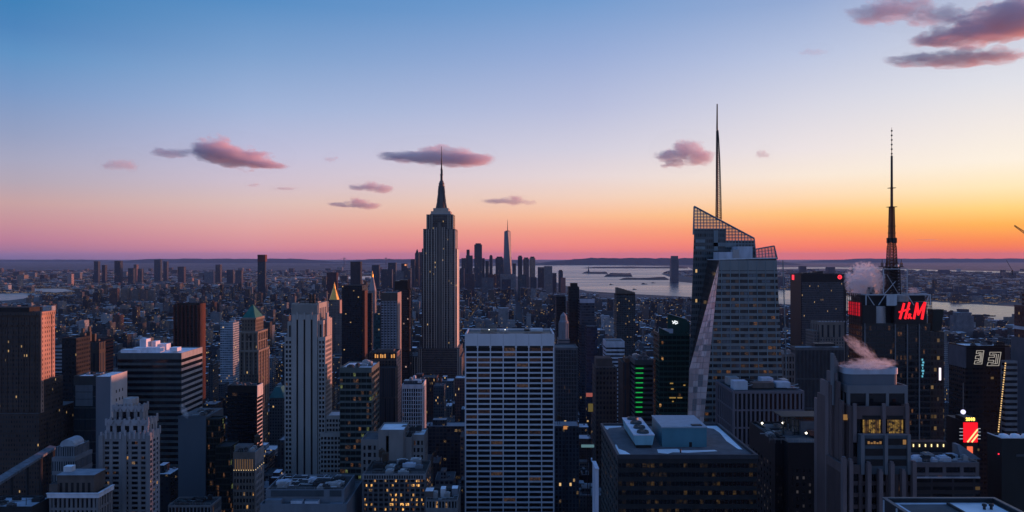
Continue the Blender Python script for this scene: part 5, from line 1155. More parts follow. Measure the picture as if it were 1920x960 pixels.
# screen tower with the year, the ball and red advertising
d = 560
t_ = thing('billboard_tower', 'slim tower covered by a glowing red screen below golden year digits', 'billboard', wx(1819, d), d, 0)
m = MB(); m.box(wx(1806, d), wx(1833, d), d, d + 22, 0, wz(790, d)); m.box(wx(1809, d), wx(1829, d), d + .5, d + 12, wz(790, d), wz(783, d)); m.build('tower_body', DK, t_)
m = MB(); m.box(wx(1806, d), wx(1832, d), d - .8, d - .03, wz(829, d), wz(792, d), bottom=True); scr = m.build('red_screen', glow('red_screen', (1, .004, .012), 1.15), t_)
m = MB()
for x0_, x1_ in ((1813, 1831.5), (1821, 1832)): strokes(m, [((x0_, 828), (x1_, 828 - (x1_ - x0_) * 1.25), .5)], d - .82, lambda px: wx(px, d), lambda py: wz(py, d), .25)
m.build('gold_stripe', glow('gold_stripe', (1, .75, .3), 1.2), scr)
m = MB(); m.box(wx(1813, d), wx(1823, d), d - .7, d - .03, wz(859, d), wz(837, d), bottom=True); m.build('lower_screen', glow('orange_screen', (1, .16, .06), 1.0), t_)
fc = bpy.data.curves.new('year_digits', 'FONT'); fc.body = '2018'; fc.size = 3.1; fc.extrude = .25; fc.offset = .1; fc.align_x = 'CENTER'; fc.space_character = 1.02; ft = bpy.data.objects.new('year_digits_curve', fc); COL.objects.link(ft); bpy.context.view_layer.update(); fm = bpy.data.meshes.new_from_object(ft.evaluated_get(bpy.context.evaluated_depsgraph_get())); bpy.data.objects.remove(ft)
fo = bpy.data.objects.new('year_digits', fm); COL.objects.link(fo); fm.materials.clear(); fm.materials.append(glow('gold_digits', (1, .7, .12), 2.2))
fo.parent = t_; fo.rotation_euler = (R(90), 0, 0); fo.location = (0, -.3, wz(788.6, d))
m = MB(); m.bar((wx(1813.5, d), d + 5, wz(784, d)), (wx(1813.5, d), d + 5, wz(720, d)), .22, 6); m.build('pole', METAL, t_)
m = MB(); r = 4.4 * d / F; m.lathe(wx(1813.5, d), d + 5, [(r * math.sin(math.pi * k / 10), wz(775, d) - r * math.cos(math.pi * k / 10)) for k in range(11)], 16); m.build('new_year_ball', glow('ball_light', (.7, .68, 1), 1.5), t_, True)
m = MB()
for k in range(4): m.box(wx(1799, d), wx(1805, d), d - .4, d, wz(804 + k * 6.4, d), wz(803 + k * 6.4, d), bottom=True); m.box(wx(1833, d), wx(1838, d), d - .4, d, wz(804 + k * 6.4, d), wz(803 + k * 6.4, d), bottom=True)
m.build('light_bar', glow('light_bar', (.8, .85, 1), .5), t_)
BUILT.append((wx(1804, d), wx(1834, d), d - 2, d + 24, 1804, 1834, 862))
# lit white display, small screens in the canyon
def panel(name, label, xl, xr, ya, yb, d, mat, cat='screen'):
    o = thing(name, label, cat, wx((xl + xr) / 2, d), d, wz(yb, d)); m = MB(); m.box(wx(xl, d), wx(xr, d), d, d + .6, wz(yb, d), wz(ya, d), bottom=True); s_ = m.build('screen', mat, o)
    m = MB(); m.box(wx(xl, d) - .3, wx(xr, d) + .3, d + .61, d + 1.4, wz(yb, d) - .3, wz(ya, d) + .3, bottom=True); m.bar((wx((xl + xr) / 2, d), d + 1.2, 0), (wx((xl + xr) / 2, d), d + 1.2, wz(yb, d)), .3, 5); m.build('frame', DMETAL, o)
panel('display_screen', 'narrow white display glowing right of the red lettered tower', 1761.5, 1764.5, 690, 713, 540, glow('white_display', (1, .85, 1), 1.6))
panel('display_screen', 'amber screen glowing over the dark canyon right of the white slab', 1056.5, 1063.5, 799, 805, 610, glow('amber_screen', (1, .4, .12), .5))
panel('display_screen', 'red and white screen above the yellow lit street corner', 1099, 1111, 737, 744, 660, glow('redwhite_screen', (1, .25, .2), .3))
panel('display_screen', 'yellow lit panel under the red and white screen', 1103, 1112, 757, 772, 655, glow('yellow_panel', (1, .75, .2), .1))
panel('display_screen', 'pale blue lit strip of glass in the dark canyon', 1090, 1114, 834, 839, 560, glow('blue_strip', (.35, .7, .8), .25))

# ---------------------------------------------------------------- centre right: towers between the white slab and the crystal tower
d = 800
simple('ribbed_tower', 'grey tower with dense white vertical ribs just right of the white slab', 'tower block', 1042, 1084, 652, d, dict(nb=14, ns=6, fh=4.0, pf=.4, sf=.18, wall=plain('rib_grey', (.17, .18, .2), .7), lit=.004, rel=.5, top=2.4, sr=.4), depth=36, vis=785)
def ex5(b, s):
    with b.part('drum', [plain('pale_drum', (.32, .33, .37)), RECESS]) as m:
        x, y, k_ = wx(1058, 900), 912, 912 / F; m.lathe(x, y, [(9 * k_, wz(640, 912)), (9 * k_, wz(603, 912)), (7 * k_, wz(600, 912)), (6 * k_, wz(592, 912)), (3 * k_, wz(588, 912)), (0, wz(585, 912))], 16)
        for k in range(10): t0 = k * math.pi / 5; m.box(x + 9 * k_ * math.cos(t0) - .4, x + 9 * k_ * math.cos(t0) + .4, y + 9 * k_ * math.sin(t0) - .4, y + 9 * k_ * math.sin(t0) + .4, wz(640, 912), wz(606, 912))
simple('drum_top_tower', 'pale round topped tower behind the ribbed grey tower', 'tower block', 1047, 1068, 636, 900, facade('pale_ring_face', (.34, .3, .3), 30, 3, 1.1, .4, .01), depth=24, vis=650, extra=ex5)
VD = facade('very_dark_tower', (.024, .026, .032), 3, 4, .7, .5, .012, (.012, .014, .018), .5)
simple('black_tower', 'very dark slim tower, shorter of two beside the drum topped tower', 'tower block', 1043, 1061, 556, 1250, VD, depth=30, vis=640, roof=ROOFD)
simple('black_tower', 'very dark slim tower with a rounded top, tallest right of the white slab', 'tower block', 1067, 1086, 538, 1180, VD, depth=30, vis=640, roof=ROOFD, extra=lambda b, s: b.block('roof_house', 1070, 1083, 538, 531, 1184, 14, plain('near_black', (.012, .012, .014)), ROOFD))
simple('blue_glass_tower', 'blue glass tower with a pale lit band along its top', 'tower block', 1087, 1115, 561, 1150, facade('blue_glass_face', (.06, .08, .11), 3, 4, .8, .6, .01, (.02, .03, .045), .5, rough=.3), depth=30, vis=670, extra=lambda b, s: b.block('top_band', 1087, 1115, 568, 560.4, 1149.4, .5, plain('lilac_band', (.4, .4, .48))))
simple('blue_glass_block', 'lower dark blue glass block in front of the blue glass tower', 'office block', 1100, 1120, 612, 1100, facade('navy_glass', (.03, .04, .07), 3, 4, .8, .6, .01, (.012, .02, .04), .5), depth=30, vis=690)
simple('green_glass_tower', 'dark green glass tower with a curved pale crown before the harbour', 'tower block', 1156, 1191, 551, 1500, facade('speckled_glass', (.07, .095, .105), 3.2, 3.6, .6, .6, .06, (.012, .018, .02), .22), depth=34, vis=700, extra=lambda b, s: [b.block('crown_fin', 1156 + k * 5, 1161 + k * 5, 553, 539.5 + k * 1.4, 1500, 20, plain('tan_crown', (.2, .17, .14)), ROOFD) for k in range(7)])
simple('white_banded_block', 'pale block with blue white stripes on its upper floors', 'office block', 1136, 1171, 640, 900, dict(nb=1, ns=2, fh=4.4, pf=0, sf=.55, wall=plain('pale_blue_band', (.42, .46, .52)), lit=0, rel=.4, top=7, cw=6, sr=1), depth=30, vis=700)
simple('old_brick_block', 'dark brown masonry block with rows of small arched windows', 'office block', 1117, 1157, 690, 700, facade('brown_arch_face', (.12, .10, .09), 3, 4.4, .5, .55, .012, (.02, .02, .025), .5), depth=30, vis=790, roof=ROOFD, clut=5, extra=lambda b, s: (b.block('upper_stage', 1118, 1148, 691, 672, 706, 18, plain('brown_masonry', (.16, .13, .12)), ROOFD)))
simple('brown_slab', 'narrow dark red brown slab beside the green lit tower', 'tower block', 1168, 1182, 680, 660, facade('red_brown_face', (.13, .075, .06), 4, 30, .3, .9, 0), depth=30, vis=790, roof=ROOFD, extra=lambda b, s: b.block('brick_cap', 1172, 1188, 684, 672, 668, 14, plain('cap_brick', (.28, .14, .09)), ROOFD))
def ex6(b, s):
    with b.part('green_lights', [glow('green_led', (.02, 1, .16), .38)]) as m:
        for k in range(10): z = wz(690 + k * 9.1, 640); m.box(wx(1191.5, 640), wx(1206 - k * .25, 640), 638.4, 639.0, z - .35, z + .35, bottom=True)
simple('green_lit_tower', 'grey banded tower with a ladder of bright green lights', 'office tower', 1190, 1225, 675, 640, dict(nb=1, ns=4, fh=9.1 * 640 / F, pf=0, sf=.45, wall=plain('grey_band', (.13, .135, .14)), lit=0, rel=.6, top=4, cw=.2), depth=34, vis=790, clut=8, extra=ex6)
# dark green tower with slanted crowns and a small white mark
d = 620
DG = dict(nb=7, ns=7, fh=4.1, pf=.05, sf=.35, wall=plain('deep_green_panel', (.035, .11, .095), .35), lit=.02, rel=.3, top=2, pane=2, glass=plain('deep_green_glass', (.012, .04, .036), .1))
b = Bld('green_glass_skyscraper', 'dark green glass tower with slanted roof screens and a small white mark', 'skyscraper', 1236, 1293, d, 790)
s = b.tier(1236, 1293, 625, d, 25, st=DG, roof=ROOFG)
with b.part('roof_screen', [plain('deep_green_panel', (.035, .11, .095)), plain('pale_rim', (.4, .45, .48))]) as m:
    for (xa, xb, ya, yb, dd) in ((1236, 1256, 614, 624, 2), (1256, 1294, 590, 601, 10)):
        P_ = [(wx(xa, d), d + dd, s[4] - 1), (wx(xb, d), d + dd, s[4] - 1), (wx(xb, d), d + dd, wz(yb, d)), (wx(xa, d), d + dd, wz(ya, d))]
        m.poly(P_); Q_ = [(x, y + 1, z) for x, y, z in P_]; m.poly(Q_[::-1])
        for i in range(4): m.poly([P_[(i + 1) % 4], P_[i], Q_[i], Q_[(i + 1) % 4]])
        m.bar(Vector(P_[3]) + Vector((0, -.3, .2)), Vector(P_[2]) + Vector((0, -.3, .2)), .35, 4, 1)
b.block('core_box', 1257, 1293, 630, 603, d + 11.2, 12, plain('deep_green_panel', (.035, .11, .095)), ROOFD); b.block('roof_plant', 1236, 1262, 628, 617, d + 6, 5, PB, METAL)
with b.part('white_mark', [glow('white_mark', (.9, .95, 1), 1.1)]) as m:
    strokes(m, [((1260.5, 602), (1264, 606), .35), ((1261.5, 606.5), (1265.5, 602.5), .35), ((1264.5, 601.5), (1270, 603.5), .35), ((1266, 607.5), (1270.5, 605.5), .35), ((1265, 604.5), (1268.5, 606.5), .3)], d + 9.7, lambda px: wx(px, d + 10), lambda py: wz(py, d + 10), .3)
with b.part('amber_floor', [glow('lit_amber2', (1, .6, .15), .3)]) as m:
    for px, py, w in ((1256, 718.5, 6), (1255, 745.5, 12), (1270, 745.5, 9), (1258, 729, 5), (1260, 752.5, 3), (1281, 722, 4)): m.box(wx(px, d), wx(px + w, d), d - .5, d - .42, wz(py + 1.2, d), wz(py - 1, d), bottom=True)
b.done()

# ---------------------------------------------------------------- centre left: the towers behind the front rows
DBR = facade('dark_red_brown', (.075, .038, .03), 6.5, 3.6, .55, .86, .004, (.01, .009, .01), .4)
def exE(b, s):
    with b.part('red_pier', [plain('oxide_red', (.16, .055, .04), .8)]) as m:
        for k in range(7): px = 327 + k * 7.4; m.box(wx(px, 1000) - .8, wx(px, 1000) + .8, 998.6, 999.98, 20, s[4] - 2)
        m.box(s[1] + .01, s[1] + .5, s[2], s[3], 20, s[4] - .5)
simple('red_brown_tower', 'dark red brown flat topped tower standing alone behind the banded block', 'tower block', 327, 374, 569, 1000, DBR, xfar=385, vis=660, roof=ROOFD, extra=exE)
simple('blue_striped_block', 'small pale blue and white gridded office block left of the green pyramid', 'office block', 413, 437, 604, 1300, facade('blue_white_grid', (.36, .4, .46), 3.2, 3.8, .8, .55, .02, (.05, .09, .12), .5), xfar=449, vis=655, roof=SNOW, clut=4)
# tower with the green pyramid roof
d = 850
b = Bld('pyramid_tower', 'ornate brown stone tower with a bright green copper pyramid roof', 'skyscraper', 450, 486, d, 735)
TS = facade('ornate_stone', (.21, .17, .14), 3.1, 3.9, .36, .6, .012, (.025, .025, .028), .6); TSL = plain('ornate_stone_light', (.36, .30, .25), .85, 0, .25, .1)
s = b.tier(450, 484, 657, d, xfar=503, st=TS); s1 = b.tier(451.5, 482.5, 622, d + 2, xfar=500, st=TS, z0=s[4] - 2); s2 = b.tier(453, 479, 596, d + 5, xfar=494, st=TS, z0=s1[4] - 2)
with b.part('cornice', [TSL]) as m:
    for q in (s, s1, s2): m.box(q[0] - 1, q[1] + 1, q[2] - 1, q[3] + 1, q[4] - 1.8, q[4] + .2)
    m.box(s1[0] - .7, s1[1] + .7, s1[2] - .7, s1[3] + .7, s1[4] - 11, s1[4] - 9.8)
    for q in (s, s1): 
        for k in range(5): x = q[0] + (q[1] - q[0]) * k / 4; m.box(x - .7, x + .7, q[2] - .9, q[2] - .02, q[4] - 26, q[4] - 1.9)
        for k in range(5): y = q[2] + (q[3] - q[2]) * k / 4; m.box(q[1] + .02, q[1] + .8, y - .6, y + .6, q[4] - (60 if q is s else 26), q[4] - 1.9)
with b.part('pyramid_roof', [plain('copper_green', (.035, .24, .19), .6, 0, .25, .2)]) as m:
    xm, ym, w_, e_ = (s2[0] + s2[1]) / 2, (s2[2] + s2[3]) / 2, (s2[1] - s2[0]) / 2 - .5, (s2[3] - s2[2]) / 2 - .5
    m.frustum(xm - w_, xm + w_, ym - e_, ym + e_, s2[4] + .2, xm - 1.2, xm + 1.2, ym - 1.2, ym + 1.2, wz(573, ym)); m.box(xm - 1, xm + 1, ym - 1, ym + 1, wz(573, ym), wz(571, ym))
with b.part('arch_window', [RECESS]) as m: m.box(wx(464, d), wx(470, d), d + 1.6, d + 1.9, wz(650, d), wz(633, d), bottom=True); m.lathe(wx(467, d), d + 1.9, [(3 * d / F, wz(634, d)), (2.2 * d / F, wz(630.5, d)), (0, wz(629, d))], 10)
b.done()
d = 900
b = Bld('green_roof_house', 'squat building with a teal hipped roof behind the black slab', 'building', 504, 532, d, 790)
s = b.tier(505, 532, 746, d, 30, st=facade('grey_green_face', (.15, .17, .18)), roof=ROOFG)
with b.part('hip_roof', [plain('copper_teal', (.05, .22, .22), .6, 0, .3, .1)]) as m: m.frustum(s[0] - .5, s[1] + .5, s[2] - .5, s[3], s[4], s[0] + 4, s[1] - 6, s[2] + 9, s[3] - 9, wz(728, d))
b.done()
# tower with the golden pyramid
d = 1900
b = Bld('gold_pyramid_tower', 'stone tower topped by a steep golden pyramid', 'skyscraper', 612, 641, d, 640)
NF = facade('grey_stone_far', (.24, .21, .2), 3.4, 3.8, .45, .55, .01)
s = b.tier(615, 636, 592, d, xfar=641, st=NF); s1 = b.tier(617.5, 636, 562, d + 6, 30, st=NF)
with b.part('gold_pyramid', [plain('gold_leaf', (.75, .42, .1), .35, .6, .1)]) as m:
    xm, ym = wx(626.5, d + 20), d + 22; k_ = ym / F; m.lathe(xm, ym, [(9.5 * k_, wz(562, ym)), (3.4 * k_, wz(543, ym)), (2.6 * k_, wz(541, ym)), (1.2 * k_, wz(534, ym)), (0, wz(528.5, ym))], 8)
with b.part('sunlit_corner', [plain('sunlit_corner_stone', (.45, .32, .28))]) as m: m.box(s1[1] + .01, s1[1] + 1.4, s1[2] + 2, s1[3] - 2, 60, s1[4] - 2)  # stone brightened to pink: sunset light put into this strip's colour
b.tier(628, 655, 588, d - 40, xfar=657, st=facade('warm_grey_far', (.27, .24, .23), 3.4, 3.8, .4, .55, .01), roof=ROOFG); b.done()
simple('black_tower', 'wide black glass tower behind the gold pyramid tower', 'tower block', 641, 679, 535, 1500, VD, xfar=690, vis=615, roof=ROOFD, extra=lambda b, s: b.block('red_side', 679.3, 684, 900, 545, 1502, 30, plain('oxide_red', (.16, .055, .04)), ROOFD))
simple('black_tower', 'narrow black tower between the wide black tower and the clock spire', 'tower block', 689, 697, 550, 1420, VD, xfar=699, vis=640, roof=ROOFD)
d = 2050
b = Bld('clock_spire_tower', 'slim pale campanile tower with a pointed golden lantern', 'skyscraper', 690, 704, d, 570)
s = b.tier(691, 703, 545, d, 22, st=facade('pale_tower_far', (.36, .32, .32), 4, 4, .35, .5, 0))
with b.part('pyramid_roof', [plain('pale_roof_far', (.4, .36, .37))]) as m: m.frustum(s[0], s[1], s[2], s[3], s[4], wx(695, d), wx(698.5, d), d + 9, d + 14, wz(520, d))
with b.part('lantern', [plain('gold_leaf', (.75, .42, .1))]) as m: k_ = d / F; m.lathe(wx(696.7, d), d + 11, [(1.9 * k_, wz(521, d)), (1.9 * k_, wz(515, d)), (.9 * k_, wz(512, d)), (0, wz(507, d))], 8)
b.done()
d = 1150
b = Bld('white_grid_tower', 'tall white gridded tower with a bare brown top and pink lit side', 'tower block', 714, 745, d, 655)
s = b.tier(714, 745, 549, d, xfar=752, st=facade('white_grid_face', (.36, .37, .42), 4.45, 3.8, .72, .55, .0, (.035, .04, .055), .3), roof=ROOFG)
with b.part('brown_top', [plain('brown_top', (.16, .13, .115)), plain('joint', (.2, .2, .21))]) as m:
    m.box(s[0] - .1, s[1] + .1, s[2] - .6, s[2] - .02, wz(564, d), s[4] + .2)
    for k in range(6): px = 714.3 + k * 5.95; m.box(wx(px, d), wx(px + .9, d), d - 1.0, d - .61, 40, s[4])
with b.part('pink_lit_side', [plain('pink_lit_concrete', (.42, .34, .33))]) as m: m.box(s[1] + .12, s[1] + .5, s[2] - .5, s[3], 20, s[4] + .2)  # right face coloured pink to carry the sunset light
b.done()
simple('teal_glass_block', 'narrow teal glass block hugging the left of the white gridded tower', 'office block', 701, 713, 588, 1180, facade('teal_face', (.04, .12, .13), 3, 4, .8, .6, .01, (.02, .06, .07), .4), depth=30, vis=650)
CRB = facade('construction_brown', (.075, .06, .06), 3.4, 3.6, .7, .62, .02, (.015, .015, .018), .4, (1, .6, .5))
def exC(b, s):
    with b.part('hoist_mast', [DMETAL]) as m:
        lattice(m, wx(767, 1250), 1249, 2, 2, 60, wz(523, 1250), 60, .25)
    with b.part('core', [plain('near_black', (.012, .012, .014))]) as m: m.box(wx(739, 1250), wx(764, 1250), 1255, 1275, s[4] - 1, wz(527, 1250)); m.box(wx(748, 1250), wx(763, 1250), 1256, 1270, wz(527, 1250), wz(525, 1250))
simple('unfinished_brown_tower', 'dark unfinished tower with bare floors and a hoist on its side', 'tower block', 747, 768, 543, 1250, CRB, depth=34, vis=660, roof=ROOFD, extra=exC)
simple('stone_spire_church', 'gothic brown tower with clustered pinnacles in the shade beside the brick tower', 'tower block', 142, 186, 642, 760, facade('gothic_brown', (.10, .085, .075), 5, 24, .45, .85, .0), xfar=198, vis=705, roof=ROOFD, extra=lambda b, s: [b.block('pinnacle', px, px + w, 643, t, 762 + k * 3, 3, plain('gothic_stone', (.17, .14, .12)), ROOFD) for k, (px, w, t) in enumerate(((143, 3, 634), (149, 10, 625), (152, 4, 616), (161, 8, 622), (165, 3, 612), (172, 6, 626), (181, 4, 636)))])
simple('deep_red_block', 'dull red block tucked behind the gothic brown tower', 'building', 184, 196, 634, 900, facade('dull_red_face', (.15, .04, .035), 30, 3.8, 1.1, .4, 0), depth=20, vis=690)
simple('dark_glass_block', 'black block between the brick tower and the gothic tower', 'building', 116, 143, 634, 720, VD, depth=24, vis=840, roof=ROOFD)
simple('banded_white_block', 'slim pale block with striped floors right of the glowing brick side', 'building', 103, 116, 648, 790, facade('pale_band_far', (.36, .38, .42), 30, 3.6, 1.1, .5, 0), depth=24, vis=800)
simple('tall_red_crown_tower', 'lone tall dark tower with a rust red top on the left horizon', 'tower block', 483, 497, 479, 3900, facade('blue_dark_far', (.05, .07, .09), 4, 4, .7, .6, .004), xfar=499, vis=530, roof=ROOFD, extra=lambda b, s: b.block('red_top', 482.8, 497.2, 490.5, 477.5, 3898, 30, plain('rust_top', (.22, .07, .05)), ROOFD))

# ---------------------------------------------------------------- downtown at the island's tip
d = 5700
b = Bld('tapering_glass_skyscraper', 'tapering glass skyscraper with a needle, tallest of the distant downtown cluster', 'skyscraper', 943, 960, d, 505)
GA, GB = plain('far_glass_dark', (.10, .12, .15), .25, .3), plain('far_glass_sunlit', (.36, .33, .34), .35, .2)  # one glass, two tones: the bright facet has its shine put into colour
x0, x1, xm = wx(943.3, d), wx(960, d), wx(951.6, d); y0, y1 = d, d + 62; w_ = (x1 - x0) / 2; z0, z1 = 40, wz(433.5, d); ym = d + 31
with b.part('shaft', [GA, GB]) as m:
    B4 = [(x0, y0, z0), (x1, y0, z0), (x1, y1, z0), (x0, y1, z0)]; T4 = [(xm, ym - w_ * .98, z1), (xm + w_ * .98, ym, z1), (xm, ym + w_ * .98, z1), (xm - w_ * .98, ym, z1)]
    q = .74
    T4 = [(xm + 2, ym - w_ * q, z1), (xm + w_ * q, ym, z1), (xm, ym + w_ * q, z1), (xm - w_ * q, ym, z1)]
    for i in range(4): j = (i + 1) % 4; m.poly([B4[i], B4[j], T4[i]], 0); m.poly([B4[j], T4[j], T4[i]], 1 if i == 0 else 0)
    m.poly(T4); m.box(x0, x1, y0, y1, 0, z0)
with b.part('needle', [DMETAL]) as m: m.lathe(xm, ym, [(16, z1), (16, z1 + 5), (3, z1 + 6), (2.4, wz(424, d)), (.8, wz(411.5, d))], 8)
b.rects.append((x0, x1, y0, y1)); b.done()
DT = [(865.2, 873.4, 484, 5650, 'dark block'), (873.6, 886, 479, 5800, 'bluish'), (874.5, 880.5, 468, 5790, None), (889.3, 903.5, 458.5, 5500, 'tall flat topped dark'), (904, 908.5, 484, 5550, 'thin dark'), (910, 916.5, 489.5, 5900, 'teal'), (917.5, 923.5, 480.5, 5850, 'slim dark'),
      (929, 944, 483.5, 5600, 'wide dark'), (960.5, 967.5, 494, 5500, 'blue grey low'), (971, 979.5, 481.5, 5750, 'straight dark'), (981, 992, 485, 5850, 'grey'), (993, 1003.5, 483.5, 5650, 'warm tan'), (1008.5, 1020, 501, 5500, 'dark squat'), (1020.5, 1035.5, 499, 5450, 'pale grey'), (1036, 1043.5, 512, 5550, 'small blue'), (1047.5, 1055.5, 508.5, 5650, 'slim grey'), (1052, 1060.5, 521, 5500, 'red lit'),
      (770, 777.5, 486, 5200, 'dark'), (778, 785, 475, 5250, 'pointed dark'), (785.5, 792, 472.5, 5300, 'tall grey'), (752.5, 763, 494, 4700, 'glinting'), (757, 770, 503, 4500, 'blue banded'), (743, 757, 509, 4600, 'pale'), (727.5, 742, 492.5, 5100, 'flat dark'), (714.5, 735, 505, 4800, 'broad grey'), (697, 710.5, 497, 4900, 'square blue'), (657, 676, 490.5, 3800, 'black'), (612.5, 631, 511, 4100, 'squat dark red'),
      (862, 870, 503, 5100, 'shaded blue'), (872, 889, 514, 4700, 'plum brown'), (903, 925, 521, 4600, 'grey blue'), (915, 930, 515, 4900, 'rust brown'), (941, 958, 524, 4400, 'navy'), (938, 967, 514, 4800, 'pale stepped'), (971, 987, 515, 4500, 'deep teal'), (995, 1006, 520, 4700, 'dusky plum')]
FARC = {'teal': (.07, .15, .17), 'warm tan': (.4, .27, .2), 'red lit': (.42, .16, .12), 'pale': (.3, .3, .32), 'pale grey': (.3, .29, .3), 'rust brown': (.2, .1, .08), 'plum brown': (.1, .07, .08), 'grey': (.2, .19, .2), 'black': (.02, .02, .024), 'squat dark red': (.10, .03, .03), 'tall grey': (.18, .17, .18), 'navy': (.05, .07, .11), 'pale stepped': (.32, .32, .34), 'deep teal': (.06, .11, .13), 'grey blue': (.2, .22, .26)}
first = True
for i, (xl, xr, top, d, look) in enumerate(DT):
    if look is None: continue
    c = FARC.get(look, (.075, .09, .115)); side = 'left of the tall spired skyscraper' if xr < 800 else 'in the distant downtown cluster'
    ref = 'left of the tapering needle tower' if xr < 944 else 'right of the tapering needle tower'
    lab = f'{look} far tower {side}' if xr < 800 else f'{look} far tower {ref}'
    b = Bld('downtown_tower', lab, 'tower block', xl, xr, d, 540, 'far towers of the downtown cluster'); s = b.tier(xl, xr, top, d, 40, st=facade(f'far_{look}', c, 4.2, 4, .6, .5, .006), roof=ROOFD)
    if look in ('bluish', 'tall flat topped dark', 'slim dark', 'straight dark', 'grey', 'warm tan', 'pointed dark', 'wide dark', 'slim grey'):
        with b.part('roof_house', [plain('roof_dark_far', (.05, .05, .06))]) as m:
            w_ = s[1] - s[0]
            if look == 'bluish': m.box(s[0] + 4, s[0] + 26, s[2] + 5, s[3] - 5, s[4], wz(468, d))
            elif look == 'pointed dark': m.frustum(s[0] + 2, s[1] - 2, s[2] + 4, s[3] - 4, s[4], s[0] + w_ * .45, s[0] + w_ * .55, s[2] + 18, s[3] - 18, wz(467, d))
            else: m.box(s[0] + w_ * .15, s[1] - w_ * .15, s[2] + 5, s[3] - 5, s[4], s[4] + 9)
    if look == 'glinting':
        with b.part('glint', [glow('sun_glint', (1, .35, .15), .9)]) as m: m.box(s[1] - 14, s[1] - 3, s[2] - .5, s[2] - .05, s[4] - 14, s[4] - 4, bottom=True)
    b.done()
BK = [(176, 184, 490, 7500, 'slim dark', (.06, .08, .1)), (191, 197, 497, 7600, 'short thin dark', (.07, .08, .1)), (214.5, 226, 489, 7000, 'broad flat topped dark', (.04, .055, .075)), (240, 250, 503, 7000, 'low dark', (.05, .07, .09)), (250.5, 256, 496, 7500, 'thin pinkish', (.3, .2, .19)), (258, 266, 504, 7300, 'grey', (.12, .13, .15)),
      (289, 301, 487, 8000, 'teal glass', (.06, .1, .13)), (306, 313, 490, 8200, 'slender blue', (.08, .1, .13)), (333, 345, 500, 7200, 'dull purple', (.12, .1, .12)), (404, 413, 496, 7600, 'lone brown', (.12, .1, .1)), (383, 401, 509, 6800, 'wide pale', (.28, .28, .32)), (425, 437, 506, 7000, 'wide dark', (.09, .1, .12)), (441, 453, 507, 6900, 'squat grey', (.13, .13, .15)), (126, 134, 514, 6900, 'sunlit pale', (.45, .33, .3))]
for (xl, xr, top, d, look, c) in BK: simple('outer_tower', f'{look} tower across the river on the left horizon', 'tower block', xl, xr, top, d, facade('outer_' + look, c, 4.2, 4, .6, .5, .01), depth=40, vis=530, group='towers beyond the river at left')
HS_ = [(205, 220, 541, 3600, 'red brown', (.15, .085, .075)), (226, 238, 543, 4100, 'leftmost beige', (.3, .25, .22)), (238.5, 245, 541, 4150, 'tall beige', (.3, .26, .23)), (247, 260, 543, 4100, 'wide beige', (.28, .24, .22)), (263, 274, 544, 4000, 'rosy brown', (.24, .16, .14)), (278, 288, 544, 4100, 'rightmost tan', (.28, .24, .22)), (49, 58, 559, 3900, 'shaded tan', (.26, .21, .17)), (64, 79, 566, 3700, 'broad shaded tan', (.24, .2, .18)), (81, 103, 563, 3800, 'long brown', (.17, .13, .12))]
for (xl, xr, top, d, look, c) in HS_: simple('housing_block', f'{look} slab of the housing estate before the river at left', 'apartment block', xl, xr, top, d, facade('housing_' + look, c, 3.4, 3, .5, .5, .015), depth=22, vis=565, group='housing estate slabs at left', roof=ROOFD)
NJ = [(1841, 1858, 543, 5200, 'pale wide', (.22, .22, .26)), (1870, 1889, 543, 5100, 'pale tall', (.22, .22, .26)), (1797, 1813, 537, 5300, 'blue grey', (.1, .12, .16)), (1776, 1788, 541, 5400, 'slim grey', (.12, .12, .16)), (1762, 1781, 506, 11000, 'distant grouped', (.06, .07, .1)), (1742, 1752, 541, 5300, 'small dark', (.06, .07, .09)), (1462, 1472, 520, 6400, 'grey blue', (.12, .12, .15)), (1500, 1512, 499, 9000, 'dim far', (.07, .08, .11)), (1551, 1566, 501, 8800, 'dim squat', (.08, .08, .11)), (1820, 1836, 551, 5000, 'brown grey', (.1, .09, .11))]
for (xl, xr, top, d, look, c) in NJ: simple('far_bank_tower', f'{look} block on the far bank of the river at right', 'apartment block', xl, xr, top, d, facade('farbank_' + look, c, 4, 3.6, .5, .5, .01), depth=50, vis=CY + H * F / d - 3, group='blocks on the far bank at right')
simple('waterfront_tower', 'lone pale blue tower on the far right bank of the harbour', 'tower block', 1258.5, 1272.5, 487, 7600, facade('waterfront_glass', (.13, .16, .2), 4.2, 4, .7, .5, .004), depth=70, vis=530, extra=lambda b, s: b.block('open_crown', 1259.5, 1271.5, 487.4, 479.8, 7604, 50, plain('far_crown', (.2, .19, .2)), ROOFD))
simple('stepped_riverside_tower', 'pale stepped apartment tower standing before the river right of the red letters', 'apartment block', 1795, 1826, 592, 2300, facade('stepped_pale', (.30, .30, .33), 3.4, 3.6, .45, .5, .01), depth=40, vis=622, extra=lambda b, s: (b.block('upper_stage', 1797, 1822, 593, 586, 2304, 30, plain('pale_stage', (.28, .28, .31)), SNOW), b.block('top_stage', 1801, 1817, 587, 580, 2308, 20, plain('dark_stage', (.14, .14, .16)), ROOFD)))
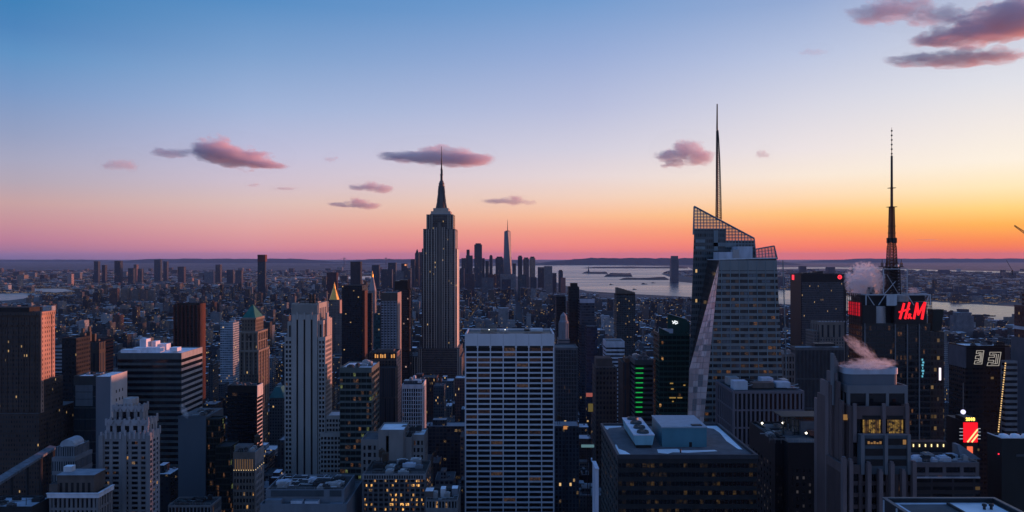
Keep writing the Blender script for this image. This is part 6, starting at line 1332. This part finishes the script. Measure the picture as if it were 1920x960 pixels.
# suspension bridge on the horizon
d = 17500
o = thing('suspension_bridge', 'faint suspension bridge with two tall towers on the left horizon', 'bridge', wx(684, d), d, 0); BRM = plain('bridge_grey', (.2, .22, .25))
for px in (645.5, 723.5):
    m = MB(); x = wx(px, d)
    for s_ in (-1, 1): m.box(x + s_ * 13 - 5, x + s_ * 13 + 5, d, d + 12, 0, 222)
    m.box(x - 13, x + 13, d + 1, d + 11, 205, 220); m.box(x - 13, x + 13, d + 1, d + 11, 95, 108); m.build('bridge_tower', BRM, o)
m = MB(); m.box(wx(600, d), wx(765, d), d, d + 26, 66, 74, bottom=True); m.build('deck', BRM, o)
m = MB(); xa, xb = wx(645.5, d), wx(723.5, d)
for k in range(24):
    f0, f1 = k / 24, (k + 1) / 24; zz = lambda f: 78 + 140 * (2 * f - 1) ** 2; m.bar((xa + (xb - xa) * f0, d + 6, zz(f0)), (xa + (xb - xa) * f1, d + 6, zz(f1)), 2.2, 4)
m.bar((xa, d + 6, 218), (wx(600, d), d + 6, 74), 2.2, 4); m.bar((xb, d + 6, 218), (wx(765, d), d + 6, 74), 2.2, 4); m.build('cable', BRM, o)
# statue on its star base
gx, gd = ground(1103.5, 512.3); o = thing('statue', 'tiny dark statue on a tall pedestal on the long low island', 'statue', gx, gd, 0)
m = MB(); m.frustum(gx - 24, gx + 24, gd - 24, gd + 24, 5, gx - 20, gx + 20, gd - 20, gd + 20, 24); m.frustum(gx - 12, gx + 12, gd - 12, gd + 12, 24, gx - 8, gx + 8, gd - 8, gd + 8, 60); m.build('pedestal', plain('far_stone', (.12, .12, .13)), o)
m = MB(); m.lathe(gx, gd, [(7, 60), (6, 80), (5, 92), (3, 96), (2.6, 102), (0, 106)], 10); m.bar((gx - 3, gd, 93), (gx - 7, gd, 112), 1.4, 6); m.build('figure', plain('far_copper', (.06, .1, .1)), o)
# boats
for px, py, L_, h_, lab in ((1208, 553.5 - 20.5, 60, 12, 'small dark ferry on the harbour nearest the downtown shore'), (1225, 531 - 0, 44, 9, 'dark boat in mid harbour left of the waterfront tower'), (1851.5, 593, 70, 9, 'long barge on the bright river at the right'), (1146, 534, 40, 9, 'tiny boat at the left of the bright harbour'), (1190, 543, 36, 8, 'small boat off the near shore of the harbour')):
    gx, gd = ground(px, py); o = thing('boat', lab, 'boat', gx, gd, .5, 'boats on the water'); DKB = plain('boat_dark', (.03, .03, .035))
    m = MB(); m.frustum(gx - L_ * .46, gx + L_ * .42, gd - 5, gd + 5, .4, gx - L_ / 2, gx + L_ / 2, gd - 6, gd + 6, h_ * .4); m.build('hull', DKB, o)
    m = MB(); m.box(gx - L_ * .35, gx + L_ * .1, gd - 4, gd + 4, h_ * .4, h_ * .8); m.box(gx - L_ * .25, gx - L_ * .08, gd - 3, gd + 3, h_ * .8, h_); m.build('cabin', plain('boat_grey', (.12, .12, .13)), o)
# ---------------------------------------------------------------- the city that fills the gaps
PAL = [('red brick', (.19, .09, .075), 2), ('brown', (.13, .10, .09), 3), ('tan', (.26, .22, .19), 2), ('grey', (.18, .2, .22), 5), ('pale', (.40, .41, .43), 3), ('dark', (.05, .065, .08), 5), ('dusky pink', (.30, .21, .19), 1), ('white', (.55, .56, .6), 1)]
PW = [p for p in PAL for _ in range(p[2])]
ROOFS = [('dark roofed', (.05, .05, .055)), ('dark roofed', (.07, .07, .075)), ('grey roofed', (.24, .25, .27)), ('grey roofed', (.26, .26, .28)), ('snowy roofed', (.6, .62, .66)), ('snowy roofed', (.72, .74, .78))]
fr = random.Random(2024)
def zone_caps():
    out = []
    for (x0, x1, y0, y1, xl, xr, vis) in BUILT:
        c = [CX + x * F / y for x in (x0, x1) for y in (y0, y1)]; out.append((min(c) - 1, max(c) + 1, y0, vis))
    return out
CAPS = zone_caps() + [(x, x2, H * F / (v - CY), v) for x, x2, v in ((860, 1045, 527), (1030, 1130, 551), (1120, 1310, 559), (1450, 1490, 573), (1750, 1925, 617), (690, 870, 531), (600, 700, 517), (1590, 1760, 590), (690, 760, 520))] + [(-60, 72, 4730, 569), (40, 140, 5300, 553)]
BASE = [(900, 592), (1200, 575), (1800, 552), (2600, 530), (3600, 515), (5000, 508), (7000, 500), (99999, 494)]
FILL = []
NEWCAP = [(860, 1045, 640, 1150), (690, 792, 660, 1500), (1086, 1160, 690, 900)]
def clear_of(x0, x1, y0, y1):
    for r in BUILT:
        if x0 < r[1] + 2 and x1 > r[0] - 2 and y0 < r[3] + 3 and y1 > r[2] - 3: return False
    return True
def put_fill(x0, x1, y0, y1, h, rowy=None):
    if abs((x0 + x1) / 2) > y0 * .67 + 40: return
    for w in WATER:
        for cx in (x0, x1):
            for cyy in (y0, y1):
                if in_poly(cx, cyy, w): return
    if not clear_of(x0, x1, y0, y1): return
    pl, pr = sorted((CX + x0 * F / y0, CX + x0 * F / y1))[0], sorted((CX + x1 * F / y0, CX + x1 * F / y1))[1]
    lim = next(v for dd, v in BASE if y0 <= dd)
    for a, c, dd, v in CAPS:
        if y1 < dd + 1 and pl < c and pr > a: lim = max(lim, v)
    for a, c, v, dd in NEWCAP:
        if y0 < dd and pl < c and pr > a: lim = max(lim, v)
    hm = H - (lim - CY) * y0 / F
    if h > hm:
        if hm < 7: return
        h = hm * fr.uniform(.86, 1.0)
        if h < 6: return
    p = fr.choice(PW); q = fr.choice(ROOFS); v = fr.uniform(.16, .42) if fr.random() < .66 else fr.uniform(.6, 1.05)
    col = tuple(c * v for c in p[1])
    FILL.append(dict(r=(x0, x1, y0, y1), h=h, col=col, look=p[0], roof=q[1], rlook=q[0], seed=fr.random(), pl=pl, pr=pr, ex=fr.random()))
def height(x, y):
    g = fr.lognormvariate(0, .55)
    if y < 1000: return 38 * g + 8
    if y < 2000: return 26 * g + 6
    if y < 4700: return (19 * g + 5) if fr.random() > .04 else fr.uniform(45, 95)
    if -800 < x < 620: return 42 * g + 8
    return 17 * g + 5
EAST = [(0, -1250), (2400, -1700), (4600, -2990), (5000, -2500), (5800, -1950), (6600, -1100), (7400, -200)]
def east(y):
    for (a, xa), (c, xc) in zip(EAST, EAST[1:]):
        if a <= y <= c: return xa + (xc - xa) * (y - a) / (c - a)
    return -200
def fill_manhattan():
    y = 430
    while y < 7300:
        big = y > 2400
        rows = 2; bd = 60
        ys = [(y, y + 29), (y + 31, y + 60)] if rows == 2 else [(y, y + 58)]
        xs = sorted([a for a in AVES]) if y < 2600 else list(range(-3200, 2200, 190))
        xs = [-2600, -2300, -2000, -1700, -1400] + xs + [1500, 1800, 2100] if y < 2600 else xs
        for xa, xb in zip(xs, xs[1:]):
            for (ya, yb) in ys:
                x = xa + 15
                while x < xb - 22:
                    w = fr.uniform(11, 28) if not big else fr.uniform(12, 34)
                    if fr.random() < .1: w *= 1.8
                    w = min(w, xb - 15 - x)
                    if w < 9: break
                    if x > east(y) and (x < (1900 if y < 3000 else 1900 - (y - 3000) * .75)) and fr.random() < .95:
                        put_fill(x, x + w - fr.choice((.4, .4, 2.5)), ya + fr.uniform(0, 2), yb - fr.uniform(0, 7), height(x, y))
                    x += w
        y += 80
def fill_outer():
    y = 4300
    while y < 13500:
        c = 70 if y < 8000 else 110
        x = -y * .68
        while x < y * .68:
            if fr.random() < .62 and (x < east(min(y, 7390)) - (420 if y < 7400 else -2500) or x > 2300 - max(0, y - 4400) * .12):
                if not (y > 7400 and -150 < x < 2200):
                    g = fr.lognormvariate(0, .5); h = 10 * g + 4
                    if fr.random() < .025: h = fr.uniform(30, 85)
                    w = fr.uniform(.3, .8) * c
                    put_fill(x, x + w, y, y + fr.uniform(.3, .7) * c, h)
            x += c * fr.uniform(.8, 1.2)
        y += c * .9
fill_manhattan(); fill_outer()
CITY = facade('city_fill', None, lit=.025, ls=.75)
def add_fill(m, f, roof=True):
    x0, x1, y0, y1 = f['r']; h = f['h']; c = (*f['col'], f['seed']); rc = (*f['roof'], f['seed']); m.col = c
    m.box(x0, x1, y0, y1, 0, h, 0, 0, ctop=rc, top=roof); n_ = 5 if roof else 4
    if roof and y0 < 5200 and f['ex'] > .35:
        w, e = x1 - x0, y1 - y0; k = f['seed']; m.box(x0 + w * .2 * k + 1, x0 + w * (.2 * k + .35), y0 + e * .3, y0 + e * .75, h, h + 3.2 + 3 * k, 0, 0, ctop=rc); n_ += 5
    return n_
mm = MB(); owner = []
for i, f in enumerate(FILL): owner += [i] * add_fill(mm, f)
from mathutils.bvhtree import BVHTree
bpy.context.view_layer.update()
V_, P_all = list(mm.v), list(mm.f); n_fill = len(P_all)
for ob in S.objects:
    if ob.type != 'MESH' or ob.name.startswith('water'): continue
    mw = ob.matrix_world; i0 = len(V_); V_ += [tuple(mw @ v.co) for v in ob.data.vertices]; P_all += [tuple(i0 + i for i in p.vertices) for p in ob.data.polygons]
bvh = BVHTree.FromPolygons(V_, P_all); del V_, P_all
hits = {}; bb = {}; o0 = Vector((0, 0, H))
for py in range(487, 960, 2):
    for px in range(1, 1920, 2):
        loc, nn_, idx, di = bvh.ray_cast(o0, Vector(((px - CX) / F, 1, -(py - CY) / F)))
        if idx is not None and idx < n_fill: i = owner[idx]; hits[i] = hits.get(i, 0) + 1; bb.setdefault(i, []).append((px, py))
order = sorted((i for i in hits if FILL[i]['r'][2] < 6000), key=lambda i: -hits[i]); chosen = set(order[:280])
mm = MB(); mm.col = (1, 1, 1, 1)
for i, f in enumerate(FILL):
    if i not in chosen: add_fill(mm, f)
cm = mm.build('city_mass', CITY); tag(cm, 'dense mass of small distant city buildings reaching to the water and horizon', None, None, 'stuff')
MARKS = [(0, 100, 'beyond the glowing brick tower'), (100, 210, 'around the gothic brown tower'), (210, 330, 'beyond the wide banded block'), (330, 450, 'around the red brown tower'), (450, 534, 'around the green pyramid tower'), (534, 640, 'around the cream striped tower'), (640, 715, 'near the wide black tower'), (715, 792, 'around the white gridded tower'), (792, 870, 'around the tall spired skyscraper'), (870, 1040, 'above the white slab'), (1040, 1125, 'just right of the white slab'), (1125, 1225, 'around the green lit tower'), (1225, 1345, 'left of the crystal skyscraper'), (1345, 1480, 'behind the crystal skyscraper'), (1480, 1600, 'around the black slab skyscraper'), (1600, 1760, 'around the red lettered tower'), (1760, 2000, 'right of the red lettered tower')]
def depthword(y): return 'up close' if y < 800 else 'midway back' if y < 1500 else 'farther back' if y < 2600 else 'far back'
cells = {}
for i in chosen:
    f = FILL[i]; P_ = bb[i]; cx = sum(p[0] for p in P_) / len(P_); cyy = sum(p[1] for p in P_) / len(P_)
    mk = next(t for a, c, t in MARKS if a <= cx < c); kind = 'tower' if f['h'] > 60 else 'building' if f['h'] > 20 else 'low building'
    cells.setdefault((f['look'], f['rlook'], kind, mk, depthword(f['r'][2])), []).append((cx, i))
ORD = ['leftmost', 'second from left', 'third from left', 'fourth from left', 'fifth from left', 'sixth from left', 'seventh from left', 'eighth from left']
for key, lst in cells.items():
    look, rl, kind, mk, dw = key; lst.sort()
    for k, (cx, i) in enumerate(lst):
        f = FILL[i]; x0, x1, y0, y1 = f['r']; h = f['h']
        lab = f'{look} {rl} {kind} {dw} {mk}' if len(lst) == 1 else f'{ORD[min(k, 7)]} {look} {rl} {kind} {dw} {mk}'
        nm = 'city_tower' if kind == 'tower' else 'city_building' if kind == 'building' else 'low_building'
        o = thing(nm, lab, kind.split()[-1], (x0 + x1) / 2, y0, 0, 'buildings filling the city between the towers')
        c = (*f['col'], f['seed']); rc = (*f['roof'], f['seed'])
        m = MB(); m.col = c; m.box(x0, x1, y0, y1, 0, h - .9, 0, top=False)
        for a in ((x0, x1, y0, y0 + .4), (x0, x1, y1 - .4, y1), (x0, x0 + .4, y0 + .4, y1 - .4), (x1 - .4, x1, y0 + .4, y1 - .4)): m.box(*a, h - .9, h)
        if h > 25 and f['ex'] > .5: m.box(x0 - .35, x1 + .35, y0 - .35, y0 - .02, h - 1.3, h - .5, bottom=True)
        m.build('wall', CITY, o)
        m = MB(); m.col = rc; m.box(x0 + .4, x1 - .4, y0 + .4, y1 - .4, h - 1.4, h - .9, 0); m.build('roof', CITY, o)
        w, e, k_ = x1 - x0, y1 - y0, f['seed']
        if f['ex'] > .3:
            m = MB(); m.col = (*[min(1, q * 1.1) for q in f['col']], .2); m.box(x0 + w * .2 * k_ + 1, x0 + w * (.2 * k_ + .35), y0 + e * .3, y0 + e * .75, h - .9, h + 2.4 + 3 * k_, ctop=rc); m.build('roof_house', CITY, o)
        if y0 < 1800 and f['ex'] < .45:
            m = MB(); x, yy = x0 + w * (.55 + .2 * k_), y0 + e * .5
            for a in (-1, 1):
                for bq in (-1, 1): m.bar((x + a, yy + bq, h - .9), (x + a, yy + bq, h + 3), .16, 4)
            m.lathe(x, yy, [(1.8, h + 3), (1.8, h + 6.6), (0, h + 8)], 10); m.build('water_tank', plain('tank_wood', (.1, .07, .05)), o)
        if y0 < 1100:
            r = random.Random(i)
            for _ in range(2):
                m = MB(); m.col = (.2, .21, .23, .1); a, bq = x0 + 1 + r.random() * (w - 4), y0 + 1 + r.random() * max(1, e - 4); m.box(a, a + r.uniform(1, 2.4), bq, bq + r.uniform(1, 2.4), h - .9, h + r.uniform(0, 1)); m.build('roof_unit', CITY, o)

# ---------------------------------------------------------------- clouds, steam and the air
def vol_mat(name, dens, scale, edge, col, seed, aniso=.2, warp=1.2, amp=4.2, lobes=None):
    m, t, b = new_mat(name); n = t.nodes.new; K = t.links.new; M = lambda *a, **k: math_node(t, *a, **k); m.cycles.volume_step_rate = .3
    t.nodes.remove(b); out = t.nodes['Material Output']; pv = n('ShaderNodeVolumePrincipled'); pv.inputs['Color'].default_value = (*col, 1); pv.inputs['Anisotropy'].default_value = aniso
    co = n('ShaderNodeTexCoord'); ad = n('ShaderNodeVectorMath'); ad.operation = 'ADD'; K(co.outputs['Object'], ad.inputs[0]); ad.inputs[1].default_value = (seed * 13.7, seed * 7.1, seed * 3.3)
    mp = n('ShaderNodeMapping'); mp.inputs['Scale'].default_value = scale; K(ad.outputs[0], mp.inputs[0])
    no = n('ShaderNodeTexNoise'); no.inputs['Scale'].default_value = 1.0; no.inputs['Detail'].default_value = 7; no.inputs['Roughness'].default_value = .62; K(mp.outputs[0], no.inputs['Vector'])
    hl_ = n('ShaderNodeVectorMath'); hl_.operation = 'LENGTH'; K(co.outputs['Object'], hl_.inputs[0])
    wv = n('ShaderNodeTexNoise'); wv.inputs['Scale'].default_value = .55; wv.inputs['Detail'].default_value = 3; K(mp.outputs[0], wv.inputs['Vector'])
    w1 = n('ShaderNodeVectorMath'); w1.operation = 'SUBTRACT'; K(wv.outputs['Color'], w1.inputs[0]); w1.inputs[1].default_value = (.5, .5, .5)
    w2 = n('ShaderNodeVectorMath'); w2.operation = 'SCALE'; K(w1.outputs[0], w2.inputs[0]); w2.inputs[3].default_value = warp
    w3 = n('ShaderNodeVectorMath'); w3.operation = 'ADD'; K(co.outputs['Object'], w3.inputs[0]); K(w2.outputs[0], w3.inputs[1])
    sz_ = n('ShaderNodeSeparateXYZ'); K(w3.outputs[0], sz_.inputs[0]); cz = n('ShaderNodeCombineXYZ'); K(sz_.outputs[0], cz.inputs[0]); K(sz_.outputs[1], cz.inputs[1])
    K(M('SUBTRACT', M('MULTIPLY', M('ADD', sz_.outputs[2], .25), 1.25), M('MULTIPLY', M('ABSOLUTE', M('ADD', sz_.outputs[2], .25)), .25)), cz.inputs[2])   # flatter underneath
    q = None
    for lx, lz, rx, rz in (lobes or [(0, 0, 1, 1)]):
        a1 = n('ShaderNodeVectorMath'); a1.operation = 'SUBTRACT'; K(cz.outputs[0], a1.inputs[0]); a1.inputs[1].default_value = (lx, 0, lz)
        a2 = n('ShaderNodeVectorMath'); a2.operation = 'DIVIDE'; K(a1.outputs[0], a2.inputs[0]); a2.inputs[1].default_value = (rx, .9, rz)
        ln = n('ShaderNodeVectorMath'); ln.operation = 'LENGTH'; K(a2.outputs[0], ln.inputs[0])
        e_ = M('SUBTRACT', 1.0, ln.outputs['Value']); q = e_ if q is None else M('MAXIMUM', q, e_)
    v = M('ADD', M('MULTIPLY', q, edge * 1.5), M('MULTIPLY', M('SUBTRACT', no.outputs[0], .5), amp))
    v = M('MULTIPLY', M('SUBTRACT', v, .22), 5.0, clamp=True)
    hull = M('MULTIPLY', M('SUBTRACT', .98, hl_.outputs['Value']), 8.0, clamp=True); v = M('MULTIPLY', v, hull)
    K(M('MULTIPLY', v, dens), pv.inputs['Density']); K(pv.outputs[0], out.inputs['Volume'])
    tr = n('ShaderNodeBsdfTransparent'); tr.inputs[0].default_value = (.995, .995, .995, 1); K(tr.outputs[0], out.inputs['Surface'])
    return m
def puff(name, label, cat, px, py, w, h, d, dens, seed, col=(.9, .9, .9), fine=1.0, tilt=0, depth=None, group=None, aniso=.2, edge=.95, warp=1.2, amp=4.2, lobes=None):
    me = bpy.data.meshes.new(name); nn, rr = 20, 12; v, f = [(0, 0, -1)], []
    for i in range(1, rr):
        p = math.pi * i / rr - math.pi / 2
        for j in range(nn): a = 2 * math.pi * j / nn; v.append((math.cos(p) * math.cos(a), math.cos(p) * math.sin(a), math.sin(p)))
    v.append((0, 0, 1)); 
    for j in range(nn): f.append((0, 1 + (j + 1) % nn, 1 + j)); f.append((len(v) - 1, 1 + (rr - 2) * nn + j, 1 + (rr - 2) * nn + (j + 1) % nn))
    for i in range(rr - 2):
        for j in range(nn): a = 1 + i * nn + j; c = 1 + i * nn + (j + 1) % nn; f.append((a, c, c + nn, a + nn))
    me.from_pydata(v, [], f); o = bpy.data.objects.new(name, me); COL.objects.link(o)
    sx, sz = w * d / F / 2, h * d / F / 2; sy = depth or sx * .5
    o.location = (wx(px, d), d, wz(py, d)); o.scale = (sx, sy, sz); o.rotation_euler = (0, R(tilt), 0)
    k = 3.4 * fine
    me.materials.append(vol_mat(name + '_air', dens, (k, k, k * max(.35, min(1, sz / sx * 2.2))), edge, col, seed, aniso, warp, amp, lobes)); return tag(o, label, cat, group)
LOBES = {1852: [(.2, .1, .55, .62), (.6, 0, .42, .6), (-.4, -.12, .5, .36), (-.72, -.2, .3, .24), (.1, -.35, .5, .3)], 1698: [(-.1, .25, .5, .5), (.5, .05, .45, .4), (-.55, -.15, .4, .4), (-.7, -.4, .28, .3)], 1790: [(-.5, -.05, .45, .4), (-.05, .05, .42, .5), (.45, .1, .45, .45), (.1, -.35, .3, .3)], 445: [(-.34, .18, .42, .62), (.02, 0, .5, .5), (.42, -.16, .45, .36), (.75, -.32, .22, .16)], 818: [(.15, .1, .5, .6), (.5, .02, .42, .5), (-.35, 0, .5, .32), (-.7, .05, .28, .22)], 1282: [(.1, .2, .45, .6), (.45, -.05, .42, .5), (-.4, 0, .42, .4), (-.35, -.45, .35, .2)],
         664: [(.1, .15, .45, .6), (.5, -.1, .42, .5), (-.5, -.1, .45, .25)], 693: [(.0, .2, .4, .5), (.5, -.05, .45, .5), (-.5, .0, .4, .3)]}
def rand_lobes(px, w):
    r = random.Random(int(px)); 
    return [(0, 0, .62, .42)] + [(r.uniform(-.65, .65), r.uniform(-.15, .3), r.uniform(.22, .45), r.uniform(.25, .5)) for _ in range(3 if w > 60 else 2)]
CL = dict(name='cloud', cat='cloud', group='sunset clouds')
D_ = 12000
for (px, py, w, h, dens, tilt, lab, fine) in (
    (445, 287, 190, 60, .016, 5, 'large pink cloud tapering to the right at upper left', 1.0),
    (322, 285, 110, 28, .008, 0, 'ragged purple wisp left of the large pink cloud', 1.4),
    (225, 303, 80, 40, .006, 0, 'faint purple cloud, farthest left', 1.4),
    (818, 290, 200, 52, .014, 2, 'long pink and grey cloud behind the tall spire', 1.0),
    (693, 349, 84, 28, .014, 2, 'small pink cloud, upper of the pair left of the spire', 1.0),
    (664, 380, 94, 26, .014, 2, 'small pink cloud, lower of the pair left of the spire', 1.0),
    (938, 374, 86, 24, .012, 0, 'flat pink cloud just above the needle tower', 1.2),
    (989, 378, 36, 16, .010, 0, 'tiny pink cloud right of the needle tower', 1.0),
    (1282, 284, 112, 62, .014, 0, 'orange puffy cloud left of the lattice spire', 1.0),
    (1432, 287, 34, 24, .012, 0, 'tiny orange cloud right of the lattice spire', 1.0),
    (619, 296, 32, 18, .008, 0, 'tiny purple cloud between the two long clouds', 1.2),
    (472, 346, 28, 11, .008, 0, 'tiny purple streak, left of the lowest two', 1.0),
    (534, 352, 56, 12, .007, 0, 'thin purple streak, right of the lowest two', 1.0),
    (1530, 95, 60, 22, .003, 0, 'very faint pink wisp below the big clouds', 1.3),
    (1698, 20, 210, 56, .007, 4, 'torn purple cloud at the top left of the big cloud', 1.3),
    (1852, 36, 270, 92, .012, -8, 'big dark cloud glowing orange below at the top right', 1.2),
    (1790, 105, 235, 38, .010, 0, 'long orange cloud band under the big cloud', 1.3),
    (1742, 449, 44, 5, .006, 0, 'thin dark streak low over the orange horizon', 1.0)):
    puff(CL['name'], lab, 'cloud', px, py, w * 1.2, h * 1.4, D_, dens * .42, px * .37, col=(1.0, .84, .84), tilt=tilt, group=CL['group'], fine=fine, aniso=0, warp=.8, edge=1.3, lobes=LOBES.get(int(px)) or rand_lobes(px, w))  # pink scattering tint carries part of the sunset light on white clouds
for (px, py, w, h, d, lab, tilt, dens) in ((1621, 526, 80, 78, 575, 'thick pink steam plume on the roof left of the mast', 0, .4), (1714, 546, 26, 18, 585, 'small wisp of steam right of the mast cage', 10, .12),
    (1628, 682, 116, 24, 290, 'low pink steam drifting along the round crown', -3, .16), (1616, 655, 88, 26, 296, 'thin slanting trail of steam above the round crown', 40, .10), (345, 770, 14, 36, 555, 'small pale steam plume over the blank wall building', -25, .25)):
    puff('steam', lab, 'steam', px, py, w, h, d, dens, px * .21, col=(.95, .93, .93), tilt=tilt, group='steam plumes', fine=1.5, depth=w * d / F * .35, aniso=.1, warp=1.9, amp=6.5, edge=.8)
hz = MB(); hz.box(-51900, 51900, -890, 55900, -1, 452, 0, 0, bottom=True); hm, t, b = new_mat('haze'); t.nodes.remove(b)
pv = t.nodes.new('ShaderNodeVolumePrincipled'); pv.inputs['Color'].default_value = (.36, .57, 1.0, 1); pv.inputs['Density'].default_value = 1.05e-5; pv.inputs['Anisotropy'].default_value = 0; t.links.new(pv.outputs[0], t.nodes['Material Output'].inputs['Volume'])
tag(hz.build('haze', hm), kind='stuff')
